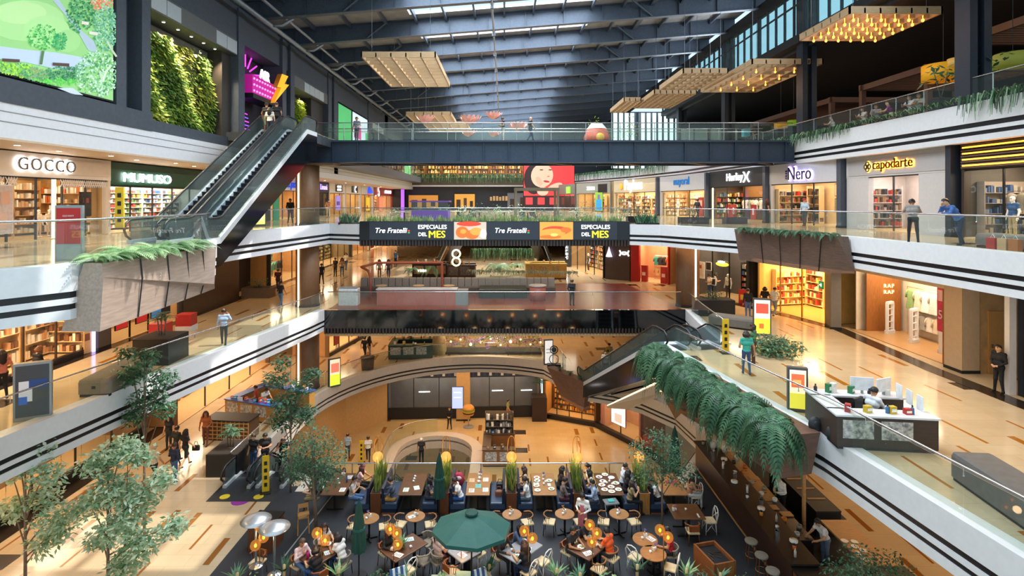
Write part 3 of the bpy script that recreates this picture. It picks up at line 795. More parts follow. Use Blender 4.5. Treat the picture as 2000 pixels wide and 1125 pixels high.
mb = MB(); mb.box(28, 5.5, -22, 28.5, 103, Z4-1.3); struct(mb.build('wall_right', SLATE))
# central pillars
for nm, x, y, lx, z0s in (('left', -12.95, 36.4, -.37, None), ('right', 12.0, 36.2, .3, None)):
 for (zb, zt, lv) in ((Z1, Z2-1.05, 'the lowest shopping level'), (Z2, Z3-1.05, 'the middle level'), (Z3, 3.95, 'the upper level')):
  if nm == 'right' and zb != Z2: continue
  if nm == 'left' and zb == Z3: zt = 3.95
  o = thing('pillar', 'round wood-clad %s pillar with a glowing light strip on %s' % (nm, lv), 'pillar', (x, y, zb))
  SS('lathe', [(.74,0),(.74,zt-zb)], n=28)('cladding', WOODC, o)
  a = -PI/2 + (lx/.75)
  mb = MB(); px, py = .75*math.cos(a), .75*math.sin(a)
  mb.cbox((px, py, (zt-zb)/2), (.1, .06, zt-zb-.05), rz=a+PI/2); mb.build('light_strip', LED, o)
  S('lathe', [(.78,0),(.78,.12)], n=28)('base_ring', BLK, o)
# general lamps and added fill per level
for (x, y, z, sx, sy, p) in ((-17, 20, Z2+3.9, 2, 22, 480), (-17, 50, Z2+3.9, 3, 30, 620), (14.5, 19, Z2+3.9, 4, 20, 720), (13, 44, Z2+3.9, 4, 20, 700),
      (-17, 22, Z1+3.9, 4, 24, 560), (-15, 46, Z1+3.9, 6, 16, 700), (14.5, 20, Z1+3.9, 2.5, 22, 600), (0, 50, Z1+3.9, 20, 10, 1100),
      (17.6, 26, Z3+3.6, 2, 30, 420), (15, 55, Z3+3.6, 3, 30, 420), (-17.4, 20, Z3+3.4, 1.5, 20, 200), (-17.3, 62, Z3+3.4, 1.6, 60, 460),
      (0, 41, Z0+4.0, 14, 8, 900), (-8, 35, Z0+4.0, 6, 10, 300), (-4, 40, ZB+3, 8, 8, 260), (0, 58, Z2+3.9, 14, 8, 900), (0, 44, Z1+3.9, 14, 3, 300), (-1, 40, Z2+3.9, 16, 6, 620)):  # both middle-level entries here are fill added to brighten the bridge and beyond
 area((x, y, z), sx, sy, p*.68, WARM if z < Z3 else WARM2)
for nm, P in (('right', [(17.5,8),(17.5,22.5),(18.0,29.8),(17.0,33),(15.6,36.6),(13.4,40.6)]), ('left', [(-18.7,8),(-18.7,60)])):
 mb = MB(); strip(mb, P, Z2, Z2+.012, .35, -.35); struct(mb.build('baseboard_' + nm, mat('#2a221c', .15, var=.3, scale=3)))
mb = MB(); strip(mb, [(-18.5,10),(-18.5,42)], Z1, Z1+.012, .4, -.4); struct(mb.build('baseboard_left', mat('#2a221c', .15, var=.3, scale=3)))
# storefronts
class Frame:
 def __init__(s, p0, p1, z):
  s.p = Vector((p0[0], p0[1], z)); d = Vector((p1[0]-p0[0], p1[1]-p0[1], 0)); s.W = d.length; s.rz = math.atan2(d.y, d.x)
  s.m = Matrix.Translation(s.p) @ Matrix.Rotation(s.rz, 4, 'Z')
 def w(s, x, y, z): return s.m @ Vector((x, y, z))
def bars(p, x, z, w_, h, n, m, y=-.12):
 mb = MB()
 for k in range(n): a = x-w_/2+w_*k/n; mb.box(a, y, z-h/2, a+w_/n*.7, y+.03, z+h/2*(1 if k % 3 else .7))
 return mb.build('sign_lettering', m, p)
def halo(body, wid, x, z, parent, front, back, y=-.12, space=1.0, bold=.0, shear=0, height=None):
 text(body, wid, back, parent, (x, y+.03, z), ext=.02, bold=bold+.07, space=space, name='sign_glow', shear=shear, height=height*1.08 if height else None)
 text(body, wid, front, parent, (x, y, z), ext=.05, bold=bold, space=space, name='sign_lettering', shear=shear, height=height)
SIGNW = mat('#ffffff', emit=3.2, var=0); SIGNY = mat('#ffcf70', emit=5, var=0, ehex='#ffb648'); SIGNP = mat('#cdbcff', emit=4, var=0)
SIGNB = mat('#2a55c8', emit=.8, var=0); SIGNK = mat('#1b1b20', .4, var=0)
def store(name, label, p0, p1, z, H=3.6, depth=3.2, face='#d9d4cc', inner='#d8b888', head=2.75, side=(.15,.15), panes=3, frame='#3a3c40', light=130, lc=WARM2, floor='#b99a6c', glassy=True, door=None, back_m=None, sill=0.0):
 f = Frame(p0, p1, z); W = f.W
 o = thing(name, label, 'shop', f.p, f.rz)
 fm = mat(face, .5, var=.03)
 S('box', 0, -.02, head, W, .25, H)('header_panel', fm, o)
 if side[0] > 0: S('box', 0, 0, 0, side[0], .3, head)('side_pier', fm, o)
 if side[1] > 0: S('box', W-side[1], 0, 0, W, .3, head)('side_pier', fm, o)
 im = back_m or mat(inner, .6, var=.08, scale=2)
 def room(nm, x0, y0, z0, x1, y1, z1, m):
  mb = MB(); mb.box(x0, y0, z0, x1, y1, z1); struct(mb.build(nm, m, None, f.p, f.rz))
 room('wall_back', 0, depth, 0, W, depth+.12, H, im)
 room('wall_left', 0, .3, 0, .06, depth, H, im); room('wall_right', W-.06, .3, 0, W, depth, H, im)
 room('ceiling', 0, .25, head+.35, W, depth, head+.42, mat('#e6dccb', .6, var=.02))
 room('floor', 0, .02, .0, W, depth, .03, mat(floor, .3, var=.1, kind='woodx'))
 if sill > 0: S('box', side[0], 0, 0, W-side[1], .2, sill)('sill', BLACKG, o)
 if glassy:
  xs = np.linspace(side[0], W-side[1], panes+1)
  gap = panes//2 if door is None else door
  for i in range(panes):
   if i == gap: continue
   S('box', xs[i]+.03, .1, sill+.05, xs[i+1]-.03, .115, head)('glass_pane', SHOPG, o)
  mb = MB()
  for i in range(1, panes): mb.box(xs[i]-.03, .07, sill, xs[i]+.03, .14, head)
  mb.box(side[0], .07, head-.06, W-side[1], .14, head)
  mb.build('window_frame', mat(frame, .4, metal=.3, var=.05), o)
 if light > 0:
  p = f.w(W/2, depth*.5, head+.3); area(p, max(.5, W*.8), depth*.6, light*W/6, lc, (0, 0, f.rz))
 return o, f
NS = {}
def shelf(f, x, y, w, h, n, where, cols, rz=0, d=.38, back='#e8e0d2', goods='box', z=.03):
 o = thing('shelf_unit', where, 'shelf', f.w(x, y, z), f.rz + rz)
 bm_ = mat(back, .5, var=.04)
 S('box', -w/2, 0, 0, w/2, .03, h)('back_panel', bm_, o)
 for s in (-1, 1):
  S('box', s*w/2-.02, -d, 0, s*w/2+.02, 0, h)('side_panel', bm_, o)
 g = [MB() for _ in cols]
 for i in range(n):
  zz = .12 + i*(h-.15)/n
  S('box', -w/2, -d, zz-.025, w/2, 0, zz)('shelf_board', bm_, o)
  xx = -w/2 + .06; hh = (h-.15)/n
  while xx < w/2 - .1:
   b = R.uniform(.06, .2); t = hh*R.uniform(.35, .8)
   if R.random() < .85: g[R.randrange(len(cols))].box(xx, -d+.04, zz, xx+b*.9, -.06, zz+t)
   xx += b + R.uniform(.005, .04)
 G = MB(); ms = []
 for i, mb in enumerate(g):
  G.m = i; G.add(mb.v, mb.f); ms.append(mat(cols[i], .5, var=.1))
 if G.v:
  q = G.build('shelf_goods', ms, None, f.w(x, y, z), f.rz + rz)
  stuff(q, 'small goods filling the ' + where, 'goods')
 return o
def garment_mesh(long=False):
 mb = MB(); mb.smooth = True
 H_ = 1.0 if long else .72
 prof = [(.0,.06,.03),(-.04,.17,.06),(-.12,.22,.08),(-.3,.2,.09),(-.55,.21,.1),(-H_,.24 if not long else .3,.11)]
 n = 12; vs = []
 for z, rx, ry in prof:
  for k in range(n):
   a = 2*PI*k/n; vs.append((rx*math.cos(a), ry*math.sin(a)*(1+.25*math.sin(5*a)*(z < -.3)), z))
 fs = [tuple(range(n))]
 for i in range(len(prof)-1):
  for k in range(n): fs.append((i*n+k, (i+1)*n+k, (i+1)*n+(k+1)%n, i*n+(k+1)%n))
 mb.add(vs, fs)
 for s in (-1, 1): mb.tube([(s*.15,0,-.08), (s*.25,0,-.25), (s*.28,0,-.46)], [.075,.065,.055], 7)
 mb.tube([(0,0,0),(0,0,.06),(.02,0,.09)], .006, 5)
 return mb
GM = {}
def rack(f, x, y, w, z, where, cols, rz=0, long=False, group=None, bar=True):
 o = thing('clothes_rail', 'metal rail holding ' + where, 'clothes rail', f.w(x, y, z), f.rz + rz)
 S('cyl', (-w/2,0,0),(w/2,0,0), .015, n=6)('bar', CHROME, o)
 for s in (-1, 1):
  S('cyl', (s*w/2,0,0),(s*w/2,.0,-z+.04), .012, n=5)('upright', CHROME, o)
 rm = Matrix.Rotation(f.rz+rz, 4, 'Z')
 for i, c in enumerate(cols):
  q = Vector((-w/2 + w*(i+.5)/len(cols), 0, -.09))
  if long not in GM: GM[long] = garment_mesh(long).build('garment', [WHITE]).data; first = True
  gob = None
  for ob in list(COL.objects):
   if ob.name.startswith('garment') and ob.data == GM[long] and 'label' not in ob: gob = ob; break
  if gob is None: gob = bpy.data.objects.new('garment', GM[long]); COL.objects.link(gob)
  gob.material_slots[0].link = 'OBJECT'; gob.material_slots[0].material = cloth(c)
  gob.location = f.w(x, y, z) + rm @ q; gob.rotation_euler = (0, 0, f.rz + rz + (1.1 if w/len(cols) < .35 else .15))
  tag(gob, '%s item, %s on the rail of %s' % (cname(c), ORD[i], where), 'garment', group or where)
 return o
def cname(h):
 r, g, b = (int(h[i:i+2], 16) for i in (1, 3, 5))
 mx, mn = max(r,g,b), min(r,g,b)
 if mx < 55: return 'black'
 if mx - mn < 26: return 'white' if mx > 205 else 'grey' if mx > 95 else 'charcoal'
 if r == mx and g < r*.55 and b < r*.6: return 'red' if b < r*.45 else 'pink'
 if r == mx and g > r*.8 and b < r*.72: return 'yellow' if b < r*.5 else 'beige'
 if r == mx: return 'orange' if r > 190 and b < 110 else 'cream' if mx > 200 else 'brown'
 if g == mx: return 'green'
 return 'navy' if mx < 110 else 'blue'
def mannequin(f, x, y, where, top, bottom, rz=PI, head='#e9e6df', z=.03, s=1.0):
 person('stand', f.w(x, y, z), f.rz + rz, where, top, bottom, hair=None, skin=mat(head, .5, var=.02), shoes=head, name='mannequin', cat='mannequin', s=s)
def pilaster(x, y, z, w, h, m, label, rz=0, d=.5):
 o = thing('pilaster', label, 'pilaster', (x, y, z), rz); S('box', -w/2, -d/2, 0, w/2, d/2, h)('shaft', m, o)
 S('box', -w/2-.02, -d/2-.02, 0, w/2+.02, d/2+.02, .12)('base', BLK, o); return o
def poster(f, x, y, z, w, h, label, cols, frame='#222222', emit=0.0, art=None, name='poster', cat='poster', thick=.05, rz=0):
 o = thing(name, label, cat, f.w(x, y, z), f.rz + rz)
 S('box', -w/2, 0, 0, w/2, thick, h)('frame', mat(frame, .4, var=.05), o)
 e = .04
 S('box', -w/2+e, -.012, e, w/2-e, .0, h-e)('picture', mat(cols[0], .5, var=0 if emit else .15, emit=emit), o)
 for i, (a, b, c, d, hx) in enumerate(art or []):
  S('box', -w/2+w*a, -.02-.003*i, h*b, -w/2+w*c, -.012, h*d)('picture_detail', mat(hx, .5, var=0, emit=emit), o)
 return o
def totem(x, y, z, rz, label, w=.9, h=1.9, face='#e8d48a', art=None, txt=None, frame='#55575a', emit=1.2):
 o = thing('advertising_totem', label, 'advertising totem', (x, y, z), rz)
 S('box', -w/2, -.1, 0, w/2, .1, h)('housing', mat(frame, .4, metal=.4, var=.04), o)
 S('box', -w/2+.06, -.115, .12, w/2-.06, -.1, h-.08)('screen', mat(face, var=0, emit=emit), o)
 for i, (a, b, c, d, hx) in enumerate(art or []):
  S('box', -w/2+.06+(w-.12)*a, -.12-.002*i, .12+(h-.2)*b, -w/2+.06+(w-.12)*c, -.115, .12+(h-.2)*d)('picture_detail', mat(hx, var=0, emit=emit), o)
 for (t, xx, zz, wd, hx) in (txt or []): text(t, wd, mat(hx, var=0, emit=emit), o, (xx, -.135, zz), ext=.005)
 return o
MIX = ['#e8e2d6','#c94f3f','#3b5f8a','#d9b24a','#6f8f5a','#f4f1ea','#7b4a35']
PALE = ['#f2ede2','#e3d3bd','#d5b894','#c9a07a','#efe9dc']
X = -18.8
o, f = store('childrenswear_shop', 'white shop with glowing GOCCO letters over patterned screens', (X, 18.2), (X, 26.4), Z3, 3.5, 3.6, face='#d8cabd', inner='#d8b078', head=2.55, panes=6, door=3, light=150)
halo('GOCCO', 2.85, 4.43, 3.05, o, mat('#6d6a66', .4, metal=.5, var=0), SIGNW, space=1.15)
S('box', 5.6, -.05, 2.72, 8.0, -.02, 3.35)('blank_sign_panel', mat('#d3c4b6', .5, var=.02), o)
S('box', 5.0, .1, .0, 5.12, .2, 2.55)('light_strip', LED, o)
for i, (xa, xb) in enumerate(((1.4, 2.6), (2.7, 3.2), (5.3, 8.0))):
 mb = MB()
 for k in range(int((xb-xa)/.12)): mb.cbox((xa+.06+k*.12, .04, 2.35), (.02, .02, .34), ry=.45); mb.cbox((xa+.06+k*.12, .04, 2.35), (.02, .02, .34), ry=-.45)
 mb.build('lattice_screen', WHITE, o)
poster(f, 2.4, -.02, .35, 1.1, 1.85, 'tall faded photo poster of babies in the GOCCO window', ['#b9a49a'], '#cfc8c0', art=[(.1,.55,.45,.9,'#c08f78'),(.5,.6,.85,.85,'#c79a80'),(.3,.1,.75,.42,'#c4a28c')])
shelf(f, 4.6, 3.3, 3.2, 2.5, 6, 'gridded wooden wall shelf inside the GOCCO shop', PALE + ['#c8642c'], back='#c79a5e')
shelf(f, 7.0, 3.3, 1.4, 2.5, 6, 'narrow wooden shelf at the right of the GOCCO shop', PALE, back='#c79a5e')
mb = MB(); mb.smooth = True
rack(f, 3.9, 1.5, 1.5, 1.45, 'orange and olive childrenswear in the GOCCO window', ['#6b6a48','#c4622f','#c4622f','#b9804a'])
poster(f, 6.9, .2, .9, .7, 1.1, 'black oval sale sign in the GOCCO window', ['#17161a'], '#101010', art=[(.25,.55,.75,.75,'#b23a2e')])
poster(f, 3.2, 1.2, .7, 1.1, 1.5, 'round white light box among the GOCCO shelves', ['#e8f2ff'], '#d9d2c2', emit=1.6)
for i in range(3):
 mannequin(f, 5.3+.55*i, 1.0, 'small cream child mannequin in the GOCCO window, %s from the left' % ORD[i], '#d8c6ae', '#c0a488', s=.68)
o = thing('standing_sign', 'red OLD NAVY advertising board in a grey frame behind the left railing', 'sign board', (-11.55, 14.7, Z3), .25)
o.scale = (.62, .7, .74)
S('box', -.5,-.1,0,.5,.1,2.0)('frame', mat('#8f9699', .4, metal=.4, var=.04), o)
S('box', -.44,-.115,.62,.44,-.1,1.9)('poster_face', mat('#b3201f', .5, var=.04), o)
text('OLD NAVY', .42, WHITE, o, (0,-.12,1.62), ext=.004)
S('box', -.44,-.112,.08,.44,-.1,.6)('lower_panel', mat('#9aa0a2', .3, metal=.4, var=.03), o)
o, f = store('gift_shop', 'gift shop with dark green header reading MUMUSO and packed lit shelves', (X-.3, 26.5), (X-.3, 36.0), Z3, 3.5, 2.6, face='#0f3b2b', inner='#e6e2d8', head=2.35, side=(.1,.5), panes=5, door=2, light=330, lc=(1,.93,.84))
S('box', 0,-.05,2.4,9.5,.0,3.15)('green_fascia', mat('#12503a', .5, var=.03), o)
text('MUMUSO', 3.9, SIGNW, o, (3.0,-.12,2.78), ext=.05, bold=.05, height=.46)
for i in range(5): shelf(f, 1.0+1.85*i, 2.3, 1.8, 2.3, 8, 'brightly lit gift shelf inside the green-fronted shop, %s from the left' % ORD[i], MIX, back='#f0ece2')
o, f = store('denim_shop', 'beige shop with blue cursive lettering behind the escalator', (X, 44.5), (X, 54.6), Z3, 3.6, 3, face='#cfd2d8', inner='#d9a768', head=2.5, light=170, panes=4)
text("st.jack's", 3.0, mat('#2b49b8', emit=.9, var=0), o, (4.6,-.06,3.0), ext=.06, bold=.03, shear=.2)
rack(f, 3.2, 2.2, 2.4, 1.6, 'bright clothes in the blue-lettered beige shop', ['#d88a4a','#c94f3f','#e2b15a','#c97a4a','#efe3c8'])
totem(-15.4, 34.6, Z3, .9, 'green and yellow advertising totem beside the left pillar', face='#d8d27a', art=[(0,.5,1,1,'#3aa08a'),(.2,.15,.8,.5,'#e9e4c6')])
poster(f, 1.0, -.05, 0, 1.3, 2.2, 'teal green banner at the edge of the blue-lettered beige shop', ['#2f9a78'], '#2f9a78', name='banner', cat='banner')
specs = [('jewellery_shop','dark shop with small purple lit sign next to the left pillar', 54.8, 59.2, '#2a2833', '#4a4038', 'Limaná', '#b9a8ff', 70),
('footwear_shop','white shop with a square dark sign and purple screen', 59.4, 65.4, '#d6d4d2', '#cfa468', 'Devlyn', '#ffffff', 150),
('cosmetics_shop','white shop with a round dark sign, third beyond the left pillar', 65.6, 72.4, '#d3d0cd', '#d8b278', 'lu', '#ffffff', 150),
('phone_shop','white shop with a blue and red droplet sign', 72.6, 79.4, '#cfcfcf', '#c99a5a', 'A', '#2a49d0', 150),
('bank_branch','red shopfront with white lettering at the far left', 79.6, 93.0, '#8f2a24', '#d9a77c', 'Scotiabank', '#ffffff', 220)]
for nm, lab, y0, y1, fc, inn, sg, sc_, lt in specs:
 o, f = store(nm, lab, (X, y0), (X, y1), Z3, 3.55, 3, face=fc, inner=inn, head=2.45, panes=3, light=lt)
 W = f.W
 if nm in ('footwear_shop','cosmetics_shop'):
  S('box', W*.35,-.1,2.62,W*.75,-.02,3.4)('sign_board', SIGNK, o)
 sm = mat(sc_, emit=1.6, var=0)
 if nm == 'jewellery_shop': text(sg, W*.5, sm, o, (W*.55,-.12,3.02), ext=.03, bold=.02)
 elif nm == 'cosmetics_shop': text('C', .7, sm, o, (W*.55,-.14,3.02), ext=.03, bold=.05)
 elif nm == 'phone_shop':
  S('lathe', [(.5,0),(.42,.4),(.0,1.0)], (W*.55,-.2,2.6), 12)('blue_droplet', sm, o); S('box', W*.55-.45,-.3,2.5,W*.55+.45,-.1,2.66)('red_base', mat('#d8402a', emit=1.2, var=0), o)
 elif nm == 'footwear_shop': bars(o, W*.55, 3.2, 1.6, .25, 6, sm); bars(o, W*.55, 2.85, 1.6, .25, 7, sm)
 else: bars(o, W*.7, 3.0, W*.38, .5, 9, sm); text('S', .9, sm, o, (W*.2,-.12,3.05), ext=.03, bold=.05)
 shelf(f, W/2, 2.6, W*.7, 2.3, 5, 'display shelf inside the shop whose sign is %s' % {'Limaná':'violet and small','Devlyn':'a square dark board','lu':'a round dark board','A':'a blue droplet','Scotiabank':'white on red'}[sg], MIX, back=inn)
 if nm == 'footwear_shop': poster(f, W*.5, -.04, .5, 1.7, 1.7, 'violet screen with dark shoes on the white shopfront', ['#8d7bd6'], '#b98c54', emit=.8, art=[(.2,.35,.45,.6,'#3a2c4a'),(.55,.35,.8,.6,'#3a2c4a')], name='display_screen', cat='screen')
 if nm == 'phone_shop': poster(f, W*.5, -.04, .2, 2.2, 1.9, 'yellow poster with a red patch at the droplet-sign shop', ['#e8c52a'], '#6b4a26', emit=.4, art=[(.2,.15,.5,.4,'#b7281f')])
 if nm == 'bank_branch': poster(f, W*.35, -.04, .1, 3.0, 2.1, 'pale red panel in the red shopfront window', ['#d98c6a'], '#b23028', emit=.5)
mb = MB(); mb.box(-19.2, 93, 0, -17.2, 101, 3.6); struct(mb.build('wall_left', BLACKG))
mb = MB(); mb.box(X-3, 36.2, 0, X, 44.4, 3.6); struct(mb.build('wall_left', mat('#26262a', .4, var=.2)))
mb = MB(); mb.box(-17.3, 92.5, Z3+.1, -17.0, 94, 3.5); tag(mb.build('light_column', mat('#8a4ad0', emit=2.2, var=0)), 'violet glowing light column at the far left corner', 'light')
for i, (y, x) in enumerate(((14.5,-17.2),(17,-17.6),(19.3,-17.0),(21.6,-17.4),(23.9,-17.0),(26.3,-17.5),(28.6,-17.0),(31,-17.4),(36,-17.2),(41,-17.2),(47,-17.2),(53,-17.2),(60,-17.2),(68,-17.2),(77,-17.2))):
 o = thing('downlight', 'recessed round downlight in the left soffit, %s from the camera' % ORD[i], 'downlight', (x, y, 3.55), 0, 'soffit downlights')
 S('cyl', (0,0,0),(0,0,-.02), .12, n=12)('trim_ring', WHITE, o)
 S('cyl', (0,0,-.02),(0,0,-.025), .09, n=12)('lens', DOWN, o)
 spot((x, y, 3.5), 60, WARM2, 2.3)
W3 = [(20,20),(20,24.4),(20,32.3),(19.9,32.9),(18.9,39.4),(18.75,39.9),(17.9,48.2),(17.8,48.8),(16.5,58.6),(16.3,59.4),(13.9,70.2),(13.6,71),(10.5,80.5)]
def w3(i): return W3[i]
o, f = store('sportswear_shop', 'clothes shop under dark wooden slats with glowing amber bars', (20,24.2), (20,18.5), Z3, 4.1, 3.2, face='#3a3028', inner='#4a4640', head=2.95, panes=3, light=420, frame='#15161a')
for k in range(9):
 S('box', .1,-.12,3.0+.12*k,5.6,-.02,3.06+.12*k)('slat', mat('#5b4433', .5, var=.15, kind='woodx'), o)
for k, (a, b) in enumerate(((.2,3.6),(.2,4.6),(.2,3.9),(.2,4.9))):
 S('box', a,-.135,3.08+.26*k,b,-.12,3.14+.26*k)('light_bar', mat('#ffb648', emit=5, var=0, ehex='#ff9f2a'), o)
mannequin(f, 1.7, .7, 'headed white mannequin in blue puffer jacket and khaki trousers', '#33557e', '#a59570')
mannequin(f, 3.1, .8, 'white mannequin in pale blue shirt and black trousers, beside the puffer one', '#7d94ad', '#1b1c20')
rack(f, 1.6, 1.6, 2.4, 2.0, 'camouflage shirts behind the puffer jacket mannequin', ['#8c8578','#6f6a5c','#9a9486','#77705f','#a8a294'])
shelf(f, 3.6, 2.9, 2.6, 2.2, 4, 'dark back shelf in the slatted-front shop', MIX, back='#3b3833')
pilaster(19.9, 24.5, Z3, .3, 4.05, NAVY, 'narrow dark pilaster between the slatted shop and the grey shoe shop', PI/2)
o, f = store('shoe_shop', 'grey shop with backlit golden capodarte sign and flower logo', w3(2), (20,24.7), Z3, 4.1, 3.4, face='#b4b2b4', inner='#cfc3bd', head=2.9, side=(1.9,2.0), panes=2, door=9, light=300, lc=(1,.9,.86))
S('box', .25,-.06,3.0,7.3,-.02,3.85)('sign_panel', mat('#a2a0a2', .5, var=.02), o)
halo('capodarte', 2.9, 3.95, 3.45, o, mat('#2a211a', .4, var=0), SIGNY, bold=.015)
for (dx, dz) in ((-.13,0),(.13,0),(0,.13),(0,-.13)):
 mb = MB(); mb.smooth = True
 mb.tube([(2.05+dx+.13*math.cos(a), -.14, 3.45+dz+.13*math.sin(a)) for a in np.linspace(0, 2*PI, 13)], .035, 5, False); mb.build('logo_petal', mat('#2a211a', .4, var=0), o)
 mb = MB(); mb.lathe([(.0,0),(.19,0),(.19,.02),(0,.02)], n=12); mb.v = [(v[0]+2.05+dx, -.08-v[2], v[1]+3.45+dz) for v in mb.v]; mb.build('logo_glow', SIGNY, o)
for (xa, za) in ((2.3,.35),(4.4,.4)):
 for k in range(3):
  S('box', xa-.25,3.3,.5+.55*k,xa+.45,3.39,.62+.5*k)('light_strip', mat('#f0d8ff', emit=2.2, var=0), o)
shelf(f, 3.4, 3.2, 1.6, 2.2, 4, 'handbag shelf in the grey shoe shop, middle', ['#1c1c20','#7a5a3c','#2a2a2e','#8f8378'], back='#d8cdc8')
shelf(f, 5.0, 3.2, .9, 2.2, 5, 'narrow shoe shelf on the right in the grey shoe shop', ['#1c1c20','#7a5a3c','#b29a80'], back='#d8cdc8')
for i, (x, c, w_) in enumerate(((2.9,'#3c4046',.45),(3.5,'#8a6a44',.6),(3.2,'#222226',.4))):
 o2 = thing('handbag', '%s handbag on display in the grey shoe shop, %s from the left' % (cname(c), ORD[i]), 'handbag', f.w(x, 2.4, 1.25 if i < 2 else .5))
 S('rbox', (0,0,.2), (w_,.16,.4), .05)('bag_body', mat(c, .5, var=.1), o2)
 SS('tube', [(-.12,0,.4),(-.08,0,.56),(.08,0,.56),(.12,0,.4)], .012, 6)('handle', mat(c, .5, var=.1), o2)
 o3 = thing('display_plinth', 'white plinth carrying the %s handbag in the grey shoe shop, %s from the left' % (cname(c), ORD[i]), 'plinth', f.w(x, 2.4, .03)); S('box', -.32,-.2,0,.32,.2,1.22 if i < 2 else .47)('block', WHITE, o3)
pilaster(19.95, 32.6, Z3, .42, 4.05, mat('#3f4756', .5, var=.05), 'slate pilaster between the golden-sign shop and Nero', PI/2)
o, f = store('leather_shop', 'shop with violet-lit Nero lettering above a warm window', w3(4), w3(3), Z3, 4.1, 3, face='#bdbcc4', inner='#dfc090', head=2.75, panes=3, door=1, light=210)
halo('Nero', 2.2, 3.3, 3.4, o, SIGNK, SIGNP, bold=.0, height=.85)
text('casa', .62, SIGNK, o, (2.0,-.12,3.35), dirv=(0,0,1), up=(-1,0,0), ext=.04)
shelf(f, 5.4, 2.7, 1.8, 2.6, 4, 'handbag wall shelf on the right in the Nero shop', ['#1a1a1d','#2c2522','#3a2a22'], back='#e2c69a')
shelf(f, 1.4, 2.7, 1.2, 2.6, 4, 'small wall shelf on the left in the Nero shop', ['#1a1a1d','#6a4a30'], back='#e2c69a')
for i, zz in enumerate((.9, 1.9)): poster(f, 3.2, 2.9, zz, .9, .85, 'framed fashion picture in the Nero shop, %s from the floor' % ORD[i], ['#8d8a70' if i == 0 else '#cdb49a'], '#2a2018')
pilaster(18.85, 39.65, Z3, .4, 4.05, mat('#3f4756', .5, var=.05), 'slate pilaster between Nero and Hurley', PI/2)
o, f = store('surf_shop', 'black-fronted shop with white Hurley sign and twin arc logo', w3(6), w3(5), Z3, 4.1, 3, face='#17191f', inner='#4a3a2a', head=2.75, panes=3, door=1, light=230, frame='#2a2b30', floor='#8d7048')
text('Hurley', 2.5, SIGNW, o, (4.3,-.05,3.4), ext=.04, bold=.05, height=.78)
for s in (-1, 1):
 S('tube', [(6.05+s*(.12+.28*abs(a)**2), -.07, 3.42+.38*a) for a in np.linspace(-1, 1, 9)], .06, 6)('arc_logo', SIGNW, o)
S('box', .3,2.9,1.9,7.9,3,2.9)('wood_panel', mat('#9a6a34', .5, var=.2, kind='wood'), o)
rack(f, 2.3, 2.4, 2.2, 1.75, 'white and pale tops in the Hurley shop', ['#e6e0d2','#d9d4c6','#8fa08f','#c6bda6','#e9e4da'])
rack(f, 5.0, 2.4, 2.6, 1.75, 'pale and dark tops right in the Hurley shop', ['#cfd0c6','#bfc4bb','#b7a98c','#2c2c30','#1d1e22'])
for i, x in enumerate((2.6, 3.5, 6.4)): poster(f, x, .3, .2, .75, 1.1, 'red sale placard with letter S in the Hurley doorway, %s from the left' % ORD[i], ['#c2272a'], '#c2272a', art=[(.35,.3,.65,.75,'#f2e6e0')])
S('box', .35,.05,.0,.5,.1,2.7)('light_strip', LED, o)
o, f = store('kidswear_shop', 'pale grey shop with blue mayoral lettering', w3(8), w3(7), Z3, 4.1, 3, face='#aaa9ac', inner='#e0bf8c', head=2.6, panes=3, door=1, light=260)
text('mayoral', 3.3, mat('#1f6aa8', emit=.7, var=0), o, (5.1,-.05,3.4), ext=.05, bold=.03)
shelf(f, 3.3, 2.7, 2.6, 2.4, 4, 'pale wall shelf on the left in the mayoral shop', PALE, back='#e8cda0')
shelf(f, 6.3, 2.7, 2.4, 2.4, 4, 'pale wall shelf on the right in the mayoral shop', PALE, back='#e8cda0')
poster(f, 9.0, -.05, .2, 1.0, 1.7, 'red sale banner printed 50 at the mayoral doorway', ['#a8322c'], '#8a2a22', art=[(.2,.55,.8,.85,'#d8a08a')])
mannequin(f, 3.0, .6, 'white mannequin with dark hair band in the mayoral window', '#d8d0c8', '#e8e2da')
pilaster(17.85, 48.5, Z3, .4, 4.05, mat('#3f4756', .5, var=.05), 'slate pilaster between Hurley and mayoral', PI/2)
pilaster(16.4, 59.0, Z3, .4, 4.05, mat('#3f4756', .5, var=.05), 'slate pilaster between mayoral and the orange-logo shoe store', PI/2)
o, f = store('shoe_store', 'shoe store with white Payless lettering and orange dot over the glass', w3(10), w3(9), Z3, 4.1, 3, face='#b9aa90', inner='#e6c894', head=2.6, panes=4, door=1, light=300)
text('Payless', 4.6, SIGNW, o, (5.6,-.05,3.3), ext=.05, bold=.02)
S('ball', (2.4,-.1,3.35), .38, 12, 8, (1,.3,1))('orange_dot', mat('#f08a1e', emit=1.2, var=0), o)
for i in range(4): shelf(f, 1.6+2.6*i, 2.7, 2.4, 2.3, 5, 'shoe wall shelf inside the orange-logo shoe store, %s from the left' % ORD[i], MIX + ['#2a2a2e'], back='#e8d2a8')
o, f = store('electronics_shop', 'far glass shop with small white sign and blue figure poster', w3(12), w3(11), Z3, 4.1, 3, face='#8b8a80', inner='#cfae78', head=2.6, panes=4, light=240)
text('ZENON', 2.2, SIGNW, o, (4.6,-.05,3.3), ext=.05, bold=.02)
S('box', 6.8,-.08,2.7,9.2,-.02,3.8)('dark_panel', SIGNK, o)
poster(f, 7.0, -.06, .2, 2.2, 2.6, 'poster with blue figure on lime ground in the far glass shop', ['#7fae3a'], '#3a3a3a', emit=.4, art=[(.15,.05,.85,.6,'#2a8ad0'),(.35,.6,.65,.85,'#7a5a9a')])
shelf(f, 2.6, 2.7, 3.2, 2.4, 4, 'back shelf inside the far glass shop', MIX, back='#d8bb88')
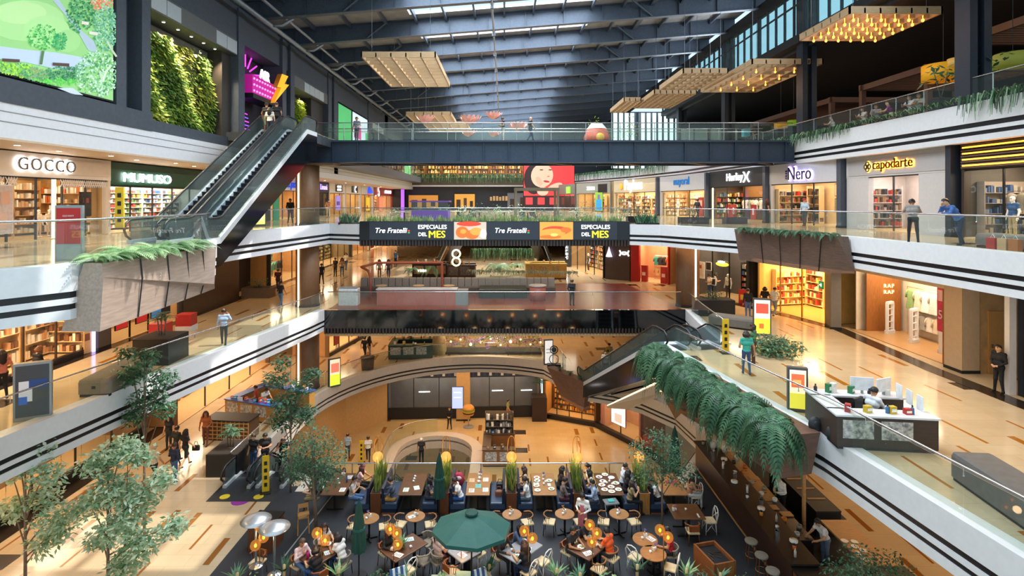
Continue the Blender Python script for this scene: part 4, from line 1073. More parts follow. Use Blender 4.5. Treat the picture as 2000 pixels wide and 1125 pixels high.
o, f = store('corner_kiosk_shop', 'farthest right shop with a green and white box sign', (8.6,88), (10.4,81), Z3, 4.1, 3, face='#6b6a64', inner='#b08a58', head=2.6, panes=3, light=200)
S('box', 4.0,-.2,2.7,5.4,-.05,3.7)('box_sign', mat('#7ed23a', emit=1.5, var=0), o)
o, f = store('fashion_shop', 'open-fronted fashion shop with RAF RAF letters on a wooden wall', (18.5,29.6), (18.5,23.0), Z2, 4.0, 2.6, face='#c9b79c', inner='#d8cbb6', head=3.2, side=(0,.0), glassy=False, light=300, floor='#b08a5e')
S('box', .35,.6,0,.45,2.4,3.2)('wood_panel', mat('#8d5726', .45, var=.25, kind='woodv', scale=6), o)
for zz, w_ in ((2.42,.95),(2.1,.95)): text('RAF', w_*.55, mat('#ffd898', emit=2.5, var=0), o, (.475,1.75,zz), dirv=(0,1,0), ext=.03, bold=.02, space=1.3)
S('box', 6.25,0,0,6.6,.8,3.2)('wood_pier', mat('#8d5726', .45, var=.25, kind='woodv', scale=6), o)
g0 = rack(f, 2.2, 2.2, 2.0, 2.5, 'mixed clothes high on the RAF RAF wall', ['#7d9a62','#cfc3ac','#e6e2d8','#c9c6bf'], long=True)
rack(f, 2.6, 2.3, 2.2, 1.3, 'pale trousers low on the RAF RAF wall', ['#8f8d8a','#9a9894','#d8d2c6','#cdbfa6','#e2ddd0'])
rack(f, 4.6, 2.2, 1.6, 1.9, 'white blouses on the RAF RAF wall', ['#e8e3d8','#ddd2be','#e4dccb','#2a2a2c'])
poster(f, 5.7, .5, 1.2, .06+.7, 1.9, 'pink sale banner with the number 50 in the RAF RAF doorway', ['#c9355a'], '#c9355a', art=[(.1,.7,.9,.95,'#e9b9c2')])
text('50', .5, WHITE, None, f.w(5.7,.46,1.95), dirv=(0,-1,0), ext=.01, name='sale_number'); tag(COL.objects['sale_number'], 'white number 50 on the pink sale banner', 'lettering')
for i, (px, py) in enumerate(((1738,652),(1785,670),(1843,690))):
 p = at(px, py, Z2); o = thing('security_gate', 'white ladder-like anti-theft gate at the RAF RAF entrance, %s from the left' % ORD[i], 'security gate', p, .5, 'anti-theft gates')
 mb = MB(); mb.smooth = False
 for s in (-1,1): mb.box(s*.26-.035,-.07,0,s*.26+.035,.07,1.62)
 mb.box(-.26,-.07,1.55,.26,.07,1.68); mb.build('gate_frame', WHITE, o)
 for z in (.3,.62,.95,1.28): S('box', -.24,-.03,z,.24,.03,z+.035)('rung', WHITE2, o)
 S('box', -.29,-.12,0,.29,.12,.2)('base', WHITE2, o)
pilaster(18.6, 22.5, Z2, .9, 4.0, mat('#b9a184', .5, var=.04), 'beige column right of the RAF RAF shop', PI/2, .7)
mb = MB(); mb.box(18.5, 22.1, Z2, 22, 22.35, Z2+4); struct(mb.build('wall_right', mat('#b08d60', .4, var=.2, scale=2)))
o = struct(bpy.data.objects.new('door_1', None)); COL.objects.link(o); o.location = (19.75, 22.06, Z2)
S('box', -.45,-.04,0,.45,.04,2.5)('door_leaf', mat('#b68a52', .4, var=.1, kind='woodv'), o)
S('box', -.38,-.1,1.05,-.32,-.04,1.2)('door_handle', CHROME, o)
mb = MB(); mb.box(17.95, 19.65, Z2, 18.2, 19.85, Z2+4); struct(mb.build('wall_right', WHITE))
o = thing('wall_screen', 'dark navy wall screen with a blue glow at the right edge', 'screen', (18.2, 18.65, Z2), 0)
S('box', 0,-3,0,.2,.95,4.0)('panel', mat('#0d1522', .25, var=.2), o)
S('box', -.01,-1.5,1.6,0,.5,2.3)('glow_picture', mat('#11304f', var=0, emit=.5), o)
pilaster(17.9, 30.1, Z2, 1.0, 4.0, mat('#6d6a66', .5, var=.05), 'grey column between the yellow-lit shop and the wooden RAF RAF wall', 1.3)
f = Frame((17.35,30.4), (17.35,29.9), Z2); poster(f, .25, -.1, 2.1, .42, .42, 'green exit arrow sign on the grey column', ['#1f8a4a'], '#1f8a4a', emit=1.0, art=[(.2,.42,.6,.58,'#ffffff'),(.55,.3,.75,.7,'#ffffff')], name='exit_sign', cat='sign')
o, f = store('homeware_shop', 'shop flooded with golden light and white shelves on the middle level', (16.6,36.2), (17.9,30.7), Z2, 4.0, 4, face='#d9a95c', inner='#f0c778', head=3.2, panes=3, door=2, light=560, lc=(1,.74,.38), floor='#d8a85c', frame='#a87a2a')
for i in range(3): shelf(f, 1.2+1.7*i, 3.6, 1.5, 2.6, 5, 'white wall shelf in the golden-lit shop, %s from the left' % ORD[i], ['#f2e3c2','#c94f3f','#e6b25a','#7a4a2a'], back='#ffe2a8')
o2 = thing('display_table', 'small white table with red handbag in the golden-lit shop', 'table', f.w(4.0, 2.2, .03), f.rz); S('box', -.5,-.3,.68,.5,.3,.74)('tabletop', WHITE, o2)
for sx in (-1,1):
 for sy in (-1,1): S('box', sx*.45-.02,sy*.25-.02,0,sx*.45+.02,sy*.25+.02,.68)('leg', WHITE, o2)
o2 = thing('handbag', 'red handbag on the small white table in the golden-lit shop', 'handbag', f.w(4.0, 2.2, .77)); S('rbox', (0,0,.15),(.4,.15,.3),.05)('bag_body', mat('#b02a22', .5), o2)
SS('tube', [(-.1,0,.3),(-.06,0,.44),(.06,0,.44),(.1,0,.3)], .012, 6)('handle', mat('#b02a22', .5), o2)
o, f = store('sports_fan_shop', 'dark shop with yellow neon, picture frames and packed shelves', (13.9,40.5), (16.1,36.5), Z2, 4.0, 3, face='#20242a', inner='#4a4440', head=3.4, panes=3, door=2, light=330, frame='#15171a')
SS('ball', (2.5,-.02,2.5), .55, 14, 8, (1,.1,.28))('yellow_neon', mat('#f2e04a', emit=1.6, var=0), o); bars(o, 2.5, 2.66, .6, .16, 4, SIGNW, -.1)
poster(f, .6, -.05, 1.3, .75, 1.2, 'white framed football shirt in the dark neon shop window', ['#d8cfc4'], '#f2f2f2', art=[(.25,.15,.75,.85,'#c9b7a8'),(.3,.6,.7,.8,'#a8403a')])
poster(f, 1.35, -.05, 1.95, .5, .6, 'small tilted picture frame in the dark neon shop window', ['#2a2c2e'], '#f2f2f2')
poster(f, 1.7, -.05, .95, .55, .5, 'low picture frame in the dark neon shop window', ['#3a3c3e'], '#f2f2f2')
mannequin(f, 2.5, .6, 'white headless-looking mannequin in the dark neon shop window', '#d6cfc0', '#2a2a2c')
shelf(f, 3.7, 1.6, 1.3, 2.6, 6, 'dark shelf of folded shirts in the neon shop', ['#3a5a8a','#c9b29a','#b23a2e','#2a2a2e','#8a8f92'], back='#3a332d')
poster(f, 4.2, -.1, 0, .6, 1.0, 'red sale board with yellow face at the neon shop door', ['#c2272a'], '#c2272a', art=[(.25,.3,.75,.65,'#e8c24a')])
o, f = store('sports_outlet', 'red-framed sportswear shop facing the bridge', (10.9,47.6), (13.5,45.4), Z2, 4.0, 3, face='#a8181a', inner='#c8926a', head=3.3, side=(.75,.1), glassy=False, light=420, floor='#d8b48a')
rack(f, 1.9, 2.2, 1.5, 2.1, 'teal, black and orange sportswear in the red shop', ['#2f8a78','#2a2a2c','#1e1e20','#d2622e'])
rack(f, 1.9, 2.3, 1.5, 1.15, 'beige trousers in the red shop', ['#c0a070','#b8986a','#a8885c','#b09066'])
for i, x in enumerate((1.15, 2.9)): poster(f, x, .1, 0, .5, 1.4, 'red promotion pillar at the red shop entrance, %s from the left' % ORD[i], ['#b8292a'], '#8f1a1c', art=[(.2,.4,.8,.6,'#e8c8bc')], thick=.3, name='promotion_stand', cat='stand')
o = thing('logo_wall', 'dark brown wall panel with a white crossed arc logo and hanging star lamp', 'wall panel', (8.9,48.8,Z2), math.atan2(-1.2,2.0))
S('box', 0,0,0,2.2,.3,4.0)('panel', mat('#4a3a32', .5, var=.1), o)
for s in (-1, 1):
 SS('tube', [(1.75+.42*a, -.06, 2.35 + s*(.32-.42*(1-a*a)**.5 if True else 0)) for a in np.linspace(-.98,.98,11)], .06, 6)('logo_arc', SIGNW, o)
S('lathe', [(.0,.9),(.12,.5),(.3,0),(0,0)], (.45,-.25,2.0), 4)('star_lamp', mat('#d8ccff', emit=3, var=0), o)
o, f = store('sunglasses_shop', 'dark shop with vertical OAKLEY letters on its left pier', (6.4,58.5), (8.8,49.2), Z2, 4.0, 3, face='#23252a', inner='#a8895c', head=3.4, side=(1.2,.1), panes=4, door=2, light=330, frame='#15171a')
text('OAKLEY', 2.4, SIGNW, o, (.7,-.06,2.0), dirv=(0,0,-1), up=(1,0,0), ext=.04, bold=.02, space=1.2)
for i in range(3): shelf(f, 2.4+2.4*i, 2.6, 2.2, 2.8, 6, 'wall shelf in the vertical-letter sunglasses shop, %s from the left' % ORD[i], MIX, back='#b89a6a')
mannequin(f, 4.9, .6, 'dark mannequin with red backpack in the sunglasses shop window', '#6a5a4a', '#5a4a3a')
o, f = store('jewellery_display_shop', 'cream shop with bronze racks and glass display windows on the left', (X, 12), (X, 25.2), Z2, 3.9, 2.2, face='#cbb594', inner='#e2bd84', head=3.3, side=(.2,.3), panes=8, door=4, light=520, frame='#4a3626', sill=.25)
for i in range(5): shelf(f, 5.2+1.75*i, 1.9, 1.5, 2.6, 4, 'display rack in the cream left shop, %s from the camera' % ORD[i], ['#c9966a','#e8d8b8','#7a4a2a','#efe6d6'], back='#d9b27c')
S('box', 13.2,-.1,0,13.3,0,3.4)('light_strip', mat('#cdbcff', emit=3, var=0), o)
pilaster(X-.1, 25.8, Z2, .8, 3.9, mat('#4a4744', .5, var=.08), 'dark pilaster beside the cream left shop', PI/2)
o, f = store('phone_accessory_shop', 'dark shop with red boards and blue screens behind the palm planter', (X, 26.3), (X, 32.4), Z2, 3.9, 2.2, face='#1b1a1e', inner='#b98f5a', head=3.2, panes=4, light=220, frame='#111214')
for i, (x, c) in enumerate(((.8,'#b02422'),(2.3,'#b02422'),(3.5,'#3a7ab0'),(4.3,'#20202a'))): poster(f, x, -.05, .6, .9, 1.3, '%s board in the dark left shop window, %s from the camera' % (('red','red','blue','black')[i], ORD[i]), [c], '#151518', emit=.5 if i < 3 else 0, art=[(.3,.6,.7,.85,'#e8dcd0')] if i < 2 else None)
for i in range(2):
 o2 = thing('display_cube', 'white and red display cube on the left corridor floor, %s from the camera' % ORD[i], 'display cube', (-16.9, 27.2+2.2*i, Z2), .1)
 S('box', -.4,-.4,.0,.4,.4,.3)('plinth', WHITE, o2)
 S('box', -.38,-.38,.3,.38,.38,.9)('red_box', mat('#b02422', .5), o2)
mb = MB(); mb.box(X-1, 32.4, Z2, X, 39.2, Z2+4); struct(mb.build('wall_left', mat('#4a3526', .4, var=.25, kind='woodv', scale=4)))
mb = MB(); mb.box(X-2, 39.2, Z2, X-1.5, 44.2, Z2+4); struct(mb.build('wall_left', mat('#17161a', .4, var=.2)))
o, f = store('outdoor_shop', 'warm shop with tall shelves of teal jackets left of the pillar', (X, 44.4), (X, 54), Z2, 3.9, 3, face='#2a2622', inner='#b98a54', head=3.3, panes=4, door=9, light=330, frame='#2a2622')
shelf(f, 4.2, 2.6, 3.4, 3.0, 6, 'tall shoe and jacket shelf left of the pillar', ['#3a3a3e','#c97a3a','#6aa088','#1f1f22'], back='#c99a5e')
rack(f, 4.2, 1.2, 2.4, 1.7, 'teal jackets in the shop left of the pillar', ['#6fae9a','#5f9c8a','#1f2a2a','#2a2a2c'])
o, f = store('gadget_shop', 'dark shop full of small lit frames right of the pillar', (X, 55), (X, 68), Z2, 3.9, 3, face='#24231f', inner='#8f7a52', head=3.4, panes=5, light=330, frame='#1a1a1a')
for i in range(4): shelf(f, 2+2.9*i, 2.5, 2.6, 3.0, 7, 'gridded shelf in the dark frame shop, %s from the left' % ORD[i], ['#d8c27a','#8a9a6a','#3a3a3e','#c9b49a'], back='#6a5a3e')
o, f = store('shirt_shop', 'white-piered shop with wooden shelves beyond the frame shop', (X, 68.4), (X, 77), Z2, 3.9, 3, face='#cfc6b8', inner='#b98a58', head=3.4, panes=3, light=330)
shelf(f, 3, 2.5, 3.6, 2.8, 6, 'wooden shelf in the white-piered shop', PALE, back='#a87a48')
o, f = store('clothing_outlet', 'far shop with a tall red sale banner on the left corridor', (X, 77.4), (X, 97), Z2, 3.9, 3, face='#a89a86', inner='#c99a62', head=3.4, panes=5, light=420)
poster(f, 1.2, -.06, .2, 2.0, 3.4, 'tall red banner at the far left corridor', ['#c2302a'], '#c2302a', emit=.3, art=[(.2,.7,.8,.85,'#f0d8d0')], name='banner', cat='banner')
o, f = store('boutique', 'ground level glass-fronted boutique with dark plinth behind the trees', (X, 13), (X, 29), Z1, 3.9, 2.6, face='#8a6f50', inner='#7d5c3c', head=3.3, panes=7, door=9, light=260, frame='#2a2622', sill=.55)
for i in range(5): rack(f, 3+2.8*i, 1.4, 1.6, 2.0, 'hanging clothes in the ground level boutique, bay %s' % ORD[i], ['#2a2a2e','#8a6a4a','#d9c8b0','#4a4038'][i % 2:][:3])
o, f = store('homeware_outlet', 'ground level shop glimpsed behind the blue kiosk', (X+1, 30), (X+1, 42), Z1, 3.9, 3, face='#6a4a34', inner='#c08a54', head=3.2, panes=4, light=400)
for i in range(3): shelf(f, 2.5+3.4*i, 2.5, 3, 2.6, 5, 'shelf in the shop behind the blue kiosk, %s from the left' % ORD[i], MIX, back='#a87a48')
o, f = store('sale_shop', 'ground level shop with red and white sale posters under the bridge', (-13.8,43.4), (-12.4,50.5), Z1, 3.9, 3, face='#8d6c48', inner='#d0a068', head=3.2, panes=4, door=9, light=420, frame='#1a1a1a', sill=.3)
for i, (x, c) in enumerate(((1.2,'#7a1e1a'),(4.2,'#e8e4f2'),(5.0,'#c2302a'))): poster(f, x, -.05, .7, .8, 1.9, '%s sale poster in the shop under the bridge' % ('dark red','white','bright red')[i], [c], '#1a1a1a', emit=.4, art=[(.2,.2,.8,.8,'#c2302a' if i == 1 else '#f0d8d0')] if i else None)
mannequin(f, 2.4, .6, 'white mannequin between the sale posters under the bridge', '#d8c8b8', '#c8b8a8')
mb = MB(); mb.box(-13, 51, Z1, 14, 52, Z1+4); struct(mb.build('wall_back', mat('#d0ab74', .5, var=.06)))
o = thing('light_wall', 'row of bright white lit panels behind the purple flowers', 'light panels', (-4.5, 50.8, Z1))
for k in range(6): S('box', k*1.9,-.1,2.0,k*1.9+1.6,0,3.4)('light_panel', mat('#fff4dc', emit=2.5, var=0), o)
mb = MB(); mb.box(14.2, 27, Z1, 14.6, 52, Z1+4); struct(mb.build('wall_right', mat('#b98d5a', .5, var=.08)))
f = Frame((-9.6,45.2), (3.0,45.8), Z0)
o, f = store('cinema_hall', 'long dark glazed front with blue and white checks on the lowest level', (-9.6,45.2), (3.0,45.8), Z0, 4.4, 1.6, face='#2b3140', inner='#62646c', head=3.4, side=(.1,.1), panes=6, door=9, light=110, frame='#1a1c22', sill=.9)  # grey of the inner walls stands for the reflection in the glass
for k in range(26):
 S('box', .2+k*.48,-.06,3.5,.42+k*.48,-.03,3.85)('check', mat('#cfd3dc' if k % 2 else '#30406a', .5, var=0), o)
for x in (2.6, 5.4, 8.6, 11.0): S('box', x,-.01,2.2,x+.9,0,2.26)('tube_light', LEDW, o)
pilaster(-3.35, 45.2, Z0, 1.1, 4.4, mat('#c9a06a', .5, var=.04), 'beige pier in the middle of the dark glazed front', 0)
f = Frame((-4.3,44.93),(-3.3,44.93),Z0)
poster(f, .5, -.05, 1.0, .95, 1.8, 'blue-white directory screen on the beige pier', ['#9fb4ff'], '#2a2c40', emit=1.2, art=[(.2,.72,.8,.76,'#ffffff'),(.2,.5,.8,.53,'#e2e8ff')], name='directory_screen', cat='screen')
WB = mat('#c09a68', .5, var=.06)
mb = MB(); strip(mb, [(-14,30),(-13,38),(-12.2,42),(-9.7,45.2)], Z0, Z1-1.1, .2, -.2); struct(mb.build('wall_left', WB))
mb = MB(); strip(mb, [(3.0,45.8),(7.2,43.8),(9.9,39.6),(12,33),(12.5,24)], Z0+3.2, Z1-1.1, .2, -.2); struct(mb.build('wall_right', WB))
mb = MB(); strip(mb, [(3.0,45.8),(7.2,43.8),(9.9,39.6),(12,33),(12.5,24)], Z0, Z0+.35, .25, -.1); struct(mb.build('baseboard_right', BLACKG))
o, f = store('sweets_shop', 'lowest level shop with rows of small golden bulbs', (3.2,46.0), (7.3,44.0), Z0, 4.2, 2.6, face='#6a4a30', inner='#b0803f', head=3.0, panes=4, light=260, lc=WARM)
shelf(f, 2.2, 2.2, 3.8, 2.4, 5, 'shelf with golden jars in the lowest level shop', ['#e0a840','#c07a2a','#f0d080'], back='#8a5a2a')
o, f = store('pink_stand_shop', 'pink shopfront with a bright product screen on the lowest level', (7.6,43.6), (9.9,40.2), Z0, 4.2, 2.6, face='#b07a72', inner='#c99a7a', head=3.2, panes=2, door=9, light=200)
poster(f, 2.0, -.1, .9, 1.5, 1.9, 'bright screen showing a white pot on the pink shopfront', ['#dfe4e8'], '#7a4a40', emit=1.3, art=[(.25,.1,.75,.45,'#b9a99a'),(.3,.45,.7,.8,'#f4f6f8')], name='display_screen', cat='screen')
o = thing('sandwich_board', 'small pink sandwich board in front of the pink shopfront', 'sign board', (10.2,39.2,Z0), -.6)
S('cbox', (0,0,.6), (.7,.06,1.25), rx=.15)('front_board', mat('#b5564e', .5), o); S('cbox', (0,.22,.6), (.7,.06,1.25), rx=-.15)('rear_board', mat('#b5564e', .5), o)
mb = MB(); mb.box(-18, 96.6, 0, 9.5, 97.2, 4.1); struct(mb.build('wall_back', mat('#2a2b33', .5, var=.1)))
fe = Frame((-17.5, 96.5), (9.5, 96.5), 0)
for i, (x, w_, h0, h1, c, lab) in enumerate(((3.4,5.2,.4,2.6,'#c98a3a','wide amber shop opening in the far dark wall, left'),(10.6,3.6,.3,2.8,'#d09540','small amber shop opening in the far dark wall, middle'),(20.5,5,.3,3.0,'#6a6a70','grey gridded shop window in the far dark wall'))):
 poster(fe, x, -.2, h0, w_, h1-h0, lab, [c], '#1c1c22', emit=.55 if i < 2 else .15, art=[(.1,.0,.3,.6,'#3a2a20'),(.45,.0,.6,.7,'#4a3020'),(.75,.1,.9,.5,'#2a2020')], name='shop_opening', cat='shop')
fo = thing('far_sign', 'dull bronze glowing lettering on the far dark wall', 'sign', fe.w(16.6,-.25,2.0)); bars(fo, 0, 0, 3.2, .8, 6, mat('#b08a5a', emit=.5, var=0), 0)
fascia([(-17.6,96),(9.5,95.2)], Z4, B4, side=-1)
o, f = store('far_restaurant', 'far top level restaurant glowing behind dark mullions', (-17.5,97.2), (9.0,97.2), Z4, 5.0, 3, face='#22242a', inner='#a8763e', head=4.2, panes=12, door=99, light=900, frame='#15171b')
for i in range(9): shelf(f, 1.8+2.9*i, 2.6, 2.5, 3.4, 4, 'lit bar shelf in the far top restaurant, %s from the left' % ORD[i], ['#e0b060','#8a5a2a','#d8e0a0','#3a2a20'], back='#9a6a3a')
o = thing('portrait_screen', 'large red advertising screen with a portrait of a woman', 'screen', (3.0, 88, .4), 0)
S('box', 0,-.1,0,8.2,.3,7.2)('casing', BLK, o)
RED = mat('#e0383a', var=0, emit=1.0); SKN = mat('#d8a08a', var=0, emit=1.0); DKH = mat('#2a1c20', var=0, emit=.6)
S('box', .1,-.14,2.0,8.1,-.1,7.1)('picture', RED, o)
def disc(o, name, cx_, cz_, rx, rz_, m, y, n=20, tilt=0):
 mb = MB(); mb.add([(cx_ + rx*math.cos(a)*math.cos(tilt) - rz_*math.sin(a)*math.sin(tilt), y, cz_ + rx*math.cos(a)*math.sin(tilt) + rz_*math.sin(a)*math.cos(tilt)) for a in [2*PI*k/n for k in range(n)]], [tuple(range(n))]); return mb.build(name, m, o)
disc(o, 'portrait_hair', 1.7, 4.6, 1.6, 2.4, DKH, -.15); disc(o, 'portrait_face', 3.0, 5.2, 1.75, 1.9, SKN, -.16, tilt=-.3)
disc(o, 'portrait_neck', 3.1, 2.7, .9, .7, SKN, -.155); disc(o, 'portrait_lips', 3.7, 4.25, .5, .17, mat('#a03038', var=0, emit=.8), -.17, tilt=-.15); disc(o, 'portrait_nose', 4.0, 5.05, .2, .1, mat('#a86a58', var=0, emit=.8), -.17); disc(o, 'portrait_cheek', 2.5, 4.3, .45, .8, mat('#c8907a', var=0, emit=1.0), -.165, tilt=.5); disc(o, 'portrait_hand', 5.0, 3.4, 1.3, .5, SKN, -.165, tilt=.4)
for ex in (2.9, 4.3): disc(o, 'portrait_eye', ex, 6.1, .3, .09, DKH, -.17)
S('box', .1,-.15,.2,8.1,-.1,2.0)('lower_blocks', DKH, o)
for k in range(3): S('box', .4+k*1.9,-.17,.6,1.5+k*1.9,-.15,1.7)('red_block', RED, o)
def sideshelf(p0, p1, z, near, off, lab, cols, back, n=5, w_=2.4, h=2.4):
 f = Frame(p0, p1, z); shelf(f, f.W-.1 if near else .12, off, w_, h, n, lab, cols, PI/2 if not near else -PI/2, back=back)
BAGS = ['#1c1c20','#7a5a3c','#2a2a2e','#8f8378','#b0302a']
for a in ((w3(2),(20,24.7),Z3,False,1.7,'bag shelves on the far side wall of the golden-sign shop',BAGS,'#d8c8c0'),
  (w3(4),w3(3),Z3,False,1.6,'handbag shelves on the far side wall of the Nero shop',BAGS,'#e2c69a'),(w3(8),w3(7),Z3,False,1.6,'toy shelves on the far side wall of the mayoral shop',PALE,'#e8cda0'),
  (w3(6),w3(5),Z3,False,1.6,'folded clothes on the far side wall of the Hurley shop',MIX,'#5a4632'),(w3(10),w3(9),Z3,False,1.6,'shoe shelves on the far side wall of the orange-logo shoe store',MIX,'#e8d2a8'),
  ((20,24.2),(20,18.5),Z3,False,1.8,'folded jeans on the far side wall of the slatted shop',['#33507c','#22304a','#5a6a8a','#8f8a80'],'#8a8076'),
  ((16.6,36.2),(17.9,30.7),Z2,False,2.2,'white side shelves in the golden-lit shop',['#f2e3c2','#c94f3f','#e6b25a'],'#ffe2a8'),
  ((X,18.2),(X,26.4),Z3,True,1.8,'wooden side shelf at the right end of the GOCCO shop',PALE + ['#c8642c'],'#c79a5e'),
  ((X,12),(X,25.2),Z2,True,1.2,'bronze side rack at the right end of the cream left shop',['#c9966a','#e8d8b8','#7a4a2a'],'#d9b27c')): sideshelf(*a)
# railings
def inner(path, d): return offs(path, d)
rail(inner(L3L[:5], .18), Z3, 'glass railing along the upper left walkway in front of GOCCO', 1.12)
rail(inner(L3L[6:9], .18) + [(-9.45,36.2)], Z3, 'glass railing of the upper left walkway beside the pillar', 1.12)
rail(inner(L3R[1:], .18), Z3, 'long glass railing along the upper right walkway', 1.12)
rail(inner(L2L, .18), Z2, 'long glass railing along the middle left walkway', 1.12)
rail(inner(L2R[:3], .18), Z2, 'glass railing on the middle right walkway beyond the escalators', 1.12)
rail(inner(L2R[4:], .18), Z2, 'glass railing on the middle right walkway above the bar', 1.12)
rail([(-11.2,35.05),(11.2,35.05)], Z2, 'straight glass railing on the front of the black bridge', 1.12)
rail([(-9.3,36.25),(8.1,36.25)], Z3, 'straight glass railing above the long menu banner', 1.12)
rail(inner(arcp[:22], .18), Z1, 'curved glass railing round the big oval opening', 1.1)
rail(inner(L4R[4:], .25), Z4, 'glass railing of the top right terrace', 1.15, posts=True)
rail(offs(HOLE0[7:21], -.35), Z0, 'low curved glass railing round the lowest opening', 1.05, brk=False)
rail([(-8.3,23.55),(6.3,23.55)], Z1, 'grey handrail behind the restaurant booths', 1.12, posts=True, brk=True)
rail([(4.4,39.4),(4.2,41.8)], Z1, 'short dark-railed glass barrier beside the escalator foot', 1.1, posts=True)
# long LED banner
def bx(px): return (px-CX)*36/F
o = thing('menu_banner', 'long dark LED menu banner reading Tre Fratelli and ESPECIALES DEL MES', 'banner', (0, 36, 0))
S('box', -9.4, -.06, -.98, 8.15, .3, .26)('casing', mat('#0b0e14', .3, var=.1), o)
PAN = mat('#232833', .3, var=0, emit=.35, ehex='#2c3442')
for (a, b) in ((722,886),(951,1053),(1120,1205)): S('box', bx(a), -.08, -.92, bx(b), -.06, .22)('dark_screen', PAN, o)
TW = mat('#f4f4f4', emit=1.4, var=0); TY = mat('#f2e23c', emit=1.4, var=0); TR = mat('#d8322c', emit=1.2, var=0); TG = mat('#2f9a58', emit=1.2, var=0)
for cx_ in (765, 998):
 text('Tre Fratelli', 2.05, TW, o, (bx(cx_), -.085, -.33), ext=.01, shear=.25, bold=.01, name='banner_lettering')
 for m, dz in ((TR, .02), (TG, -.1)): S('box', bx(cx_+32), -.1, -.42+dz, bx(cx_+36), -.085, -.33+dz)('flag_mark', m, o)
for cx_ in (845, 1163):
 text('ESPECIALES', 1.85, TW, o, (bx(cx_), -.085, -.1), ext=.01, bold=.02, name='banner_lettering')
 text('DEL', .55, TW, o, (bx(cx_-19), -.085, -.58), ext=.01, bold=.02, name='banner_lettering'); text('MES', 1.05, TY, o, (bx(cx_+9), -.085, -.58), ext=.01, bold=.06, name='banner_lettering')
FB = mat('#c7b8a6', var=0, emit=.6); FO = mat('#cf6a2c', .5, emit=.75, var=0); FO2 = mat('#e29a44', emit=.7, var=0); FRD = mat('#d5442c', emit=.7, var=0); FWH = mat('#e9e4da', emit=.7, var=0)
def fdisc(o, nm, px, z, rx, rz_, m, y): return disc(o, nm, bx(px), z, rx, rz_, m, y)
S('box', bx(887), -.085, -.92, bx(950), -.06, .22)('food_picture', FB, o)
for i, (px, z, rx, rz_, m) in enumerate(((916,.1,.8,.16,FRD),(903,-.45,.42,.38,FO),(922,-.6,.45,.3,FO),(930,-.4,.4,.25,FO2),(944,-.55,.22,.3,FWH),(905,-.4,.2,.15,FO2))): fdisc(o, 'food_detail', px, z, rx, rz_, m, -.09-.003*i)
S('box', bx(1054), -.085, -.92, bx(1119), -.06, .22)('food_picture', FO2, o)
for i, (px, z, rx, rz_, m) in enumerate(((1085,-.35,.9,.3,FRD),(1080,-.45,.85,.24,FO2),(1075,-.75,.7,.12,FO),(1105,-.3,.35,.18,FO),(1082,-.62,.25,.1,mat('#f2cf6a',emit=.8,var=0)))): fdisc(o, 'food_detail', px, z, rx, rz_, m, -.09-.003*i)
mb = MB()
for k in range(88): mb.box(-9.4+k*.2, -.04, -1.35, -9.3+k*.2, .1, -.99)
mb.build('lower_slats', mat('#3a2a24', .5, var=.1), o)
S('box', -9.4, .1, -1.35, 8.15, .3, -.98)('slat_backing', BLK, o)
S('box', bx(1206), -.085, -.92, bx(1227), -.06, .22)('dark_screen', mat('#0c0f1c', .2, var=0), o)
# black bridge, middle level
o = thing('black_bridge', 'glossy black fascia of the middle bridge with slats below', 'bridge', (0, 34.7, Z2))
S('box', -11.3, 0, -1.12, 11.4, .25, .03)('glossy_panel', mat('#07080a', .06, var=.0, spec=.8), o)
mb = MB()
for k in range(112): mb.box(-11.3+k*.203, -.02, -1.45, -11.21+k*.203, .15, -1.12)
mb.build('lower_slats', mat('#3a2a24', .5, var=.1), o)
S('box', -11.3, .15, -1.45, 11.4, .3, -1.1)('slat_backing', BLK, o)
mb = MB(); mb.box(-11.3, 0, -1.62, 11.4, 11, -1.46); struct(mb.build('ceiling', mat('#b89a70', .6, var=.04), None, (0, 34.8, Z2)))
# steel bridge, top level
o = thing('steel_footbridge', 'dark blue steel girder footbridge crossing the hall at the top level', 'bridge', (0, 36.6, Z4))
GB = mat('#2b3a4c', .45, metal=.2, var=.12)
S('box', -13.2, 0, -1.4, 19.2, .06, -.12)('girder_web', GB, o)
S('box', -13.2, -.22, -1.5, 19.2, .22, -1.4)('lower_flange', GB, o)
S('box', -13.2, -.22, -.14, 19.2, .22, -.04)('upper_flange', GB, o)
for k in range(20): S('box', -13+k*1.66, -.16, -1.4, -12.95+k*1.66, 0, -.14)('stiffener', GB, o)
S('box', -13.2, 2.9, -1.5, 19.2, 3.1, -.05)('rear_girder', GB, o)
S('box', -13.2, -.1, -.06, 19.2, 3.2, .0)('deck', mat('#4a4f55', .6), o)
for k in range(7):
 S('tube', [(-12+k*4.8, .1, -1.45), (-9.6+k*4.8, 2.9, -1.45)], .07, 6)('cross_brace', mat('#6d5c4c', .5, metal=.2), o)
rail([(-12.9,36.6),(19.1,36.6)], Z4, 'steel and glass railing along the front of the top footbridge', 1.15, step=2.3, posts=True)
mb = MB(); mb.tube([(-12.9,36.55,Z4+.55),(19.1,36.55,Z4+.55)], .02, 6); tag(mb.build('middle_rail', INOX), 'thin middle rail of the top footbridge railing', 'rail')
rail([(-12.9,39.6),(18.5,39.6)], Z4, 'rear railing of the top footbridge', 1.15, step=3.2, posts=True)
mb = MB(); mb.prism([(-16.2,32.2),(-11.4,32.2),(-11.4,36.5),(-13.2,36.5),(-13.2,40),(-16.2,40)], Z4-.5, Z4); struct(mb.build('floor', mat('#2a2f36', .5)))
mb = MB(); mb.prism([(-16.2,40),(-14.3,40),(-14.3,96),(-16.2,96)], Z4-.9, Z4); struct(mb.build('floor', mat('#4a4f55', .5)))
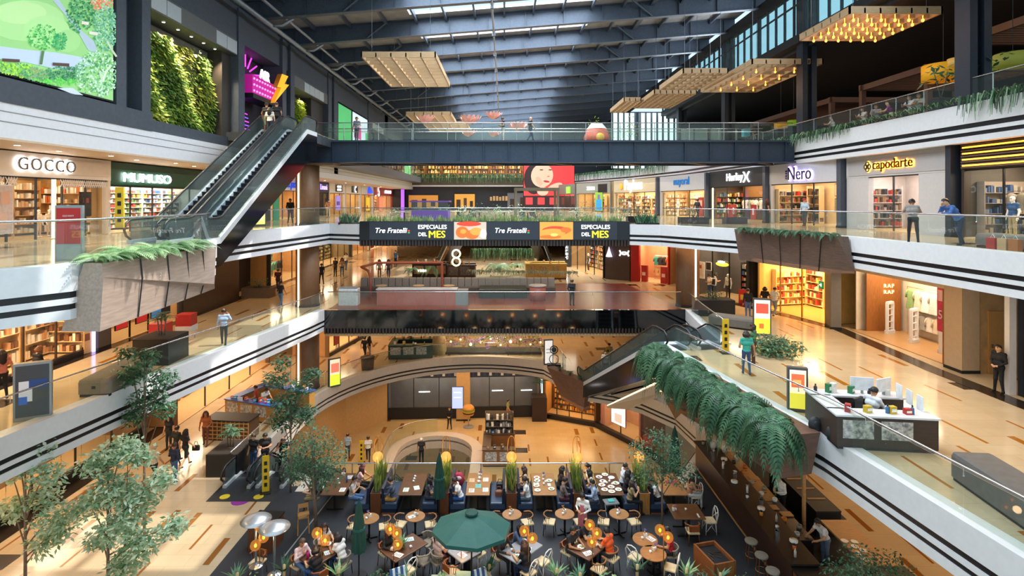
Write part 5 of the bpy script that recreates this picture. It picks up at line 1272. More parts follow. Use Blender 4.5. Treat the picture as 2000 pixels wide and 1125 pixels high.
rail([(-14.4,40.2),(-14.4,95)], Z4, 'glass railing along the top left gallery', 1.15, step=4, posts=True)
o = thing('bridge_bearing', 'brown steel bracket under the left end of the footbridge', 'bracket', (-13.2, 36.2, 3.9))
S('box', -.9,-.6,0,2.2,.9,.14)('plate', mat('#5a4636', .5, metal=.3), o); S('box', -.3,-.3,.14,.4,.5,.34)('bearing_block', BLK, o)
# escalators
def escalator(lo, hi, wd, label, truss=mat('#07080c', .12, var=0, spec=.25), flank=None, flat=1.6, dirn=1, depth=1.25):
 lo = Vector(lo); hi = Vector(hi); d = hi - lo; L = d.xy.length; rz = math.atan2(-d.x, d.y); H = d.z
 o = thing('escalator', label, 'escalator', lo, rz)
 path = [(-flat, 0), (0, 0), (L, H), (L+flat, H)]
 hw = wd/2
 def side(mb, x0, x1, up0, up1, pth=path, dd=(0,0,0,0)):
  n = len(pth); vs = []
  for x in (x0, x1):
   for q_, (y, z) in enumerate(pth): vs.append((x, y, z+up0-dd[q_]))
   for (y, z) in pth: vs.append((x, y, z+up1))
  fs = []
  for i in range(n-1):
   fs += [(i, i+1, n+i+1, n+i), (2*n+i, 3*n+i, 3*n+i+1, 2*n+i+1), (n+i, n+i+1, 3*n+i+1, 3*n+i), (i, 2*n+i, 2*n+i+1, i+1)]
  fs += [(0, n, 3*n, 2*n), (n-1, 3*n-1, 4*n-1, 2*n-1)]
  mb.add(vs, fs)
 mb = MB(); side(mb, -hw, hw, -depth*.6, -.12, path, (0, 0, depth*.45, depth*.3)); mb.build('truss', truss, o)
 for s in (-1, 1):
  mb = MB(); side(mb, s*hw-.15 if s > 0 else -hw, hw if s > 0 else -hw+.15, -.12, .13); mb.build('deck_trim', mat('#c6ced4', .3, metal=.35, var=.03), o)
  mb = MB(); side(mb, s*(hw-.05)-.008, s*(hw-.05)+.008, .12, .88, [(-flat+.15,0),(0,0),(L,H),(L+flat-.15,H)]); mb.build('glass_balustrade', glass('#a9b7bb', .9, .06, 'smoked balustrade glass'), o)
  mb = MB(); mb.smooth = True; x = s*(hw-.05)
  pts = [(x,-flat+.15,.15),(x,-flat-.1,.3),(x,-flat-.2,.5),(x,-flat-.1,.76),(x,-flat+.15,.9),(x,-.2,.92),(x,.15,.97)] + [(x,L-.2,H+.86),(x,L+.2,H+.92),(x,L+flat-.15,H+.9),(x,L+flat+.1,H+.76),(x,L+flat+.2,H+.5),(x,L+flat-.1,H+.2)]
  mb.tube(pts, .045, 7); mb.build('handrail', mat('#1a1c20', .3, var=0), o)
 n = max(4, int(H/.2)); mb = MB()
 for i in range(n):
  y0 = L*i/n; y1 = L*(i+1)/n; z = H*(i+1)/n - .06
  mb.box(-hw+.12, y0, z-.35, hw-.12, y1+.02, z)
 mb.box(-hw+.12, -flat, -.2, hw-.12, 0, 0.005); mb.box(-hw+.12, L, H-.2, hw-.12, L+flat, H+.005)
 mb.build('steps', mat('#2b3036', .3, metal=.6, var=.2), o)
 mb = MB()
 for i in range(n):
  y0 = L*i/n; z = H*(i+1)/n - .058
  mb.box(-hw+.13, y0-.005, z-.03, hw-.13, y0+.03, z+.003)
 mb.build('step_nosing', mat('#5a6068', .4, metal=.5, var=0), o)
 return o
escalator((-13.45,22.2,Z3), (-13.45,32.0,Z4), 1.25, 'left one of the two escalators rising to the top level', depth=1.7)
escalator((-12.0,22.2,Z3), (-12.0,32.0,Z4), 1.25, 'right one of the two escalators rising to the top level', depth=1.7)
escalator((5.9,37.2,Z1), (7.75,26.6,Z2), 1.25, 'black-flanked escalator from the oval level to the middle right walkway', depth=1.5, flat=1.2)
escalator((7.5,37.4,Z1), (9.35,26.8,Z2), 1.25, 'second escalator right of the black-flanked one', depth=1.5, flat=1.2)
escalator((-9.7,34.0,Z0), (-10.0,24.9,Z1), 1.2, 'inner escalator going down beside the tree at the left of the restaurant', depth=1.2, flat=1.3)
escalator((-11.1,34.0,Z0), (-11.4,24.9,Z1), 1.2, 'outer escalator going down beside the left ground floor', depth=1.2, flat=1.3)
escalator((-6.3,41.0,ZB), (-6.3,34.3,Z0), 1.1, 'left escalator inside the lowest oval opening', depth=.9, flat=1.0)
escalator((-4.2,41.0,ZB), (-4.2,34.3,Z0), 1.1, 'right escalator inside the lowest oval opening', depth=.9, flat=1.0)
escalator((-6.5,58,Z2), (-3.4,49,Z3), 1.1, 'distant escalator between the middle and upper levels left of the fern planter', depth=.9, flat=1)
escalator((4.6,62,Z2), (2.2,53,Z3), 1.1, 'distant escalator with an amber edge light right of the ferns', depth=.9, flat=1)
mb = MB(); mb.tube([(1.6,52.5,Z3-.6),(4.0,62,Z2-.1)], .06, 6); tag(mb.build('edge_light', LED), 'amber light line along the distant right escalator', 'light')
mb = MB(); mb.box(-12.2, 22.6, Z1, -9.2, 24.6, Z1+.012); tag(mb.build('landing_plate', mat('#3c4046', .4, metal=.5)), 'dark metal landing plate at the foot of the left escalators', 'floor plate')
for (x, y, lab) in ((-11.6, 22.95, 'yellow round floor sticker on the left landing plate'), (-10.2, 22.95, 'second yellow floor sticker nearer the restaurant')):
 mb = MB(); mb.cyl((x,y,Z1+.012),(x,y,Z1+.02), .2, n=16); tag(mb.build('floor_sticker', mat('#c8b02a', .5)), lab, 'sticker')
p = at(470, 978, Z1); mb = MB(); mb.cyl((p.x,p.y,Z1),(p.x,p.y,Z1+.008), .36, n=20); tag(mb.build('floor_sticker', mat('#8a2a8f', .5)), 'purple round floor sticker on the ground level', 'sticker')
for a, b, lab in (((1187,792),(1291,743),'upper amber light line under the right escalator'),((1232,788),(1293,763),'lower amber light line under the right escalator')):
 p0 = atd(*a, 34.5); p1 = atd(*b, 27.5); mb = MB(); mb.tube([p0, p1], .035, 6); tag(mb.build('light_line', LED), lab, 'light')
mb = MB(); p = [atd(1185,797,34.6), atd(1290,748,27.6), atd(1293,772,27.6), atd(1228,800,34.6)]
mb.add([(*q.xy, q.z) for q in p] + [(*q.xy, q.z+.12) for q in p], [(3,2,1,0),(4,5,6,7),(0,1,5,4),(1,2,6,5),(2,3,7,6),(3,0,4,7)]); struct(mb.build('ceiling', CREAM))
def warning_sign(p, label, rz=0):
 o = thing('warning_post', label, 'sign', p, rz)
 S('box', -.14,-.04,.06,.14,.04,1.55)('panel', mat('#d8b41e', .5, var=.05), o)
 S('rbox', (0,0,.03),(.42,.42,.06),.02)('base', BLK, o)
 for k in range(4):
  S('cbox', (0,-.045,.35+.3*k),(.12,.012,.16))('pictogram', BLK, o)
warning_sign(at(519,962,Z1), 'yellow warning post at the foot of the left escalators', .3)
warning_sign(at(1417,690,Z2), 'yellow warning post at the head of the right escalators', .0)
warning_sign(at(1187,718,Z1), 'yellow warning post beside the man at the right escalator foot', .2)
warning_sign(atd(234,448,20.3), 'yellow warning post at the foot of the rising left escalators', .2)
warning_sign(at(706,905,Z0), 'yellow warning post on the lowest level near the walkers', 0)
# wooden hanging planters
def trough(name, label, V, Fc, m, soil=None, seams=()):
 o = thing(name, label, 'planter', (0,0,0)); mb = MB(); mb.add(V, Fc); mb.build('cladding', m, o)
 if soil: mb = MB(); mb.add(soil, [tuple(range(len(soil)))]); mb.build('soil', mat('#2a2018', .9), o)
 for a, b in seams: S('tube', [a, b], .02, 4)('seam', BLK, o)
 return o
WP = mat('#aa9486', .5, var=.14, kind='woody', scale=2)
V = [(-10.35,13.6,.06),(-9.9,13.6,.06),(-9.86,13.6,-.28),(-9.95,13.6,-1.62),(-10.9,13.6,-1.62),(-9.9,19.0,.02),(-9.75,18.6,-1.2),(-9.95,19.0,-1.42),(-10.9,19.0,-1.42),(-10.6,19.0,.02)]
trough('hanging_planter', 'angular wooden planter hanging from the upper left walkway, full of bright ferns', V,
[(0,4,3,2,1),(1,2,6,5),(2,3,7,6),(5,6,7,8,9),(3,4,8,7),(0,1,5,9),(0,9,8,4)], WP, None,
[((-9.89+.02,y,.04),(-9.84+.03,y,-.28-.17*(y-13.6))) for y in (15,16.2,17.2,18.1)] + [((-9.82,y,-.28-.17*(y-13.6)),(-9.93,y,-1.6+.035*(y-13.6))) for y in (15,16.2,17.2,18.1)])
V = [(12.6,30.3,.06),(14.3,23.8,.06),(14.75,23.7,.06),(13.4,30.3,.06),(12.75,30.0,-1.6),(14.4,24.3,-1.6),(14.9,23.5,-1.5),(13.6,30.3,-1.5)]
trough('hanging_planter', 'brown wooden planter hanging from the upper right walkway below Nero', V, [(0,1,5,4),(1,2,6,5),(3,0,4,7),(0,3,2,1),(4,5,6,7),(2,3,7,6)], mat('#5e4a40', .5, var=.2, kind='wood', scale=3), None,
[(Vector((12.6,30.3,.05)).lerp(Vector((14.3,23.8,.05)), t) + Vector((-.01,-.01,0)), Vector((12.75,30.0,-1.6)).lerp(Vector((14.4,24.3,-1.6)), t)+Vector((-.01,-.01,0))) for t in (.3,.5,.7,.88)])
V = [(6.7,25.0,-5.15),(8.1,15.9,-5.15),(9.2,16.1,-5.15),(7.5,25.0,-5.15),(6.55,23.2,-6.35),(7.85,15.9,-6.4),(9.0,16.2,-6.4),(7.4,24.8,-6.35)]
trough('hanging_planter', 'long wooden planter overflowing with big ferns on the middle right walkway', V, [(0,1,5,4),(1,2,6,5),(3,0,4,7),(0,3,2,1),(4,5,6,7),(2,3,7,6)], mat('#6a4a3c', .5, var=.2, kind='wood', scale=3), None,
[(Vector((6.7,25.0,-5.15)).lerp(Vector((8.1,15.9,-5.15)), t)+Vector((-.01,0,0)), Vector((6.55,23.2,-6.35)).lerp(Vector((7.85,15.9,-6.4)), t)+Vector((-.01,0,0))) for t in (.2,.4,.6,.8)])
V = [(3.1,40.4,Z1+.15),(5.5,36.7,Z1+.15),(5.8,37.2,Z1+.15),(3.6,40.9,Z1+.15),(4.1,39.4,Z1-1.8),(5.3,37.2,Z1-1.9),(5.8,37.6,Z1-1.9),(4.4,39.8,Z1-1.8)]
trough('hanging_planter', 'wooden wedge planter at the right end of the white arch', V, [(0,1,5,4),(1,2,6,5),(3,0,4,7),(0,3,2,1),(4,5,6,7),(2,3,7,6)], mat('#6a4d40', .5, var=.2, kind='wood', scale=3))
V = [(9.7,33.2,Z1+.3),(11.5,27.6,Z1+.3),(12.1,27.8,Z1+.3),(10.3,33.4,Z1+.3),(10.1,33,Z1-1.2),(11.7,27.6,Z1-1.2),(12.1,27.8,Z1-1.2),(10.4,33.4,Z1-1.2)]
trough('floor_planter', 'wood-clad planter wall curving behind the bar under the ferns', V, [(0,1,5,4),(1,2,6,5),(3,0,4,7),(0,3,2,1),(4,5,6,7),(2,3,7,6)], mat('#7a5238', .5, var=.2, kind='wood', scale=3))
# left upper wall: screens, living walls, neon venue
o = thing('garden_screen', 'huge bright screen showing a garden lawn, path and trees', 'screen', (X3-.1, 0, 0), 0)
S('box', -.3,12,5.7,.02,23.05,12.95)('casing', BLK, o)
EM = lambda h, e=.6: mat(h, .5, var=0, emit=e*.8, spec=.1)
def sp(px, py, k=0): y = F*(-X3-.1)/(CX-px); return (.03+.004*k, y, EYE-(py-HY)*y/F)
def scr(nm, pts, h, k): mb = MB(); mb.add([sp(a, b, k) for a, b in pts], [tuple(range(len(pts)))]); return mb.build(nm, EM(h), o)
S('box', .02,12.05,5.76,.03,23.0,12.9)('lawn_picture', EM('#93c882'), o)
for k, (x, y, rx, ry, h) in enumerate(((60,40,75,40,'#a4d490'),(50,25,50,22,'#b4dc9c'),(100,60,45,30,'#a8d894'),(140,80,25,22,'#9ccf8a'))): scr('sunny_lawn', [(x+rx*math.cos(a), y+ry*math.sin(a)) for a in np.linspace(0,2*PI,20)[:-1]], h, 1+k)
scr('curved_path', [(104,-8),(118,-8),(140,25),(165,58),(190,80),(200,105),(180,98),(160,62),(132,25)], '#a9bccb', 6)
scr('path', [(-60,82),(0,89),(60,97),(120,103),(170,112),(190,125),(150,140),(110,133),(60,122),(0,114),(-60,110)], '#b4c6d8', 6)
scr('pale_path', [(120,172),(150,172),(170,186),(150,184)], '#c4d0da', 6)
rr = random.Random(5)
def leaves(nm, x, y, rx, ry, hs, k, n, s=3.2):
 mb = MB()
 for i in range(n):
  t = rr.uniform(0,2*PI); q = rr.random()**.5; cx_, cy_ = x+rx*q*math.cos(t), y+ry*q*math.sin(t)
  if cx_ > 234 or cy_ > 144+.235*cx_-4: continue
  e = s*rr.uniform(.5,1.2); th = rr.uniform(0,6.28); mb.m = rr.randrange(len(hs))
  mb.add([sp(cx_+e*math.cos(th+u)*f, cy_+e*math.sin(th+u)*f, k+i/n) for u, f in ((0,1),(1,.5),(2.1,.9),(3.1,.5),(4.2,1),(5.2,.5))], [tuple(range(6))])
 mb.build(nm, [EM(h, .75) for h in hs], o)
leaves('dark_hedge_picture', 165, 25, 28, 40, ('#2f6f4a','#3f8a58','#5aa074'), 8, 260)
leaves('flower_picture', 205, 5, 22, 16, ('#d8907a','#e8c0a8','#9ac0a0','#d86a4a'), 9, 150)
leaves('grey_tree_picture', 212, 55, 24, 45, ('#7fb89a','#5fa07a','#a0ccb0','#4a8a68'), 10, 420)
leaves('small_tree_picture', 92, 72, 30, 24, ('#4fa858','#79c878','#3a8f50','#a0d890'), 10, 200); leaves('small_tree_picture', 124, 80, 14, 18, ('#2f8f5a','#4fa868'), 11, 110)
leaves('shrub_picture', 25, 138, 55, 16, ('#7fbf3f','#a8d84a','#4f8f4a'), 11, 240); leaves('shrub_picture', 75, 145, 30, 14, ('#4a8f58','#6aa878','#8a9a70'), 12, 160); leaves('shrub_picture', 130, 143, 36, 14, ('#3f7f5a','#5a9a70','#2f6a4a'), 12, 220)
leaves('bright_tree_picture', 195, 145, 42, 46, ('#8cc094','#62a070','#a8d0b0','#4a8a5c','#c0dcc4'), 13, 620); leaves('grass_picture', 110, 160, 50, 7, ('#4fb84a','#6acb5a'), 12, 120)
for x, y, w_ in ((28,118,17),(125,126,16),(172,45,7),(188,65,8)):
 mb = MB(); mb.add([sp(x-w_,y-4,15),sp(x+w_,y-2,15),sp(x+w_,y+4,15),sp(x-w_,y+2,15)], [(0,1,2,3)]); mb.build('bench_picture', EM('#5a4a44' if w_ > 9 else '#e0dcd0', .5), o)
for pts in ([(205,160),(212,140),(222,128)],[(205,160),(200,138)],[(86,125),(90,100)],[(232,110),(222,95),(214,80)]):
 S('tube', [sp(x,y,16) for x,y in pts], .05, 4)('trunk_picture', EM('#c8d4c0' if pts[0][0] > 100 else '#5a7a50', .6), o)
for (y0, y1, h, lab, arts) in ((53.6,58.2,'#4fae6a','tall green foliage screen beyond the second living wall',[]),(58.6,65.0,'#cfe0f0','advertising screen with a striped figure and pink block',[(.1,.5,.55,.75,'#d03a8a'),(.1,.05,.5,.45,'#5a5a9a'),(.55,.05,.75,.5,'#c8a06a'),(.85,.0,1,.7,'#4fae6a')])):
 fr = Frame((X3+.05, y0), (X3+.05, y1), 5.7); poster(fr, (y1-y0)/2, -.05, 0, y1-y0, 5.4, lab, [h], '#15171b', emit=.8, art=arts, name='advertising_screen', cat='screen')
fr = Frame((X3+.05,88.5),(X3+.05,96),Z4); poster(fr, 3.6, -.05, .2, 6, 4.6, 'small green screen at the far end of the left wall', ['#5fd08a'], '#15171b', emit=.9, name='advertising_screen', cat='screen')
o = thing('neon_venue', 'black arcade front with magenta sign reading AIR and pink neon rays', 'venue', (X3, 34.3, 5.6), PI/2)
S('box', 0,1.2,-.3,5.6,1.35,6.0)('back_panel', mat('#17131c', .5, var=.1), o)
S('box', 0,-.05,-.3,5.6,.02,.0)('threshold', SLATE, o)
MG = mat('#b8188a', emit=.55, var=0); NEP = mat('#e83ad8', emit=2.2, var=0); NEV = mat('#7a4aff', emit=2.2, var=0)
S('box', .6,-.3,2.8,4.2,.6,4.0)('sign_box', MG, o)
S('box', .5,-.4,2.5,4.3,.7,2.8)('sign_shelf', BLK, o)
for r in range(3):
 for c in range(9):
  S('ball', (.8+.4*c,-.32,3.0+.38*r), .07, 6, 4)('marquee_bulb', mat('#ff7ad8', emit=3, var=0), o)
text('AIR', 1.5, mat('#f2f2f2', emit=1.2, var=0), o, (2.5,-.2,4.3), ext=.1, bold=.03)
for k, a in enumerate(np.linspace(.5, 2.64, 7)):
 S('tube', [(2.4+1.0*math.cos(a), 1.0, 4.2+.7*math.sin(a)), (2.4+2.6*math.cos(a), 1.0, 3.9+1.9*math.sin(a))], .05, 5)('neon_ray', NEP, o)
for k in range(6): S('tube', [(.3,1.1,.5+.28*k),(3.4-.1*k,1.1,.55+.25*k)], .035, 5)('neon_bar', NEP if k % 2 else NEV, o)
bolt = [(0,0),(.75,1.5),(.3,1.45),(.85,2.75),(1.6,2.75),(1.15,1.95),(1.7,2.0)]
o = thing('lightning_sign', 'large yellow lightning bolt sign at the corner of the arcade', 'sign', (X3+.7, 37.3, 8.2), PI/2-.2)
mb = MB(); vs = [(a, 0, b*.78) for a, b in bolt] + [(a, .35, b*.78) for a, b in bolt]; n = 7
mb.add(vs, [(0,6,1),(1,6,5,2),(2,5,4,3)] + [(n+a,n+b,n+c) for a,b,c in ((1,6,0),(2,5,1),(5,6,1),(3,4,2),(4,5,2))] + [(i,(i+1)%n,n+(i+1)%n,n+i) for i in (0,)] )
order = [0,1,2,3,4,5,6]
mb.build('bolt_face', mat('#f2b81c', .4, var=0, emit=.6), o)
mb = MB(); pts = [(a, 0, b*.78) for a, b in (bolt[0],bolt[1],bolt[2],bolt[3],bolt[4],bolt[5],bolt[6],bolt[0])]
for p, q in zip(pts, pts[1:]): mb.add([p, q, (q[0],.35,q[2]), (p[0],.35,p[2])], [(0,1,2,3)])
mb.build('bolt_edge', mat('#b8780e', .4, var=0), o)
# hanging timber lattices
def lattice(px_near_left, H, y0, y1, x0, x1, label, bulbs=None, nx=5, ny=9, z=10.6):
 o = thing('timber_lattice', label, 'ceiling lattice', ((x0+x1)/2, (y0+y1)/2, z)); w2, l2 = (x1-x0)/2, (y1-y0)/2
 mb = MB()
 mb.box(-w2,-l2,0,w2,-l2+.08,.36); mb.box(-w2,l2-.08,0,w2,l2,.36); mb.box(-w2,-l2,0,-w2+.08,l2,.36); mb.box(w2-.08,-l2,0,w2,l2,.36); mb.build('rim', LATT, o)
 for k in range(1, nx): x = -w2+2*w2*k/nx; S('box', x-.04,-l2,.02,x+.04,l2,.28)('long_slat', LATT, o)
 for k in range(1, ny): y = -l2+2*l2*k/ny; S('box', -w2,y-.03,.04,w2,y+.03,.3)('cross_slat', LATT, o)
 for sx in (-1,1):
  for sy in (-1,1): S('cyl', (sx*w2*.8,sy*l2*.8,.3),(sx*w2*.8,sy*l2*.8,zr((x0+x1)/2)-z), .012, n=4)('suspension_rod', STEEL, o)
 if bulbs:
  bxn, byn, tx = bulbs
  for i in range(byn):
   for j in range(bxn):
    x = -w2 + 2*w2*(j+.8)/(bxn+.6); y = -l2 + 2*l2*(i+.8)/(byn+.6)
    mb = MB(); mb.smooth = True; mb.ball((x,y,-.14), .065, 8, 6, (1,1,1.3)); mb.cyl((x,y,-.03),(x,y,.2), .02, n=5); mb.build('bulb', BULB, o)
  point(((x0+x1)/2, (y0+y1)/2, z-.9), 120, WARM, .8)
 return o
lattice(0,0,34.7,43.8,-9.0,-4.3,'pale timber lattice hanging over the left of the hall')
lattice(0,0,58,64.5,-10.4,-5.6,'second smaller timber lattice on the left, beyond the footbridge')
lattice(0,0,65.2,72,-9.6,-4.4,'farthest timber lattice on the left')
lattice(0,0,26.6,31.2,16.6,21.1,'timber lattice with rows of amber bulbs over the right terrace edge', bulbs=(6,6,0), nx=6, ny=6)
lattice(0,0,36.4,46.0,16.3,21.0,'long timber lattice with a few amber bulbs behind the bulb-filled one', bulbs=(3,4,0), nx=5, ny=9)
lattice(0,0,39,45,12.6,15.8,'small timber lattice left of the long bulb-lit one', nx=5, ny=6)
lattice(0,0,46.5,54,12.6,16.2,'timber lattice with dense slats in the right middle distance', nx=7, ny=12)
lattice(0,0,50,56.5,10.8,12.4,'farthest narrow timber lattice on the right', nx=3, ny=9)
PK = mat('#f4bcb8', .6, var=.06, scale=3); rr = random.Random(9)
for i, (px, py, s, d) in enumerate(((832,239,19,50),(918,241,22,50),(965,231,17,52),(915,265,16,56),(1012,253,20,48),(965,266,13,60))):
 p = atd(px, py, d); o = thing('petal_lamp', 'pink petal-shaped hanging lamp over the hall, %s of six from the left' % ['first','third','fourth','second','sixth','fifth'][i], 'lamp', p); r = s*d/F
 for k in range(14):
  a = 2*PI*k/14 + .2; mb = MB(); c, sn = math.cos(a), math.sin(a); L_ = r*rr.uniform(.85,1.1)
  mb.smooth = True
  vs = []
  for t in (.1,.4,.75,1.0):
   wv = .28*r*math.sin(PI*min(.95,t*.8+.1)); zz = .75*r*(t**2) - .1*r; q = Vector((c*L_*t, sn*L_*t, zz)); u = Vector((-sn, c, 0))
   vs += [q - u*wv, q + u*wv + Vector((0,0,.03))]
  mb.add(vs, [(0,1,3,2),(2,3,5,4),(4,5,7,6)]); mb.build('petal', PK, o)
 S('ball', (0,0,0), .14*r, 8, 6)('centre', mat('#f0c0a0', .5), o)
 S('cyl', (0,0,0),(0,0,13.5-p.z), .012, n=4)('cable', STEEL, o)
# right terrace pergolas
TB = mat('#5a3a2a', .5, var=.15, kind='woodx')
for i, (y0, y1, x0, x1, h) in enumerate(((18,27.5,22.8,30,9.4-Z4),(30,35.5,23,29,8.7-Z4),(38,50,22.5,30,8.4-Z4))):
 o = thing('pergola', 'brown timber pergola on the right terrace, %s from the camera' % ORD[i], 'pergola', (x0, y0, Z4)); dx, dy = x1-x0, y1-y0
 for a in (0, dx):
  for b in (0, dy): S('box', a-.14,b-.14,0,a+.14,b+.14,h)('post', TB, o)
 for a in (0, dx): S('box', a-.08,-.2,h-.05,a+.08,dy+.2,h+.3)('long_beam', TB, o)
 for b in (0, dy): S('box', -.2,b-.08,h-.05,dx+.2,b+.08,h+.3)('cross_beam', TB, o)
 n = int(dy/.35)
 for k in range(n): S('box', 0,dy*k/n,h+.0,dx,dy*k/n+.1,h+.2)('roof_slat', TB, o)
DR = {'#d8a01e':'amber','#8a8f3a':'olive','#7fae1e':'lime green','#c8a85a':'straw yellow'}
for i, (px, py, w_, d, h) in enumerate(((1842,142,70,22,'#d8a01e'),(1872,122,36,23,'#c8a85a'),(1935,128,36,21,'#7fae1e'),(1978,118,60,20,'#8a8f3a'),(1550,240,22,40,'#7fae1e'),(1525,245,24,42,'#d8a01e'))):
 d = 22.5*F/(px-CX); p = atd(px, py, d); r = w_*d/F/2; o = thing('drum_lamp', '%s drum lampshade over the right terrace, %s' % (DR[h], ['left of the fig tree','behind the big steel column','just right of the big steel column','at the far right edge','beside the small terrace table','at the left end of the terrace'][i]), 'lamp', p)
 mb = MB(); mb.smooth = True; hh = r*.85; mb.lathe([(r,-hh/2),(r,hh/2)], n=24); mb.lathe([(r*.97,hh/2),(r*.97,-hh/2)], n=24); mb.build('shade', mat(h, .6, var=.04, emit=.25), o)
 S('lathe', [(0,-hh/2+.05),(r*.95,-hh/2+.05)], n=20)('diffuser', mat('#f4ead0', emit=1.2, var=0), o)
 S('cyl', (0,0,hh/2),(0,0,11.9-p.z), .015, n=4)('cord', BLK, o)
for i, (px, py, d) in enumerate(((1838,70,27),(1372,198,50),(1447,204,48))):
 p = atd(px, py, d); o = thing('downlight', 'small downlight on the dark terrace ceiling, %s' % ['near the big column','far left','far right'][i], 'downlight', (p.x, p.y, 11.7)); S('cyl', (0,0,0),(0,0,-.05), .12, n=10)('lens', DOWN, o)
area((28, 26, 11.4), 8, 18, 700, WARM2); area((28, 48, 11.4), 8, 18, 700, WARM2)
mb = MB(); mb.box(20, 70, Z4, 45, 70.5, 12); struct(mb.build('wall_back', mat('#23262c', .5, var=.1)))
for k, (x0, x1, z0, z1) in enumerate(((19.6,22.6,6.3,9.6),(22.9,25.9,6.3,9.6))):
 wi += 1; o = struct(bpy.data.objects.new('window_%d' % wi, None)); COL.objects.link(o); o.location = (x0, 61.5, z0)
 S('box', 0,0,0,x1-x0,.05,z1-z0)('pane', mat('#cfe6e8', var=.3, scale=.4, emit=0, h2='#7fb0a8', kind='lit'), o)
 mb = MB(); mb.box(-.1,-.05,-.1,0,.1,z1-z0+.1); mb.box(x1-x0,-.05,-.1,x1-x0+.1,.1,z1-z0+.1); mb.box((x1-x0)/2-.04,-.05,0,(x1-x0)/2+.04,.1,z1-z0); mb.build('window_frame', BLK, o)
for k, (xa, xb) in enumerate(((13.2,16.2),(16.6,21.5))):
 wi += 1; o = struct(bpy.data.objects.new('window_%d' % wi, None)); COL.objects.link(o); o.location = (xa, 68, Z4)
 S('box', 0,.1,0,xb-xa,.16,6.8)('pane', mat('#dfeef2', emit=1.6, var=0, ehex='#cfe6f2'), o)
 mb = MB()
 for q in range(int((xb-xa)/.7)+1): mb.box(q*.7,0,0,q*.7+.22,.1,6.8)
 mb.build('mullion_screen', mat('#4a5a66', .5, var=0), o)
o = thing('play_cone', 'orange and white cone-shaped play structure behind the footbridge', 'play structure', (6.4,38.3,Z4))
SS('lathe', [(.95,0),(.85,.5),(.66,1.0),(.4,1.3),(0,1.4)], n=20)('cone', mat('#c8593a', .5, var=.2), o)
S('lathe', [(.7,.95),(.38,1.35)], n=20)('white_band', WHITE, o); S('ball', (.1,-.75,.3), .32, 10, 8)('yellow_door', mat('#e0a82a', .5), o)
# restaurant furniture
ZF = Z1 + .015
SOFA = mat('#1a2438', .35, var=.12); SOFA2 = mat('#34435a', .35, var=.1); CANE = mat('#b98a4e', .5, var=.15); BENT = mat('#8d5f38', .4, var=.15)
WFR = mat('#d8d4cc', .5, var=.04); SEATC = mat('#d8c096', .6, var=.1); TW_ = mat('#9a6c40', .38, var=.2, kind='woodx', scale=3); TDK = mat('#5f3d26', .35, var=.25, kind='woodx', scale=3); TGREY = mat('#8f9094', .4, var=.1)
def mkchair(kind):
 nm = {'bistro':'bistro_chair','white':'crossback_chair','wood':'bentwood_chair','rattan':'rattan_chair'}[kind]
 o = thing(nm, 'prototype', 'chair', (0,0,-50))
 lm = {'bistro':BLK,'white':WFR,'wood':WALN,'rattan':BLK}[kind]; bm_ = {'bistro':BENT,'white':WFR,'wood':mat('#8a4a22',.4,var=.15),'rattan':mat('#8d8170',.6,var=.2)}[kind]
 S('rbox', (0,.0,.445),(.42,.42,.05),.06)('seat', SEATC if kind != 'rattan' else bm_, o)
 for sx, sy in ((-1,1),(1,1),(-1,-1),(1,-1)):
  SS('tube', [(sx*.17,sy*.17,.43),(sx*.2,sy*.2,0)], [.018,.014], 6)('leg', lm, o)
 mb = MB(); mb.smooth = True
 if kind in ('bistro','wood','rattan'):
  pts = [(.25*math.sin(a), -.23*math.cos(a)+.02, .72 if abs(a) < 1.2 else .70) for a in np.linspace(-1.75,1.75,15)]
  mb.tube(pts, .024, 7); br = mb.build('back_rail', bm_, o)
  mb = MB(); mb.smooth = True
  for a in np.linspace(-1.5,1.5,9 if kind != 'rattan' else 19): mb.tube([(.2*math.sin(a),-.19*math.cos(a)+.02,.46),(.25*math.sin(a),-.23*math.cos(a)+.02,.72)], .009, 5)
  mb.build('spindles', bm_ if kind == 'rattan' else lm, br)
  if kind == 'wood': S('cbox', (0,-.22,.62),(.36,.03,.2))('back_panel', bm_, o)
 else:
  pts = [(-.2,-.19,.44),(-.22,-.24,.75),(-.14,-.26,.9),(0,-.265,.94),(.14,-.26,.9),(.22,-.24,.75),(.2,-.19,.44)]
  mb.tube(pts, .02, 7); mb.build('back_hoop', bm_, o)
  mb = MB(); mb.smooth = True; mb.tube([(-.19,-.2,.48),(.0,-.24,.68),(.17,-.255,.84)], .014, 6); mb.tube([(.19,-.2,.48),(.0,-.24,.68),(-.17,-.255,.84)], .014, 6); mb.build('cross_slats', bm_, o)
  mb = MB(); mb.smooth = True
  for s in (-1,1): mb.tube([(s*.19,-.16,.12),(0 if False else s*.19,0,.34),(s*.19,.16,.12)], .01, 5)
  mb.build('arch_stretcher', bm_, o)
 return o
PROTO = {k: [mkchair(k), False] for k in ('bistro','white','wood','rattan')}
CNUM = [0]
def chair(kind, x, y, rz, label, group=None):
 p, used = PROTO[kind]
 if not used: PROTO[kind][1] = True; p.location = (x, y, ZF); p.rotation_euler = (0,0,rz); p['label'] = label; return p
 return dup(p, (x, y, ZF), rz, label)
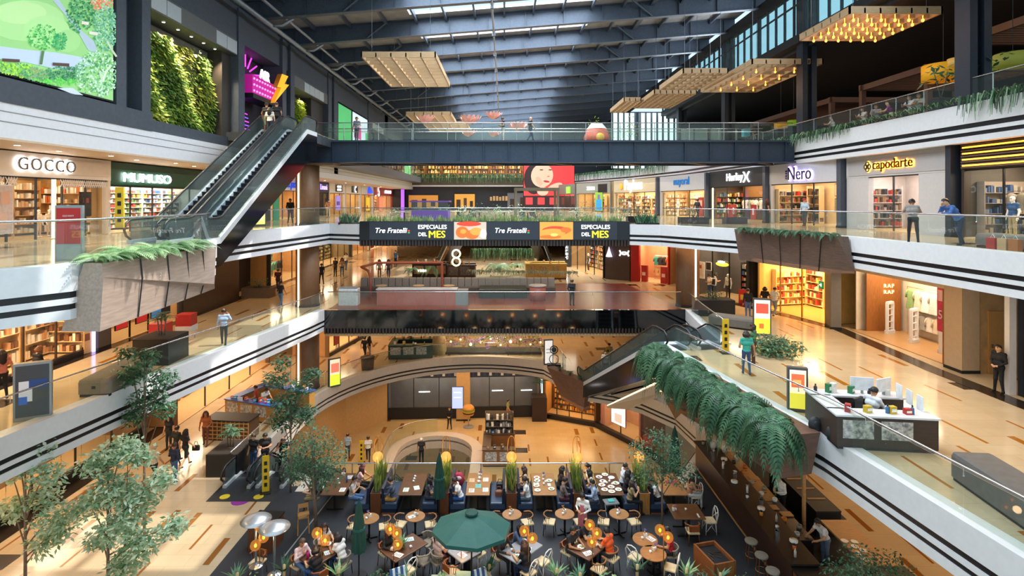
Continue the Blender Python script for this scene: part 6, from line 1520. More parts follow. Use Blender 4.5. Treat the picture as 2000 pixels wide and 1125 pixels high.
def rtable(x, y, label, m=TW_, r=.36):
 o = thing('round_table', label, 'table', (x, y, ZF))
 S('lathe', [(0,.715),(r-.01,.715),(r,.725),(r,.745),(r-.01,.755),(0,.755)], n=28)('tabletop', m, o)
 SS('lathe', [(.04,.05),(.035,.3),(.05,.6),(.09,.715)], n=10)('pedestal', BLK, o)
 mb = MB()
 for a in range(4): mb.cbox((.15*math.cos(a*PI/2+.4),.15*math.sin(a*PI/2+.4),.03),(.3,.06,.04),rz=a*PI/2+.4)
 mb.build('foot', BLK, o); return o
def stable(x, y, rz, w, l, label, m=TDK):
 o = thing('dining_table', label, 'table', (x, y, ZF), rz)
 S('rbox', (0,0,.735),(w,l,.04),.02)('tabletop', m, o)
 for s in (-1,1):
  S('box', -.04,s*l*.3-.04,.04,.04,s*l*.3+.04,.715)('pedestal', BLK, o)
  S('cbox', (0,s*l*.3,.02),(w*.7,.07,.04))('foot', BLK, o)
 return o
PLT = mat('#eceae4', .3, var=.02)
def plate(x, y, z, label, food=None, r=.13):
 o = thing('plate', label, 'plate', (x, y, z), R.uniform(0, 6)); SS('lathe', [(0,.004),(r*.6,.004),(r,.022),(r*.98,.026),(r*.6,.01),(0,.01)], n=18)('dish', PLT, o)
 if food:
  mb = MB(); mb.smooth = True
  for i in range(5): a = R.uniform(0,6); mb.ball((.04*math.cos(a),.04*math.sin(a),.02), R.uniform(.02,.035), 7, 5, (1,1,.6))
  mb.build('food', mat(food, .6, var=.3, scale=20), o)
 return o
def cup(x, y, z, label, c='#ecebe6', r=.038, h=.075, name='cup'):
 o = thing(name, label, name, (x, y, z)); SS('lathe', [(r*.7,0),(r,h),(r*.9,h),(r*.62,.008),(0,.008)], n=12)('vessel', mat(c, .3, var=.03), o)
 SS('tube', [(r*.9,0,h*.8),(r*1.5,0,h*.7),(r*1.4,0,h*.35),(r*.8,0,h*.25)], .006, 5)('handle', mat(c, .3, var=.03), o); return o
def napkin(x, y, z, label, c='#e8e2d8', w=.22, l=.3, rz=0, name='menu', cat='menu'):
 o = thing(name, label, cat, (x, y, z), rz); S('box', -w/2,-l/2,0,w/2,l/2,.006)('sheet', mat(c, .6, var=.06), o)
 mb = MB()
 for i in range(4): mb.box(-w*.36,l*(.3-.2*i),.006,w*R.uniform(.0,.36),l*(.36-.2*i),.008)
 mb.build('printing', mat(R.choice(['#7a6a9a','#4a9a9a','#a8503a','#5a5a60']), .6), o); return o
def centrepiece(x, y, z, label):
 o = thing('table_caddy', label, 'caddy', (x, y, z), R.uniform(0,6)); S('rbox', (0,0,.05),(.12,.09,.1),.01)('holder', mat('#d9d6cf',.5), o)
 SS('lathe', [(.02,.0),(.03,.05),(.02,.1),(.0,.1)], (.0,.09,0), 8)('bud_vase', mat('#e8e2da',.3), o)
 mb = MB()
 for i in range(7): mb.tube([(0,.09,.1),(R.uniform(-.05,.05),.09+R.uniform(-.05,.05),.2)], [.004,.012], 4)
 mb.build('flowers', mat(R.choice(['#a86a9a','#c98a4a','#8a6ab0']), .6), o)
 S('box', -.04,-.03,.1,-.01,.03,.17)('card', mat('#b9824a',.6), o); return o
BXS = [-5.05, -2.38, .28, 2.92, 5.5]
SNAKE = [leafmat('#3f5a2c','#7a8f3f'), leafmat('#4a6a34','#a8a852')]
def blade_plant(o, n, h, r, name='leaves', mats=None, lean=.25):
 mb = MB()
 for i in range(n):
  a = R.uniform(0, 6.28); q = R.random()**.5; x, y = r[0]*q*math.cos(a), r[1]*q*math.sin(a); hh = h*R.uniform(.55,1.1); b = R.uniform(0,6.28); lx, ly = lean*hh*math.cos(b), lean*hh*math.sin(b); w_ = .035
  u = (math.cos(b+1.57)*w_, math.sin(b+1.57)*w_); mb.m = i % 2
  mb.add([(x-u[0],y-u[1],0),(x+u[0],y+u[1],0),(x+u[0]*1.1+lx*.4,y+u[1]*1.1+ly*.4,hh*.5),(x-u[0]*1.1+lx*.4,y-u[1]*1.1+ly*.4,hh*.5),(x+lx,y+ly,hh)], [(0,1,2,3),(3,2,4)])
 return mb.build(name, mats or SNAKE, o)
for i, x in enumerate(BXS):
 o = thing('booth_planter', 'wooden divider planter with tall snake plants between booths, %s from the left' % ORD[i], 'planter', (x, 22.5, ZF))
 S('box', -.2,-.85,0,.2,.85,.82)('box', WALN if i != 4 else mat('#a8743c',.4,var=.2,kind='woodv',scale=4), o)
 S('box', -.17,-.82,.8,.17,.82,.83)('soil', mat('#2a2018',.9), o)
 q = blade_plant(o, 90, .85, (.16,.78)); q.location = (0,0,.82)
 if i > 0 or True:
  for s in (-1,1):
   if (i == 0 and s == -1 and False): continue
   b = thing('booth_bench', 'navy leather booth bench on the %s of the %s divider planter' % ('left' if s < 0 else 'right', ORD[i]), 'bench', (x + s*.24, 22.5, ZF))
   S('rbox', (s*.3,0,.33),(.6,1.7,.24),.05)('seat_cushion', SOFA2, b)
   S('box', min(0,s*.56),-.83,0,max(0,s*.56),.83,.22)('base', SOFA, b)
   mb = MB(); mb.add([(0,-.85,.4),(s*.14,-.85,.4),(s*.09,-.85,1.0),(0,-.85,1.02),(0,.85,.4),(s*.14,.85,.4),(s*.09,.85,1.0),(0,.85,1.02)], [(0,1,2,3) if s > 0 else (3,2,1,0),(7,6,5,4) if s > 0 else (4,5,6,7),(1,5,6,2) if s > 0 else (2,6,5,1),(2,6,7,3) if s > 0 else (3,7,6,2),(0,3,7,4) if s > 0 else (4,7,3,0)]); mb.build('backrest', SOFA, b)
   S('box', min(0,s*.52),-.87,0,max(0,s*.52),-.83,.05)('kickboard', WALNX, b)
BT = [-6.75, -3.72, -1.05, 1.6, 4.25, 6.75]
BL = ['leftmost booth under the tree','second booth from the left','third booth with the red backpack','fourth booth with four diners','fifth booth crowded with plates','rightmost booth behind the potted tree']
for i, x in enumerate(BT):
 stable(x, 22.55, 0, .95, 1.75, 'wooden table in the %s' % BL[i], TW_ if i in (2,3) else TDK if i != 5 else TW_)
ZT = ZF + .757
def on(bt, dx, dy): return (BT[bt]+dx, 22.55+dy, ZT)
cup(*on(0,-.1,.25), 'white coffee cup alone on the leftmost booth table'); cup(*on(0,.02,-.05), 'white coffee cup nearer the front of the leftmost booth table')
o = thing('water_bottle', 'blue water bottle on the leftmost booth table', 'bottle', on(0,.3,.1)); SS('lathe', [(.035,0),(.035,.17),(.02,.2),(.02,.23),(0,.23)], n=12)('bottle_body', mat('#1f6fb8',.35), o); S('lathe', [(.022,.22),(.022,.25),(0,.25)], n=10)('cap', BLK, o)
napkin(*on(0,.3,-.5), 'open menu at the front corner of the leftmost booth table'); napkin(*on(0,.3,.5), 'folded menu at the back of the leftmost booth table', '#c9b8b0'); centrepiece(*on(0,-.05,.7), 'flower caddy at the rear of the leftmost booth table')
napkin(*on(1,-.2,-.5), 'green-printed menu before the man in the second booth', '#d8dcc8'); napkin(*on(1,.2,-.35), 'white menu before the long-haired woman in the second booth', '#eeeade', rz=.3)
for k, dy in enumerate((.1,.3,.5)): cup(*on(1,0,dy), 'white cup in the row on the second booth table, %s from the front' % ORD[k])
for k, (dx, dy, c) in enumerate(((-.25,-.55,'#d8d0c4'),(.3,-.5,'#e2dcd8'),(-.28,.25,'#d8a878'),(.28,.3,'#e6dcc4'),(0,-.2,'#6ab0a8'))): napkin(*on(2,dx,dy), '%s place mat on the third booth table, %s' % (cname(c), ['front left','front right','back left','back right','in the centre'][k]), c, name='place_mat', cat='place mat')
for k, (dx, dy) in enumerate(((0,.05),(.02,.35))): cup(*on(2,dx,dy), 'white teapot-like pot on the third booth table, %s' % ('nearer','farther'), r=.06, h=.1) if False else cup(*on(2,dx,dy), 'large white cup on the third booth table, %s one' % ('nearer','farther')[k], r=.055, h=.09)
centrepiece(*on(2,0,.65), 'flower caddy at the rear of the third booth table')
FD = ['#b5652e','#7f9a3c','#c98f3a','#8a4a2a','#d8b060']
for k, (dx, dy, f_) in enumerate(((-.25,.45,0),(-.25,.2,1),(.25,.2,1),(-.3,-.2,2),(.28,-.45,1),(-.28,-.55,4))): plate(*on(3,dx,dy), 'plate of food on the fourth booth table, %s' % ['back left','middle left','middle right','left near the front','front right','front left'][k], FD[f_])
for k, (dx, dy) in enumerate(((0,.25),(.08,.05),(0,-.1))): cup(*on(3,dx,dy), 'white cup on the fourth booth table, %s from the back' % ORD[k])
napkin(*on(3,.22,-.1), 'white napkin on the fourth booth table', '#f0eeea', .12, .2, name='napkin', cat='napkin'); napkin(*on(3,-.3,0), 'long white napkin at the left of the fourth booth table', '#f0eeea', .22, .12, name='napkin', cat='napkin'); centrepiece(*on(3,.05,.6), 'flower caddy at the rear of the fourth booth table')
for k, (dx, dy, f_) in enumerate(((-.3,.5,0),(-.2,.15,3),(.2,.45,None),(.3,0,1),(-.3,-.15,2),(.05,-.3,0),(.3,-.5,1),(0,-.65,4),(-.25,-.5,2),(-.02,.7,4))): plate(*on(4,dx,dy), 'plate on the crowded fifth booth table, %s' % ['back left','middle left with red food','back right, empty','right','left','centre','front right','front centre','front left','at the far end'][k], FD[f_] if f_ is not None else None, .14)
for k, (dx, dy) in enumerate(((.05,.1),(.12,-.12),(-.08,-.02),(.1,.25))): cup(*on(4,dx,dy), 'small cup among the plates of the fifth booth, %s' % ['back','right','left','farthest'][k])
napkin(*on(5,.1,.1), 'red tray mat on the rightmost booth table', '#a83a4a', .4, .28, name='tray', cat='tray')
o = thing('backpack', 'red and white backpack on the bench of the third booth', 'backpack', (BXS[1]+.5, 22.95, ZF+.45)); SS('ball', (0,0,.28), .26, 14, 9, (.85,.6,1.2))('bag_body', mat('#b02f4a',.6,var=.15), o); SS('ball', (0,-.13,.38), .12, 10, 6, (1,.4,.7))('pale_patch', mat('#e2c8cc',.6), o); SS('tube', [(-.06,0,.55),(0,0,.64),(.06,0,.55)], .015, 5)('strap', BLK, o)
for (dx, dy, c, lab) in ((-.46,.3,'#1c1c22','black handbag on the right bench of the third booth'),(-.5,-.3,'#8a5034','tan and white shoulder bag on the right bench of the third booth')):
 o = thing('handbag', lab, 'handbag', (BXS[2]+dx, 22.5+dy, ZF+.45)); S('rbox', (0,0,.11),(.3,.18,.22),.06)('bag_body', mat(c,.5), o); SS('tube', [(-.1,0,.22),(-.06,.03,.34),(.06,.03,.34),(.1,0,.22)], .014, 6)('handle', mat(c,.5), o)
RT = [(721,1012),(811,1008),(1000,1004),(1103,1003),(1209,1003)]
for i, (px, py) in enumerate(RT):
 p = at(px, py, ZF+.75); w5 = ['behind the closed parasol','left of the open parasol','just right of the open parasol','near the waitress','at the right of the row']
 rtable(p.x, p.y, 'round wooden cafe table %s' % w5[i])
 centrepiece(p.x, p.y+.08, ZT, 'small flower caddy on the round table %s' % w5[i])
 if i == 1: napkin(p.x-.12, p.y-.05, ZT, 'pile of white menus on the round table left of the open parasol', '#e8e6ea', .25, .18, .5)
 cup(p.x-.08, p.y-.08, ZT, 'white cup on the round table %s' % w5[i])
 for s in (-1, 1):
  chair('bistro', p.x + s*.56, p.y + .03, -s*PI/2*-1 if False else (PI/2 if s > 0 else -PI/2) + s*.25, 'bent-wood bistro chair on the %s of the round table %s' % ('right' if s > 0 else 'left', w5[i]))
for i, (px, py, kinds) in enumerate(((1260,1053,('white',)),(1276,1080,('white','white')))):
 p = at(px, py, ZF+.75); wh = ['with the man in red','in front at the bottom right']
 rtable(p.x, p.y, 'round wooden table %s' % wh[i], mat('#a06a3a',.38,var=.2,kind='woodx',scale=3), .42)
 cup(p.x-.1, p.y, ZT, 'white cup on the round table %s' % wh[i]); centrepiece(p.x+.05, p.y+.15, ZT, 'flower caddy on the round table %s' % wh[i])
 if i == 0: napkin(p.x+.2, p.y, ZT, 'open menu before the man in red', '#d8d4cc', rz=.6); chair('white', p.x-.45, p.y-.45, -.7, 'white cross-back chair in front of the table with the man in red')
 else: chair('white', p.x+.5, p.y-.25, 1.1, 'white cross-back chair right of the bottom right round table')
ST_ = [(630,1078,-.6,.85,1.3,TDK),(790,1068,-.75,.85,1.35,TDK),(899,1072,.75,.8,1.2,TGREY),(1018,1072,-.75,.8,1.3,TGREY),(1152,1065,-.75,.85,1.35,TDK)]
SL = ['shared by four women at the left','with the flower bowl','under the open parasol','with the tall lamp, centre right','with the red-black shirt man']
SP = []
for i, (px, py, rz, w_, l_, m) in enumerate(ST_):
 p = at(px, py, ZF+.75); SP.append((p.x, p.y, rz)); stable(p.x, p.y, rz, w_, l_, 'square dining table %s' % SL[i], m)
def ont(i, dx, dy):
 x, y, rz = SP[i]; return (x + dx*math.cos(rz) - dy*math.sin(rz), y + dx*math.sin(rz) + dy*math.cos(rz))
for i in range(5):
 for k, (dx, dy) in enumerate(((-.2,.35),(.2,.1),(-.15,-.3),(.2,-.4))):
  q = ont(i, dx, dy)
  wh = ['far left','far right','near left','near right'][k]
  if (i + k) % 3 == 0: plate(*q, ZT, 'plate on the table %s, %s' % (SL[i], wh), FD[(i+k) % 5])
  elif (i + k) % 3 == 1: napkin(*q, ZT, 'menu on the table %s, %s' % (SL[i], wh), R.choice(['#d8d4e2','#c8dcd8','#e8e2d8']), rz=R.uniform(0,3))
  else: cup(*q, ZT, 'cup on the table %s, %s' % (SL[i], wh))
o = thing('water_bottle', 'bright pink water bottle on the table shared by four women', 'bottle', (*ont(0,-.1,-.5), ZT)); SS('lathe', [(.04,0),(.04,.18),(.025,.22),(0,.22)], n=12)('bottle_body', mat('#d81f8a',.35), o); S('lathe', [(.026,.21),(.026,.26),(0,.26)], n=10)('cap', mat('#a8186a',.35), o)
o = thing('flower_bowl', 'glass bowl of leafy flowers on the table with the long-haired woman', 'flower bowl', (*ont(1,-.05,-.1), ZT)); SS('lathe', [(.05,0),(.1,.08),(.09,.16)], n=14)('bowl', glass('#cfe0d8',1,.1,'bowl glass'), o); q = blade_plant(o, 40, .3, (.12,.12), 'foliage', [leafmat('#4f7a3a','#7aa050'), leafmat('#5a9a8a','#a8c8a0')], .9); q.location = (0,0,.05)
CH = [('wood',0,-.5,-.55),('rattan',0,.62,.35),('wood',0,.55,-.55),('rattan',0,-.62,.4),('rattan',1,.0,.98),('wood',1,-.62,-.3),('white',1,.62,-.35),('rattan',1,.65,.3),
 ('rattan',2,-.62,.4),('wood',2,-.6,-.3),('white',2,.62,-.2),('wood',3,-.62,.35),('wood',3,-.62,-.4),('white',3,.62,.35),('white',3,.62,-.35),('bistro',4,-.62,.35),('wood',4,-.62,-.35),('bistro',4,.62,.35),('bistro',4,.62,-.4)]
SEATS = []
for k, (kd, i, dx, dy) in enumerate(CH):
 q = ont(i, dx, dy); rz = SP[i][2] + (math.atan2(dx, -dy) if False else (PI/2 if dx > .3 else -PI/2 if dx < -.3 else (PI if dy > 0 else 0)))
 wh = ('right' if dx > .3 else 'left' if dx < -.3 else 'far end') + (' rear' if dy > 0 else ' front')
 chair(kd, *q, rz, '%s chair, %s of the table %s' % ({'wood':'brown bentwood','rattan':'grey rattan','white':'white cross-back','bistro':'black-legged bistro'}[kd], wh, SL[i]))
 SEATS.append((q, rz))
stable(6.75, 20.55, 0, 1.15, 1.0, 'large empty wooden table near the bar', mat('#6a4426',.35,var=.25,kind='woodx',scale=3))
cup(6.75, 20.6, ZT, 'white tumbler on the empty table near the bar'); centrepiece(6.3, 20.6, ZT, 'violet flower caddy on the empty table near the bar'); napkin(7.1,20.25,ZT,'white napkin roll on the empty table near the bar','#f0eeea',.06,.25, name='napkin', cat='napkin')
chair('white', 7.6, 20.5, PI/2, 'white cross-back chair right of the large empty table'); chair('wood', 6.75, 19.85, 0, 'brown bentwood chair in front of the large empty table'); chair('white', 7.65, 22.2, PI/2, 'white cross-back chair at the rightmost booth, front'); chair('white', 7.65, 23.0, PI/2, 'white cross-back chair at the rightmost booth, rear')
o = thing('serving_stand', 'folding tray stand with cutlery beside the fifth booth', 'stand', (4.1, 21.25, ZF), .2)
for s in (-1,1): mb = MB(); mb.tube([(s*.2,-.18,0),(s*.2,.18,.7)], .014, 5); mb.tube([(s*.2,.18,0),(s*.2,-.18,.7)], .014, 5); mb.build('folding_leg', INOX, o)
S('rbox', (0,0,.72),(.55,.42,.05),.03)('tray', mat('#6a6c70',.4), o); S('box', -.12,-.1,.745,.12,.1,.78)('teal_menus', mat('#3aa09a',.5), o)
def globe_arc(px, py, i):
 p = at(px, py, Z1+1.75); p.y = 23.45; p.x = (px-CX)*23.45/F
 o = thing('globe_lamp', 'large amber globe lamp on a bent brass hoop behind the booths, %s from the left' % ORD[i], 'lamp', (p.x, p.y, ZF))
 SS('ball', (0,0,1.42), .215, 18, 12)('globe', GLOBE, o)
 for s in (-1,1):
  SS('tube', [(s*.16,.1,.0),(s*.16,.1,1.9),(s*.13,.08,2.15),(s*.05,.04,2.28),(0,.0,2.3)], .018, 6)('hoop', BRASS, o)
 S('cyl', (0,0,1.62),(0,0,2.3), .012, n=5)('stem', BRASS, o); S('lathe', [(.24,0),(.24,.03),(0,.03)], (0,.1,0), 14)('base', BRASS, o)
 point((p.x, p.y-.45, ZF+1.45), 26, WARM, .2)
for i, px in enumerate((738,871,999,1127,1248)): globe_arc(px, 902, i)
AMB = glass('#ffe0b0', .5, .0, 'amber lamp glass')
def _amb():
 nt = AMB.node_tree; e = nt.nodes.new('ShaderNodeEmission'); e.inputs[0].default_value = (1,.42,.09,1); e.inputs[1].default_value = .9
 m_ = nt.nodes.new('ShaderNodeMixShader'); m_.inputs[0].default_value = .33; out = nt.nodes['Material Output']; src = out.inputs['Surface'].links[0].from_socket
 nt.links.new(src, m_.inputs[1]); nt.links.new(e.outputs[0], m_.inputs[2]); nt.links.new(m_.outputs[0], out.inputs['Surface'])
_amb()
def cluster(px, py, gl, label, h=1.75):
 p = at(px, py, Z1+h); o = thing('cluster_lamp', label, 'lamp', (p.x, p.y, ZF)); sc_ = p.y/F
 S('cyl', (0,0,0),(0,0,h+.15), .016, n=7)('brass_pole', BRASS, o); S('lathe', [(.16,0),(.16,.03),(0,.03)], n=14)('base', BRASS, o)
 for (dx, dz) in gl:
  x, z = dx*sc_, h - dz*sc_
  mb = MB(); mb.smooth = True; mb.ball((x,0,z), .165, 14, 9); ag = mb.build('amber_globe', AMB, o)
  mb = MB(); mb.smooth = True; mb.ball((x,0,z-.01), .045, 8, 6, (1,1,1.3)); mb.build('bulb', BULB, ag)
  S('tube', [(0,0,z+.06),(x*.5,0,z+.12),(x,0,z+.12)], .012, 5)('arm', BRASS, o)
 point((p.x, p.y-.25, ZF+h-.2), 16, WARM, .12)
cluster(628, 1042, ((-9,0),(7,14)), 'brass lamp with amber globes above the table of four women')
cluster(769, 1034, ((-7,0),(6,8),(8,30)), 'brass lamp with three amber globes beside the flower bowl table')
cluster(901, 1058, ((-1,-16),(3,4)), 'brass lamp with amber globes under the open parasol', 1.3)
cluster(1032, 1038, ((-8,0),(8,14)), 'brass lamp with two amber globes at the centre right table')
cluster(1157, 1026, ((-5,0),(9,16),(-1,33)), 'brass lamp with three amber globes beside the man in orange')
cluster(1296, 1036, ((-7,0),(9,14)), 'brass lamp with two amber globes beside the man in red')
cluster(507, 1042, ((3,-12),(8,8),(-8,24)), 'brass lamp with three amber globes beside the patio heaters')
for (px, py, lab) in ((500,1012,'rear'),(536,1027,'front')):
 p = at(px, py, Z1+2.2); o = thing('patio_heater', 'stainless patio heater with wide disc reflector, the %s one' % lab, 'patio heater', (p.x, p.y, ZF))
 SS('lathe', [(.0,2.3),(.12,2.28),(.3,2.22),(.47,2.13),(.46,2.12),(.3,2.2),(.0,2.26)], n=28)('reflector', mat('#c9ccd0',.3,metal=.7,var=.05), o)
 S('cyl', (0,0,.7),(0,0,2.25), .035, n=10)('pole', INOX, o); S('lathe', [(.21,0),(.21,.68),(.1,.74),(0,.74)], n=18)('tank_cover', INOX, o); S('lathe', [(.09,1.9),(.11,2.1),(.0,2.12)], n=12)('burner', mat('#d8843a',.4,metal=.5), o)
PG = mat('#15524a', .65, var=.08); PGD = mat('#0f4036', .7, var=.1)
p = at(918, 1000, Z1+2.72); p.x += .05
o = thing('open_parasol', 'large open dark green parasol over a dining table', 'parasol', (p.x, p.y-.05, ZF))
mb = MB(); n = 8; rim = [(1.22*math.cos(2*PI*k/n+.2), 1.22*math.sin(2*PI*k/n+.2), 2.26+.1*math.sin(2*PI*k/n+.2)*-1) for k in range(n)]; mid = [(.62*math.cos(2*PI*k/n+.2), .62*math.sin(2*PI*k/n+.2), 2.5-.05*math.sin(2*PI*k/n+.2)) for k in range(n)]; drop = [(x*1.01,y*1.01,z-.1) for x,y,z in rim]
mb.add([(0,0,2.7)] + mid + rim + drop, [(0,1+k,1+(k+1)%n) for k in range(n)] + [(1+k,1+n+k,1+n+(k+1)%n,1+(k+1)%n) for k in range(n)] + [(1+n+k,1+2*n+k,1+2*n+(k+1)%n,1+n+(k+1)%n) for k in range(n)]); cn = mb.build('canopy', PG, o)
for k in range(n): mb = MB(); mb.tube([(0,0,2.66),mid[k],rim[k]], .012, 5); mb.v = [(a,b,c-.03) for a,b,c in mb.v]; mb.build('rib', BLK, cn)
S('cyl', (0,0,0),(0,0,2.72), .025, n=8)('pole', BLK, o); S('lathe', [(.0,2.82),(.2,2.74),(.21,2.7)], n=10)('vent_cap', PGD, o); S('lathe', [(.32,0),(.3,.07),(0,.07)], n=16)('base', BLK, o)
for (px, ty, by, lab) in ((701,978,1105,'closed green parasol in front of the left round table'),(858,888,985,'closed green parasol between the second and third booths'),(1318,835,905,'closed dark parasol behind the tree by the bar')):
 p = at(px, ty, Z1+2.5); o = thing('closed_parasol', lab, 'parasol', (p.x, p.y, ZF)); mb = MB(); vs = []; fs = []
 prof = [(2.5,.03),(2.3,.1),(1.8,.17),(1.2,.23),(.85,.25)]; n = 16
 for z, r in prof:
  for k in range(n): q = r*(1 if k % 2 else .72); vs.append((q*math.cos(2*PI*k/n), q*math.sin(2*PI*k/n), z))
 for i in range(len(prof)-1):
  for k in range(n): fs.append((i*n+k,(i+1)*n+k,(i+1)*n+(k+1)%n,i*n+(k+1)%n))
 fs += [tuple(range(n)), tuple(reversed(range((len(prof)-1)*n, len(prof)*n)))]; mb.add(vs, fs); mb.build('folded_canopy', PGD, o)
 S('cyl', (0,0,0),(0,0,2.56), .022, n=8)('pole', BLK, o); S('lathe', [(.28,0),(.26,.07),(0,.07)], n=14)('base', BLK, o); S('lathe', [(.2,1.55),(.205,1.62)], n=14)('strap', PG, o)
p = at(1395, 1112, ZF+.5); o = thing('waiter_station', 'wooden waiter station with a black cutlery tray near the bar', 'cabinet', (p.x, p.y, ZF), .25)
S('box', -.36,-.55,0,.36,-.5,1.05)('front_panel', mat('#7f4a24',.4,var=.2,kind='woodv',scale=4), o)
for s in (-1,1): S('box', s*.36-.03,-.55,0,s*.36+.03,.55,1.05)('side_panel', mat('#7f4a24',.4,var=.2,kind='woodv',scale=4), o)
S('box', -.36,.5,0,.36,.55,1.05)('rear_panel', mat('#7f4a24',.4,var=.2), o); S('box', -.32,-.5,.9,.32,.5,.94)('black_tray', BLK, o)
for k in range(6): S('cbox', (-.2+.08*k,.1*((k % 3)-1),.97),(.02,.26,.015),rz=.3*k)('cutlery', CHROME, o)
p = at(505, 1058, ZF+.5); o = thing('host_cabinet', 'brown wooden host cabinet behind the patio heaters', 'cabinet', (p.x, p.y+.6, ZF), -.1)
S('box', -.45,-.4,0,.45,.4,.95)('body', WALN, o); S('box', -.48,-.43,.95,.48,.43,1.0)('top', BLK, o); S('box', -.02,-.41,.1,.02,-.4,.85)('door_gap', BLK, o)
p = at(572, 1070, ZF); o = thing('high_chair', 'wooden folding high chair stack beside the patio heaters', 'high chair', (p.x, p.y+1.0, ZF), .4)
for s in (-1,1): S('tube', [(s*.2,-.25,0),(s*.16,.05,1.0)], .02, 6)('front_leg', OAK, o); S('tube', [(s*.2,.25,0),(s*.16,-.1,.8)], .02, 6)('rear_leg', OAK, o)
S('box', -.18,-.15,.52,.18,.15,.55)('seat', OAK, o); S('box', -.18,.02,.85,.18,.05,1.0)('backrest', OAK, o); S('box', -.2,-.3,.72,.2,-.05,.75)('tray', OAK, o)
chair('wood', -8.1, 18.15, 2.9, 'orange-backed wooden chair behind the front patio heater')
p0 = at(553,1090,ZF); p1 = at(655,960,ZF); mb = MB(); mb.cbox(((p0.x+p1.x)/2,(p0.y+p1.y)/2,ZF+.006),(.05,(p1-p0).length,.012),rz=math.atan2(-(p1.x-p0.x),p1.y-p0.y)); tag(mb.build('floor_strip', GREYM), 'thin pale metal strip across the grey restaurant floor', 'floor strip')
p = at(900, 1138, ZF+.5); o = thing('planter_wall', 'pale grey-green low bench at the bottom edge below the parasol', 'bench', (p.x, p.y, ZF)); S('rbox', (0,0,.3),(1.9,.5,.6),.04)('body', mat('#a8b0a0',.6), o); S('cbox', (.1,.05,.64),(.5,.42,.1),rz=.1,ry=.1)('cushion', mat('#9fc0b0',.7), o)
for (px, py, lab) in ((775,1124,'left of the pale bench'),(932,1126,'right of the pale bench')):
 p = at(px, py, ZF+.5); o = thing('deck_chair', 'striped blue and white lounge chair %s' % lab, 'chair', (p.x, p.y-.1, ZF), .5)
 S('cbox', (0,.1,.35),(.5,.5,.06),rx=.1)('seat', mat('#4a6a9a',.7), o)
 for k in range(6): S('cbox', (-.21+.085*k,-.2,.62),(.075,.05,.55),rx=-.35)('back_stripe', mat('#dfe4ea' if k % 2 else '#3a5a8a',.7), o)
 for sx in (-1,1):
  for sy in (-1,1): S('tube', [(sx*.2,sy*.2,.34),(sx*.22,sy*.24,0)], .018, 6)('leg', OAK, o)
o = thing('bar_counter', 'long dark wooden bar counter along the right of the restaurant', 'bar counter', (8.85, 17.0, ZF))
S('box', 0,0,0,.12,8.6,1.08)('front_panel', mat('#3a2219',.4,var=.25,kind='woodv',scale=3), o); S('box', -.08,-.05,1.08,.85,8.7,1.14)('top', mat('#2a1d17',.3,var=.2), o); S('box', .12,0,0,.8,8.5,1.08)('body', BLK, o); S('cyl', (-.15,.2,.2),(-.15,8.4,.2), .025, n=7)('foot_rail', BRASS, o); S('box', -.06,0,0,-.0,8.6,.02)('floor_edge', GREYM, o)
o = thing('work_counter', 'wooden-topped work counter behind the bar', 'counter', (9.75, 18.5, ZF)); S('box', 0,0,0,.6,6.5,.9)('body', BLK, o); S('box', -.03,2.4,.9,.63,6.5,.95)('wooden_top', OAK, o); S('box', -.03,0,.9,.63,2.4,.93)('steel_top', mat('#5a5048',.3,metal=.5), o)
o = thing('bar_end', 'dark wood bar end panel with a no smoking notice', 'counter', (8.85, 16.55, ZF)); S('box', .0,0,0,3.4,.4,1.0)('panel', WALN, o); S('box', -.05,-.05,1.0,3.45,.45,1.05)('top', BLK, o)
S('box', .55,-.02,.62,.73,-.005,.95)('notice', WHITE, o); SS('tube', [(.64+.06*math.cos(a),-.025,.83+.06*math.sin(a)) for a in np.linspace(0,2*PI,13)], .01, 4, False)('prohibition_ring', mat('#c02a2a',.5), o); S('cbox', (.64,-.025,.83),(.11,.012,.015),ry=.7)('prohibition_bar', mat('#c02a2a',.5), o)
o = thing('back_counter', 'black back counter with warming wells on the far side of the bar', 'counter', (11.4, 20.2, ZF)); S('box', 0,0,0,.9,3.6,.9)('body', BLK, o); S('box', -.02,0,.9,.92,3.6,.94)('top', CHAR, o)
for k in range(4): S('box', .12,.8+.75*k,.94,.8,.84+.75*k,.98)('well_divider', OAK, o)
o = thing('wooden_table', 'golden wooden prep table with white plates at the right of the bar', 'table', (11.75, 18.1, ZF), 0); S('box', -.5,-.9,.86,.5,1.6,.92)('tabletop', OAK, o)
for sx in (-1,1):
 for sy in (-.85,1.5): S('box', sx*.45-.04,sy-.04,0,sx*.45+.04,sy+.04,.86)('leg', BLK, o)
for k, (dx, dy) in enumerate(((-.35,-.3),(-.25,.05),(-.4,.35),(-.1,-.15),(-.1,.3),(-.35,-.6))): plate(11.75+dx, 18.1+dy, ZF+.92, 'white plate on the golden prep table, %s' % ['left','centre','left rear','right front','right rear','front'][k], None, .12)
ys = list(np.linspace(17.3, 25.3, 22))
KIND = ['bottle','jar','stack of plates','cutlery bin','cup']
cols = ['#b8b4aa','#c9652a','#e6e2da','#8a8478','#2a2a2e','#a8a090','#d8842e','#f0ece4']
